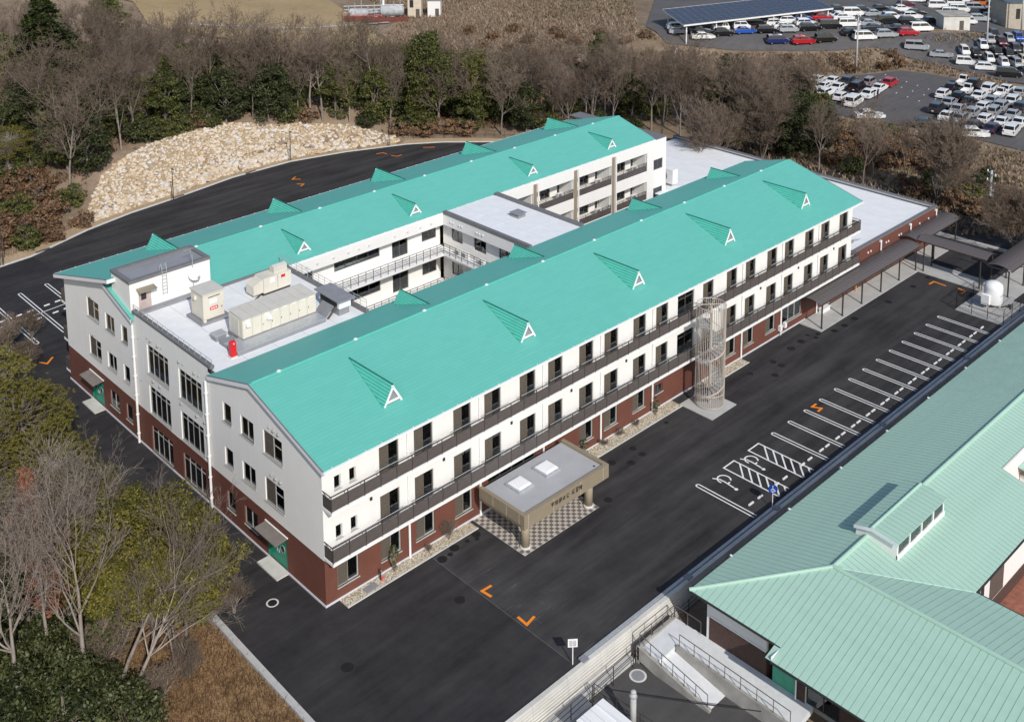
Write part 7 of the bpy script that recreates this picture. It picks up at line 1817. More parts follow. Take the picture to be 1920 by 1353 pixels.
def car_proto(kind):
    L, Wd, Hh, bz, fb, ft, rt, rb = SPEC[kind]; X = lambda f: L / 2 - f * L; w = Wd / 2
    root = O('car'); body = MB()
    side = [(X(0), .32), (X(.0) + .02, .62), (X(.03), bz - .18), (X(fb), bz), (X(rb), bz + (.04 if kind == 'sedan' else 0)), (X(.985), bz - .06 if kind == 'sedan' else bz - .02), (X(1), .6), (X(1), .32), (X(.85), .24), (X(.15), .24)]
    if kind == 'truck': side = [(X(0), .34), (X(0), bz - .05), (X(.03), bz), (X(.44), bz), (X(.44), .62), (X(1), .62), (X(1), .36), (X(.85), .26), (X(.15), .26)]
    wb = w - .05
    n = len(side)
    for s in (-1, 1): body.poly([(x, s * w, z) if .4 < z < bz - .02 else (x, s * (w - .07), z) for x, z in (side if s < 0 else side[::-1])])
    ins = lambda z: w if .4 < z < bz - .02 else w - .07
    for i in range(n):
        (xa, za), (xb, zb) = side[i], side[(i + 1) % n]
        body.poly([(xa, -ins(za), za), (xa, ins(za), za), (xb, ins(zb), zb), (xb, -ins(zb), zb)])
    tw = w - .2
    base = [(X(fb), bz), (X(rb), bz)]; top = [(X(ft), Hh - .04), (X(ft) - .25, Hh), (X(rt) + .2, Hh), (X(rt), Hh - .03)]
    cab = [base[0]] + top + [base[1]]
    cw_ = lambda z: (w - .08) + (tw - (w - .08)) * (z - bz) / (Hh - bz)
    roofm = MB()
    for i in range(1, 4):
        (xa, za), (xb, zb) = cab[i], cab[i + 1]; body.poly([(xa, -cw_(za), za), (xa, cw_(za), za), (xb, cw_(zb), zb), (xb, -cw_(zb), zb)])
    for s in (-1, 1): body.poly([(x, s * cw_(z), z) for x, z in (cab if s > 0 else cab[::-1])])
    (xa, za), (xb, zb) = cab[0], cab[1]; body.poly([(xa, -cw_(za), za), (xa, cw_(za), za), (xb, cw_(zb), zb), (xb, -cw_(zb), zb)])
    (xa, za), (xb, zb) = cab[4], cab[5]; body.poly([(xa, -cw_(za), za), (xa, cw_(za), za), (xb, cw_(zb), zb), (xb, -cw_(zb), zb)])
    if kind == 'truck':
        for s in (-1, 1): body.box(X(.46), s * (w - .05), .62, X(1), s * w, .95)
        body.box(X(1), -w, .62, X(.985), w, .95)
    O('body', body.mesh('car_body', PAINT), root)
    g = .025
    def glass(poly, name='window'): O(name, MB().poly(poly).mesh('glass', CG), root)
    lerp = lambda p, q, t: (p[0] + (q[0] - p[0]) * t, p[1] + (q[1] - p[1]) * t)
    a, b_ = lerp(cab[0], cab[1], .08), lerp(cab[0], cab[1], .92); glass([(a[0] + g, -cw_(a[1]) + .08, a[1] + g), (a[0] + g, cw_(a[1]) - .08, a[1] + g), (b_[0] + g, cw_(b_[1]) - .06, b_[1] + g), (b_[0] + g, -cw_(b_[1]) + .06, b_[1] + g)], 'windscreen')
    a, b_ = lerp(cab[5], cab[4], .15), lerp(cab[5], cab[4], .9); glass([(a[0] - g, cw_(a[1]) - .1, a[1] + g), (a[0] - g, -cw_(a[1]) + .1, a[1] + g), (b_[0] - g, -cw_(b_[1]) + .08, b_[1] + g), (b_[0] - g, cw_(b_[1]) - .08, b_[1] + g)], 'rear_window')
    f0, f1 = lerp(cab[0], cab[1], .1), lerp(cab[0], cab[1], .82); r0, r1 = lerp(cab[5], cab[4], .12), lerp(cab[5], cab[4], .82); mid = (f1[0] + r1[0]) / 2
    zt, zb = f1[1], f0[1]
    for s in (-1, 1):
        for (q0, q1, t0, t1) in ((f0[0] - .12, mid + .04, f1[0] - .08, mid + .04), (mid - .04, r0[0] + .12, mid - .04, r1[0] + .08)):
            P = [(q0, s * (cw_(zb) + g), zb), (q1, s * (cw_(zb) + g), zb), (t1, s * (cw_(zt) + g), zt), (t0, s * (cw_(zt) + g), zt)]; glass(P if s < 0 else P[::-1], 'side_window')
    wm = car_proto.wheel
    for fx_ in (.19, .81):
        for s in (-1, 1): O('wheel', wm, root, (X(fx_), s * (w - .1), .31), (0, 0, 0 if s < 0 else math.pi))
    for s in (-1, 1):
        O('headlight', MB().box(X(.02) - .1, s * (w - .45), bz - .34, X(0) + .03, s * (w - .12), bz - .2).mesh('hl', HLm), root); O('tail_light', MB().box(X(1) - .02, s * (w - .26), bz - .3, X(.97), s * (w - .1), bz - .08).mesh('tl', TL), root)
    O('number_plate', MB().box(X(1) - .03, -.17, .52, X(1) - .01, .17, .69).mesh('np', M['white']), root)
    return root
q = MB(); q.tube((0, .0, 0), (0, .2, 0), .31, n=16, mi=0); q.tube((0, -.012, 0), (0, .0, 0), .19, n=12, mi=1); car_proto.wheel = q.mesh('wheel', [TY, HUB])
PROTO = {k: car_proto(k) for k in SPEC}
RGB = {'white': (.80, .80, .79), 'black': (.012, .012, .014), 'silver': (.36, .38, .40), 'dark': (.035, .04, .045), 'blue': (.02, .09, .42), 'red': (.42, .015, .025), 'navy': (.015, .025, .12), 'maroon': (.09, .012, .025), 'orange': (.55, .15, .04), 'mauve': (.30, .25, .27), 'cream': (.62, .54, .38), 'purple': (.035, .025, .06)}
PLACE = {'solar front': 'front row at the solar car-port', 'solar second': 'row behind, under the solar car-port', 'upper lone': 'loose row before the solar car-port', 'upper front': 'nearest row right of the solar car-port', 'upper second': 'second row right of the solar car-port', 'upper third': 'third row right of the solar car-port', 'upper back': 'back row right of the solar car-port', 'far right': 'far block at top right', 'lane': 'line on the lane beside the bank', 'kei block': 'small-car block at the right edge', 'lower right': 'right block of the lower car park', 'lower edge': 'near edge of the lower car park', 'lower left': 'left group in the lower car park', 'lower left lone': 'near left edge of the lower car park'}
KIND = {'sedan': 'saloon car', 'hatch': 'hatchback', 'suv': 'estate car', 'van': 'minivan', 'kei': 'boxy small car', 'truck': 'small pickup truck'}
used = set(); cnt = {}
cr_ = Vector((.7216, -.6923))
tot = {}
for c in CARS: tot[(c[0], c[5], c[6])] = tot.get((c[0], c[5], c[6]), 0) + 1
for row, x, y, z, ang, colr, kind in sorted(CARS, key=lambda c: (c[0], c[1] * cr_.x + c[2] * cr_.y)):
    k = (row, colr, kind); i = cnt[k] = cnt.get(k, 0) + 1
    nmk = KIND[kind]
    if tot[k] == 1: lab = 'the only %s %s in the %s' % (colr, nmk, PLACE[row])
    else: lab = '%s %s, %s such from left, %s' % (colr, nmk, ORD[i - 1], PLACE[row])
    rz = R(ang + random.uniform(-3, 3)); src = PROTO[kind]
    zz = height(x, y) + (.17 if x > 164 or y > 60 else .11)
    if kind not in used:
        used.add(kind); src.location = (x, y, zz); src.rotation_euler = (0, 0, rz); o = src
    else: o = copy_tree(src, (x, y, zz), rz)
    s_ = random.uniform(.95, 1.05); o.scale = (s_, s_, s_)
    tag(o, lab, 'truck' if kind == 'truck' else 'car', 'cars: ' + PLACE[row])
    for ch in o.children:
        if ch.name.startswith('body'): ch.color = (*RGB[colr], 1)
# ================================================================= trees, shrubs, grass, rocks
def tubes(P0, P1, R0, R1, n):
    P0, P1 = np.asarray(P0), np.asarray(P1); R0, R1 = np.asarray(R0), np.asarray(R1); m = len(P0)
    d = P1 - P0; d /= np.linalg.norm(d, axis=1, keepdims=True) + 1e-9
    ref = np.where(np.abs(d[:, 2:3]) < .9, np.array([[0, 0, 1.0]]), np.array([[1.0, 0, 0]]))
    a = np.cross(d, ref); a /= np.linalg.norm(a, axis=1, keepdims=True) + 1e-9; b = np.cross(d, a)
    th = np.arange(n) * 2 * np.pi / n; c, s = np.cos(th), np.sin(th)
    off = a[:, None] * c[None, :, None] + b[:, None] * s[None, :, None]
    V = np.concatenate([P0[:, None] + off * R0[:, None, None], P1[:, None] + off * R1[:, None, None]], 1).reshape(-1, 3)
    i = np.arange(n); j = (i + 1) % n
    F = np.stack([i, j, n + j, n + i], 1)[None] + (np.arange(m) * 2 * n)[:, None, None]
    return V, F.reshape(-1, 4)
def joined(parts):
    V, F, o = [], [], 0
    for v, f in parts: V.append(v); F.append(f + o); o += len(v)
    return np.concatenate(V), np.concatenate(F)
def skeleton(rng, H, spread=.55, levels=4, kids=(9, 6, 5, 4), lean=(0, 0), stems=1, r0=None, up=.10, bare_frac=.28, ratio=(.62, .55, .5, .5)):
    segs = [[] for _ in range(levels + 1)]
    def grow(p, d, L, r, lv):
        ns = (7, 5, 4, 3, 2)[lv]; st = L / ns; pts = [p]
        for k in range(ns):
            d = d + rng.normal(0, (.05, .10, .13, .16, .18)[lv], 3); d[2] += up * (.3 if lv == 0 else 1); d = d / np.linalg.norm(d)
            q = p + d * st; ra = r * (1 - .8 * k / ns); rb = r * (1 - .8 * (k + 1) / ns)
            segs[lv].append((p, q, ra, rb)); p = q; pts.append((p, d, rb, (k + 1) / ns))
        if lv < levels:
            for c in range(kids[lv]):
                t = rng.uniform(bare_frac if lv == 0 else .2, 1.0); i = min(int(t * ns), ns - 1)
                base, dd, rr, _ = pts[1 + i]
                az = rng.uniform(0, 2 * np.pi); side = np.array([np.cos(az), np.sin(az), 0.0]); side -= dd * side.dot(dd); side /= np.linalg.norm(side) + 1e-9
                ang = rng.uniform(.45, .95) * spread * (1.5 if lv else 1.35)
                nd = dd * np.cos(ang) + side * np.sin(ang)
                grow(base, nd, L * ratio[lv] * rng.uniform(.7, 1.1) * (1.15 - .45 * t if lv == 0 else 1), max(rr * .62, .012), lv + 1)
    for s in range(stems):
        d0 = np.array([lean[0] + (rng.normal(0, .28) if stems > 1 else 0), lean[1] + (rng.normal(0, .28) if stems > 1 else 0), 1.0]); d0 /= np.linalg.norm(d0)
        grow(np.array([rng.normal(0, .12) if stems > 1 else 0, rng.normal(0, .12) if stems > 1 else 0, 0.0]), d0, H * (.8 if stems == 1 else .62), (r0 or H * .0165) * (1 if stems == 1 else .6), 0)
    return segs
def seg_mesh(name, lists, mat, sides, rmin):
    parts = []
    for sg, n in zip(lists, sides):
        if not sg: continue
        a = np.array([s[0] for s in sg]); b = np.array([s[1] for s in sg]); r0 = np.maximum([s[2] for s in sg], rmin); r1 = np.maximum([s[3] for s in sg], rmin * .8)
        parts.append(tubes(a, b, r0, r1, n))
    V, F = joined(parts); return npmesh(name, V, F, mat)
PAIRS = {}
def bare_pair(key, seed, rmin, mat, **k):
    sg = skeleton(np.random.default_rng(seed), **k)
    PAIRS.setdefault(key, []).append((seg_mesh('trunk', sg[:2], M['bark'] if 'near' not in key else BARKN, (7, 5), .03), seg_mesh('crown', sg[2:], mat, (4, 3, 3), rmin)))
BARKN = m_bark('pale_grey_bark', (.16, .135, .115), (.36, .31, .27))
for s in range(6): bare_pair('bare', 100 + s, .022, M['twig'], H=13.0 + (s % 3), spread=.6 + .08 * (s % 3), kids=(12, 7, 6, 4), up=.12, bare_frac=.25)
for s in range(3): bare_pair('spread', 150 + s, .024, M['twig'], H=14.0, spread=.5, kids=(9, 7, 6, 4), stems=9, up=.07, bare_frac=.2)
for s in range(5): bare_pair('near_bare', 200 + s, .013, M['twig_near'], H=14.5, spread=.62, kids=(13, 7, 5, 3), up=.10, bare_frac=.3)
for s in range(2): bare_pair('near_lean', 220 + s, .013, M['twig_near'], H=13.5, spread=.55, kids=(12, 7, 5, 3), up=.04, bare_frac=.3, lean=(.42, -.16))
for s in range(2): bare_pair('near_twig', 240 + s, .009, M['twig'], H=4.2, spread=.5, kids=(8, 7, 5, 3), stems=6, up=.06, bare_frac=.1)
def quads(C, N, S, rng, aspect=1.6):
    """leaf cards: centres, facing directions, sizes"""
    m = len(C); N = N / (np.linalg.norm(N, axis=1, keepdims=True) + 1e-9)
    t = rng.normal(0, 1, (m, 3)); a = np.cross(N, t); a /= np.linalg.norm(a, axis=1, keepdims=True) + 1e-9; b = np.cross(N, a)
    a = a * (S * .5)[:, None]; b = b * (S * .5 * aspect)[:, None]
    V = np.stack([C - b, C + a * .9, C + b, C - a * .9], 1).reshape(-1, 3)
    return V, np.arange(m * 4).reshape(-1, 4)
def leafy(seed, H, Wd, nc, nl, ls, base=.2, mat=None, flat=.6, shell=.55, aspect=1.6, stems=1, shapef=None, cl=.16):
    rng = np.random.default_rng(seed)
    d = rng.normal(0, 1, (nc, 3)); d /= np.linalg.norm(d, axis=1, keepdims=True); r = shell + (1 - shell) * rng.uniform(0, 1, (nc, 1)) ** .6; r *= rng.uniform(.78, 1.12, (nc, 1))
    c = d * r; h0 = H * base
    cc = np.stack([c[:, 0] * Wd / 2, c[:, 1] * Wd / 2, h0 + (H - h0) * (.5 + .5 * c[:, 2])], 1)
    if shapef is not None:
        k = shapef((cc[:, 2] - h0) / (H - h0)); cc[:, :2] *= k[:, None]
    cs = Wd * cl * rng.uniform(.7, 1.3, nc)
    off = rng.normal(0, 1, (nc, nl, 3)); off /= np.linalg.norm(off, axis=2, keepdims=True); off *= rng.uniform(.25, 1, (nc, nl, 1)) ** .5
    off[..., 2] *= flat
    P = (cc[:, None] + off * cs[:, None, None]).reshape(-1, 3)
    N = (off + np.array([0, 0, .5]) + rng.normal(0, .45, off.shape)).reshape(-1, 3)
    S = ls * rng.uniform(.6, 1.35, len(P))
    V, F = quads(P, N, S, rng, aspect)
    crown = npmesh('crown', V, F, mat)
    sg = []
    for s in range(stems):
        p = np.array([rng.normal(0, .15) * (stems > 1), rng.normal(0, .15) * (stems > 1), 0.0])
        q = np.array([0, 0, H * .55]) + rng.normal(0, .3, 3); sg.append((p, q, H * .02, H * .012))
        for i in rng.choice(nc, min(14, nc), False): sg.append((p + (q - p) * rng.uniform(.3, 1), cc[i], H * .008, H * .003))
    return (seg_mesh('trunk', [sg], M['bark'], (5,), .02), crown)
LF = {'leaf_dark': m_leaf('evergreen_dark', (.018, .024, .010), (.046, .056, .020), (.115, .125, .040)), 'leaf_mid': m_leaf('evergreen_mid', (.030, .036, .011), (.080, .090, .026), (.18, .175, .05)), 'leaf_yellow': m_leaf('camphor_yellow', (.045, .043, .009), (.135, .122, .022), (.29, .245, .05)), 'leaf_pine': m_leaf('pine_needles', (.06, .058, .012), (.175, .16, .035), (.34, .29, .07)), 'leaf_cedar': m_leaf('cedar_needles', (.010, .017, .006), (.035, .050, .015), (.11, .12, .028)), 'leaf_rust': m_leaf('rusty_foliage', (.10, .035, .018), (.24, .095, .05), (.38, .18, .10)), 'leaf_brown': m_leaf('dry_leaves', (.07, .040, .022), (.19, .11, .06), (.33, .21, .12)), 'leaf_bamboo': m_leaf('bamboo_leaves', (.030, .036, .009), (.085, .092, .022), (.19, .18, .05)), 'leaf_gloss': m_leaf('glossy_leaves', (.014, .020, .007), (.042, .052, .017), (.14, .15, .06), .4)}
for s in range(4): PAIRS.setdefault('leafy', []).append(leafy(300 + s, 7.2 + s * .6, 5.2, 60, 90, .20, .05, LF['leaf_dark'] if s % 2 == 0 else LF['leaf_mid'], stems=1))
for s in range(2): PAIRS.setdefault('leafy_big', []).append(leafy(320 + s, 14.5, 7.0, 140, 110, .22, .12, LF['leaf_mid'], shapef=lambda t: .35 + .75 * np.sin(np.pi * np.clip(t, 0, 1) ** .8 * .92)))
for s in range(3): PAIRS.setdefault('shrub', []).append(leafy(330 + s, 3.0, 3.6, 36, 70, .17, .0, LF['leaf_mid'] if s else LF['leaf_dark'], stems=3))
for s in range(3): PAIRS.setdefault('brush', []).append(leafy(340 + s, 2.4, 3.4, 26, 34, .20, .0, LF['leaf_brown'], stems=5, aspect=2.4))
for s in range(2): PAIRS.setdefault('camphor', []).append(leafy(350 + s, 10.0, 7.8, 150, 380, .12, .22, LF['leaf_yellow'], cl=.105, flat=.8, shell=.45, shapef=lambda t: .55 + .6 * np.sin(np.pi * np.clip(t * .9, 0, 1)) ** .7))
for s in range(3): PAIRS.setdefault('near_shrub', []).append(leafy(360 + s, 3.2, 4.6, 60, 120, .13, .0, LF['leaf_gloss'], stems=4, cl=.15))
for s in range(2): PAIRS.setdefault('rusty', []).append(leafy(370 + s, 9.0, 3.0, 60, 60, .16, .15, LF['leaf_rust'], shapef=lambda t: 1.25 - 1.1 * t, cl=.14, aspect=2.2, shell=.35))
def pine(seed, H, Wd):
    rng = np.random.default_rng(seed); nc = 130
    d = rng.normal(0, 1, (nc, 3)); d /= np.linalg.norm(d, axis=1, keepdims=True); r = .5 + .5 * rng.uniform(0, 1, (nc, 1)) ** .5
    c = d * r; cc = np.stack([c[:, 0] * Wd / 2, c[:, 1] * Wd / 2, H * .68 + H * .32 * c[:, 2]], 1)
    nt = 11; tc = (cc[:, None] + rng.normal(0, 1, (nc, nt, 3)) * np.array([.42, .42, .16])).reshape(-1, 3)
    nb = 26; dirs = rng.normal(0, 1, (len(tc), nb, 3)); dirs[..., 2] = np.abs(dirs[..., 2]) + .35; dirs /= np.linalg.norm(dirs, axis=2, keepdims=True)
    Ls = rng.uniform(.16, .28, (len(tc), nb, 1)); P = np.repeat(tc[:, None], nb, 1); Q = P + dirs * Ls
    sd = np.cross(dirs, rng.normal(0, 1, dirs.shape)); sd /= np.linalg.norm(sd, axis=2, keepdims=True) + 1e-9; sd *= .026
    V = np.stack([P - sd, P + sd, Q], 2).reshape(-1, 3); F = np.arange(len(V)).reshape(-1, 3)
    crown = npmesh('crown', V, F, LF['leaf_pine'])
    sg = [(np.zeros(3), np.array([.2, .1, H * .45]), .16, .12), (np.array([.2, .1, H * .45]), np.array([0, 0, H * .9]), .12, .05)]
    for i in range(nc): sg.append((np.array([.1, .05, H * rng.uniform(.4, .8)]), cc[i], .045, .015))
    return (seg_mesh('trunk', [sg], M['bark'], (5,), .015), crown)
for s in range(2): PAIRS.setdefault('pine', []).append(pine(400 + s, 9.5, 8.0))
def cedar(seed, H, Wd):
    rng = np.random.default_rng(seed); sg = [(np.zeros(3), np.array([0, 0, H * .97]), .4, .05)]; P, N = [], []
    for k in range(26):
        t = .08 + .9 * k / 26; z = H * t; L = Wd / 2 * (1 - t) ** .75 + .3
        for j in range(9):
            a = rng.uniform(0, 6.28); l = L * rng.uniform(.7, 1.1); e = np.array([np.cos(a) * l, np.sin(a) * l, z - l * .12 + rng.normal(0, .2)])
            b0 = np.array([0, 0, z]); sg.append((b0, e, .06, .02)); m = int(l * 34) + 8
            u = rng.uniform(.2, 1.05, m)[:, None]; side = np.array([-np.sin(a), np.cos(a), 0]); w = (.32 * l * (1 - np.abs(u - .55)) * rng.uniform(-1, 1, (m, 1)))
            q = b0 + (e - b0) * u + side * w; q[:, 2] += rng.normal(0, .12, m); P.append(q); N.append(np.tile([0, 0, 1.0], (m, 1)) + rng.normal(0, .5, (m, 3)))
    P = np.concatenate(P); V, F = quads(P, np.concatenate(N), rng.uniform(.2, .42, len(P)), rng, 1.8)
    return (seg_mesh('trunk', [sg], M['bark'], (5,), .02), npmesh('crown', V, F, LF['leaf_cedar']))
PAIRS['cedar'] = [cedar(500, 17.0, 15.0)]
def bamboo(seed):
    rng = np.random.default_rng(seed); sg, P = [], []
    for k in range(16):
        b0 = np.array([rng.normal(0, .9), rng.normal(0, .9), 0.0]); Hh = rng.uniform(6.5, 10); dv = rng.normal(0, .16, 2); p = b0
        for i in range(6):
            t = (i + 1) / 6; q = b0 + np.array([dv[0] * Hh * t * t, dv[1] * Hh * t * t, Hh * (t - .08 * t ** 3)]); sg.append((p, q, .05, .045)); p = q
            if t > .3:
                m = 70; P.append(q + rng.normal(0, 1, (m, 3)) * np.array([.5, .5, .65]))
    P = np.concatenate(P); N = rng.normal(0, 1, P.shape) + np.array([0, 0, .7]); V, F = quads(P, N, rng.uniform(.10, .2, len(P)), rng, 3.4)
    return (seg_mesh('trunk', [sg], simple('bamboo_culm', (.16, .17, .06), .5), (4,), .03), npmesh('crown', V, F, LF['leaf_bamboo']))
PAIRS['bamboo'] = [bamboo(600), bamboo(601)]
# label, name, category and group of each kind
def plant(name, pair, x, y, z, s, rz, label, cat, group, part=('trunk', 'crown')):
    t = thing(name, label, cat, (x, y, z), rz, group); t.scale = (s, s, s * random.uniform(.92, 1.1))
    O(part[0], pair[0], t); O(part[1], pair[1], t); return t
INFO = {'bare': ('bare_tree', 'tree', 'leafless grey-brown tree in %s'), 'leafy': ('evergreen_tree', 'tree', 'dark evergreen tree in %s'), 'shrub': ('evergreen_shrub', 'shrub', 'low evergreen shrub in %s'), 'brush': ('dry_shrub', 'shrub', 'brown dry shrub in %s'), 'bamboo': ('bamboo_clump', 'bamboo', 'yellow-green bamboo clump in %s')}
WHERE = {'rear': 'the wood behind the rock slope', 'mid': 'the wood behind the rear wing', 'east': 'the wood behind the annex roof', 'scrub': 'the scrub right of the annex', 'west': 'the verge left of the rock slope', 'slope': 'the strip on top of the rock slope', 'hill': 'the dry hillside beyond the wood', 'bank': 'the grass bank between the car parks'}
for zone, L in WOODS.items():
    for k, (kind, x, y, z, s, rz) in enumerate(L):
        nm, cat, lab = INFO[kind]; pr = PAIRS[kind]
        sc_ = s * (.5 if kind == 'bare' and zone == 'scrub' else .66 if kind == 'bare' and zone in ('mid', 'east') else .72 if kind == 'bare' else 1) * (.8 if zone in ('hill', 'bank') else 1)
        plant(nm, pr[k % len(pr)], x, y, z, sc_, rz, lab % WHERE[zone], cat, nm.replace('_', ' ') + 's in ' + WHERE[zone])
FL = {'pine': ['bright olive pine at the left top corner of the rock slope', 'small olive pine by the brown bushes at the left edge', 'yellow-green bushy pine behind the annex roof', 'small olive pine behind the rear ridge', 'olive pine above the middle of the rock slope', 'small olive pine among brown bushes left of the rocks'], 'cedar': ['broad dark cedar rising at the top left corner'], 'leafy_big': ['tall olive-green evergreen behind the bamboo, left of the brown hillside', 'olive evergreen top showing right of the dark cedar', 'round evergreen top at the foot of the brown hillside'], 'spread': ['wide many-stemmed leafless tree right behind the annex corner', 'leafless many-stemmed tree at the right edge by the canopy', 'spreading leafless tree behind the white annex roof, left one', 'spreading leafless tree behind the white annex roof, right one'], 'bare': ['tall pale leafless tree just right of the front ridge end', 'slim leafless tree standing behind the annex parapet', 'leafless tree behind the end of the rear ridge']}
ct = {}
for kind, x, y, z, s, rz in FIXED:
    i = ct[kind] = ct.get(kind, -1) + 1; pr = PAIRS[kind]
    plant({'pine': 'pine_tree', 'cedar': 'cedar_tree', 'leafy_big': 'evergreen_tree', 'spread': 'bare_tree', 'bare': 'bare_tree'}[kind], pr[i % len(pr)], x, y, z, s * (.72 if kind == 'spread' else .7 if kind == 'bare' else 1), rz, FL[kind][i], 'tree', None)
NI = {'nbare': ('near_bare', 'bare_tree', 'tree', 'tall pale leafless tree in the near left wood'), 'nlean': ('near_lean', 'leaning_tree', 'tree', 'leafless tree leaning right over the brown grass'), 'camphor': ('camphor', 'yellow_green_tree', 'tree', ''), 'pine': ('pine', 'pine_tree', 'tree', ''), 'rusty': ('rusty', 'rusty_conifer', 'tree', 'rust-brown dead conifer in the near left wood'), 'nshrub': ('near_shrub', 'evergreen_shrub', 'shrub', 'glossy dark green shrub at the bottom left corner'), 'ntwig': ('near_twig', 'twiggy_shrub', 'shrub', 'leafless twiggy bush beside the left asphalt edge')}
CL = ['largest yellow-green broadleaf tree beside the left asphalt', 'yellow-green tree behind and left of the largest one', 'small yellow-green tree close to the left kerb', 'yellow-green crown highest up in the near left wood'] or ['largest yellow-green broadleaf tree beside the left asphalt', 'smaller yellow-green tree behind the largest one', 'small yellow-green tree close to the left kerb']; PLb = ['wide olive pine overhanging the left asphalt', 'olive pine cut by the left picture edge', 'small olive pine between the bare trees', 'lowest olive pine beside the kerb', 'olive pine below the widest one at the left edge', 'uppermost olive pine at the left edge'] or ['wide olive pine at the left edge above the asphalt', 'olive pine at the left picture edge', 'small olive pine between the bare trees', 'lowest olive pine beside the kerb']
ct = {}
for kind, x, y, s, rz in NEAR:
    i = ct[kind] = ct.get(kind, -1) + 1; key, nm, cat, lab = NI[kind]; pr = PAIRS[key]
    lb = CL[i] if kind == 'camphor' else PLb[i] if kind == 'pine' else lab
    if kind == 'nlean': rz = -.35 + .25 * i; lb = lab + (', the left one', ', the right one')[i]
    plant(nm, pr[i % len(pr)], x, y, -.06, s * (.68 if kind in ('nbare', 'nlean') else 1), rz, lb, cat, None if kind in ('camphor', 'pine', 'nlean') else 'near left ' + nm.replace('_', ' ') + 's')
# small shrubs in the gravel bed
for x, y, s, lab in ((5.35, -.5, .75, 'small leafy sapling in the gravel left of the downpipe'), (24.6, -.6, .7, 'small leafy sapling just right of the porch'), (33.6, -.6, .65, 'small leafy sapling in the gravel left of the spiral stair'), (43.2, -.5, .7, 'small yellowish sapling right of the spiral stair')):
    if 'sap' not in PAIRS: PAIRS['sap'] = [leafy(700, 2.6, .95, 16, 26, .11, .12, LF['leaf_mid'], stems=2, cl=.2)]
    plant('sapling', PAIRS['sap'][0], x, y, .02, s, x, lab, 'sapling', None)
for k, (x, y) in enumerate(((10.2, -.55), (29.0, -.6), (8.3, -.6), (26.9, -.6), (31.0, -.7))): plant('bare_sapling', PAIRS['near_twig'][k % 2], x, y, .02, .34 if k == 0 else .17, k, 'tiny leafless sapling planted in the gravel bed along the front wall', 'sapling', 'leafless saplings in the gravel')
# ---- dry grass, one uncountable mass
def tufts(name, n, fn, h0, h1, w, mat, seed, per=4):
    rng = np.random.default_rng(seed); pts = fn(rng, n); pts = np.array([(x, y, height(x, y)) for x, y in pts])
    m = len(pts); P = np.repeat(pts, per, 0) + np.concatenate([rng.normal(0, .18, (m * per, 2)), np.zeros((m * per, 1))], 1)
    a = rng.uniform(0, 6.28, m * per); hh = rng.uniform(h0, h1, m * per); le = rng.normal(0, .45, (m * per, 2)) * hh[:, None]
    sd = np.stack([np.cos(a), np.sin(a), np.zeros_like(a)], 1) * (w * rng.uniform(.6, 1.4, m * per))[:, None]
    Q = P + np.concatenate([le, hh[:, None]], 1)
    V = np.stack([P - sd, P + sd, Q], 1).reshape(-1, 3)
    o = O(name, npmesh(name, V, np.arange(len(V)).reshape(-1, 3), mat)); o['kind'] = 'stuff'; return o
def region(polys):
    def f(rng, n):
        out = []
        ar = [max(1, (max(p[0] for p in P) - min(p[0] for p in P)) * (max(p[1] for p in P) - min(p[1] for p in P))) for P in polys]; S = sum(ar)
        for P, A in zip(polys, ar):
            X = np.array([p[0] for p in P]); Y = np.array([p[1] for p in P]); m = int(n * A / S)
            xs = rng.uniform(X.min(), X.max(), m); ys = rng.uniform(Y.min(), Y.max(), m); ins = np.zeros(m, bool)
            for i in range(len(P)):
                x0, y0 = P[i]; x1, y1 = P[(i + 1) % len(P)]; c = (y0 > ys) != (y1 > ys); ins ^= c & (xs < (x1 - x0) * (ys - y0) / (y1 - y0 + 1e-12) + x0)
            out += list(zip(xs[ins], ys[ins]))
        return out
    return f
GR = m_leaf('dry_grass', (.13, .09, .06), (.32, .235, .165), (.52, .41, .30), .9); GG = m_leaf('winter_grass', (.045, .055, .016), (.10, .105, .035), (.19, .175, .06), .9)
hillP = [(100, 128), (125, 100), (140, 84), (143, 93), (165, 112), (190, 140), (170, 190), (135, 178), (120, 145)]; bankP = [(126, 66), (139, 54), (154.5, 45.5), (161.5, 42.5), (170, 37), (167, 52), (155, 63), (147, 71), (139, 81), (122, 85)]; scrubP = [(88, 40), (110, 50), (123, 45), (124, 32), (127, 15), (126, 0), (100, -12), (91, -2), (88, 20)]; strip = [(162.5, 20), (165, 24), (169, 41), (161.5, 41.5)]; upstrip = [(176, 46), (188, 40), (186, 36), (176.5, 40)]
tufts('dry_grass', 26000, region([hillP, bankP, scrubP, strip, upstrip]), .3, .85, .13, GR, 1)
tufts('green_grass', 5000, region([bankP, scrubP, [(150, 100), (185, 130), (170, 150), (140, 130)], [(128, 68), (150, 50), (152, 56), (134, 76)], [(28, 86), (45, 92), (62, 82), (60, 84), (45, 95), (28, 90)], upstrip]), .25, .6, .09, GG, 2)
tufts('brown_grass', 9000, region([[(-14, -14), (-6.4, -14), (-6.2, 9), (-16, 9)]]), .12, .38, .022, LF['leaf_brown'], 3)
tufts('wood_undergrowth', 9000, region([[(-14, 74), (16, 80), (30, 90), (45, 93), (60, 84), (75, 72), (90, 60), (110, 60), (100, 80), (70, 110), (10, 130), (-14, 110)]]), .3, .9, .12, LF['leaf_brown'], 4)
tufts('verge_grass', 2600, region([[(-14, 70), (4, 72), (16, 76.5), (14, 82), (-14, 80)]]), .2, .5, .06, GR, 5)
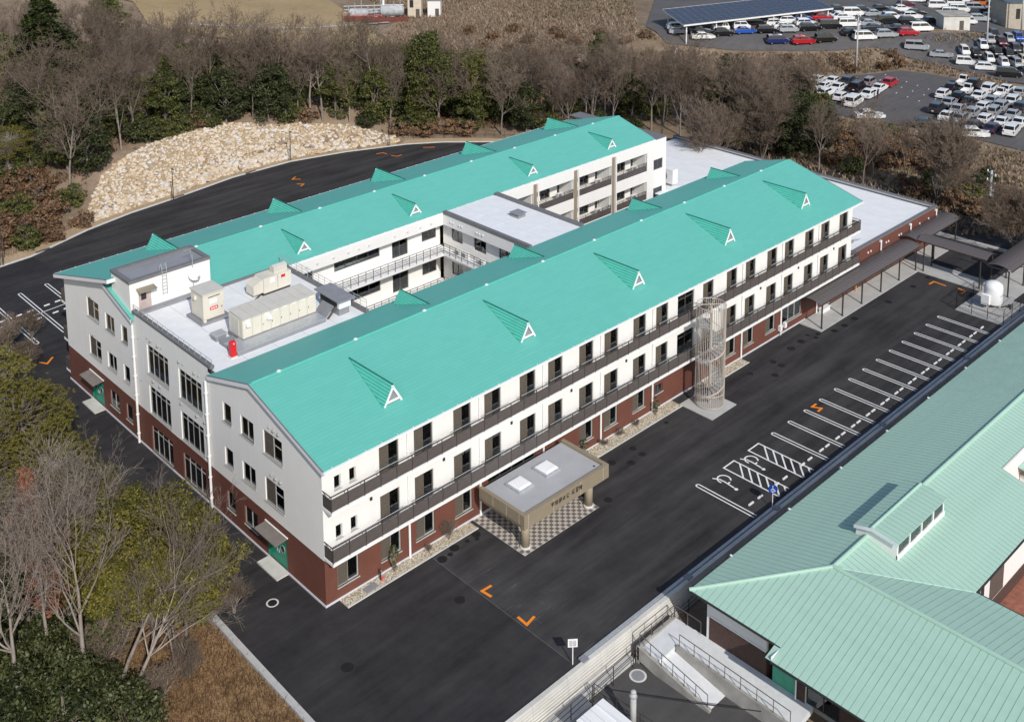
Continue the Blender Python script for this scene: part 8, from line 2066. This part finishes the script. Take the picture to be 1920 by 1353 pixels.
# ---- rock slope
def stone(seed):
    rng = np.random.default_rng(seed); bm = bmesh.new()
    for p in rng.normal(0, 1, (13, 3)): 
        p = p / np.linalg.norm(p) * rng.uniform(.8, 1.0); bm.verts.new(tuple(p * np.array([1, .8, .62])))
    r = bmesh.ops.convex_hull(bm, input=bm.verts[:]); 
    for v in [g for g in r['geom_interior'] if isinstance(g, bmesh.types.BMVert)]: bm.verts.remove(v)
    me = bpy.data.meshes.new('stone'); bm.to_mesh(me); bm.free(); me.materials.append(M['stone']); return me
t = NT('quarry_stone'); oi = t.new('ShaderNodeObjectInfo'); g = t.new('ShaderNodeNewGeometry'); v = t.coord(); n = t.noise(v, 1.6, 4)
f = t.math('ADD', t.math('MULTIPLY', t.math('FRACT', t.math('ADD', oi.outputs['Random'], g.outputs['Random Per Island'])), .8), t.math('MULTIPLY', n, .25))
t.pbsdf(t.ramp(f, [(.1, (.46, .34, .21)), (.35, (.56, .45, .32)), (.65, (.60, .52, .42)), (.9, (.60, .57, .54))]), .9, 0, .2, n, .4, .1); M['stone'] = t.mat
SM = [stone(800 + k) for k in range(14)]
RB = thing('rock_bank', 'bank of loose pale buff quarry stones above the rear drive', 'rock bank', (40, 79, 0))
TOP = [(16.0, 75.6), (17.1, 77.7), (19.6, 80.9), (22.2, 83.7), (25.7, 85.1), (30.3, 86.5), (35.8, 87.9), (41.0, 88.1), (45.8, 87.3), (50.2, 85.7), (54.8, 84.0), (59.0, 81.6), (62.3, 79.3), (64.4, 77.4), (66.2, 74.8)]
def top_y(x): return float(np.interp(x, [p[0] for p in TOP], [p[1] for p in TOP]))
rng = np.random.default_rng(9); rocks = []
while len(rocks) < 3300:
    x = rng.uniform(16, 65); lo_, hi_ = kerb_y(x) + 1.3, top_y(x)
    y = rng.uniform(kerb_y(x) + 1.3, 91)
    if y > hi_ or hi_ - lo_ < .3: continue
    dd = y - kerb_y(x); s = rng.uniform(.24, .44) * (1.4 if dd < 3.2 else 1.0) * rng.choice([.7, 1, 1, 1.3])
    rocks.append((x, y, height(x, y) + s * .2, s))
for k, (x, y) in enumerate([(kx, kerb_y(kx) + rng.uniform(1.5, 2.4)) for kx in np.arange(16.2, 64, .55)]): rocks.append((x, y, height(x, y) + .25, rng.uniform(.42, .68)))
dist = lambda r: ((r[0] + 36.9) ** 2 + (r[1] + 56.7) ** 2) ** .5
rocks.sort(key=lambda r: -r[3] / dist(r))
big, rest = rocks[:300], rocks[300:]
for k, (x, y, z, s) in enumerate(big):
    O('stone', SM[k % 14], RB, (x - 40, y - 79, z), tuple(rng.uniform(-.6, .6, 2)) + (rng.uniform(0, 6.28),), (s * rng.uniform(.85, 1.35), s, s * rng.uniform(.75, 1.05)))
Vs, Fs, off = [], [], 0
for k, (x, y, z, s) in enumerate(rest):
    me = SM[k % 14]; co = np.array([v.co for v in me.vertices]); mt = np.array(Matrix.Rotation(rng.uniform(0, 6.28), 3, 'Z') @ Matrix.Rotation(rng.uniform(-.6, .6), 3, 'X'))
    Vs.append((co * np.array([s * rng.uniform(.85, 1.4), s, s])) @ mt.T + np.array([x - 40, y - 79, z])); Fs.append(np.array([p.vertices[:3] for p in me.polygons if len(p.vertices) == 3]) + off); off += len(co)
o = O('stones', npmesh('stones', np.concatenate(Vs), np.concatenate(Fs), M['stone']), RB); o['kind'] = 'stuff'
o = O('fill', None, RB) if False else None
b = MB()
xs = np.linspace(15.5, 65, 60)
for xa, xb in zip(xs[:-1], xs[1:]):
    for j in range(8):
        P = []
        for x, t_ in ((xa, j / 8), (xb, j / 8), (xb, (j + 1) / 8), (xa, (j + 1) / 8)):
            y = kerb_y(x) + 1.1 + (max(top_y(x) - kerb_y(x) - 1.1, .2)) * t_; P.append((x - 40, y - 79, height(x, y) + .05))
        b.poly(P)
O('rubble_bed', b.mesh('bed', simple('rubble_soil', (.36, .275, .18), .95, .3, 2)), RB)
# ---- things of one kind told apart by their order in view
def img_x(o):
    p = cam.matrix_world.inverted() @ o.matrix_world.translation
    return p.x / -p.z
bpy.context.view_layer.update()
same = {}
for o in COL.objects:
    if o.parent is None and o.get('label'): same.setdefault(o['label'], []).append(o)
for lab, L in same.items():
    if len(L) < 2: continue
    L.sort(key=img_x)
    if len(L) <= 20: secs = [(L, '')]
    else:
        q = math.ceil(len(L) / 4)
        secs = [(L[i * q:(i + 1) * q], s) for i, s in enumerate((', far left quarter', ', left quarter', ', right quarter', ', far right quarter'))]
    for S, tail in secs:
        for k, o in enumerate(S): o['label'] = '%s, %s from left%s' % (lab, ORD[k], tail)
bpy.context.view_layer.update()
print('objects', len(bpy.data.objects), 'tris', sum(len(m.polygons) for m in bpy.data.meshes))
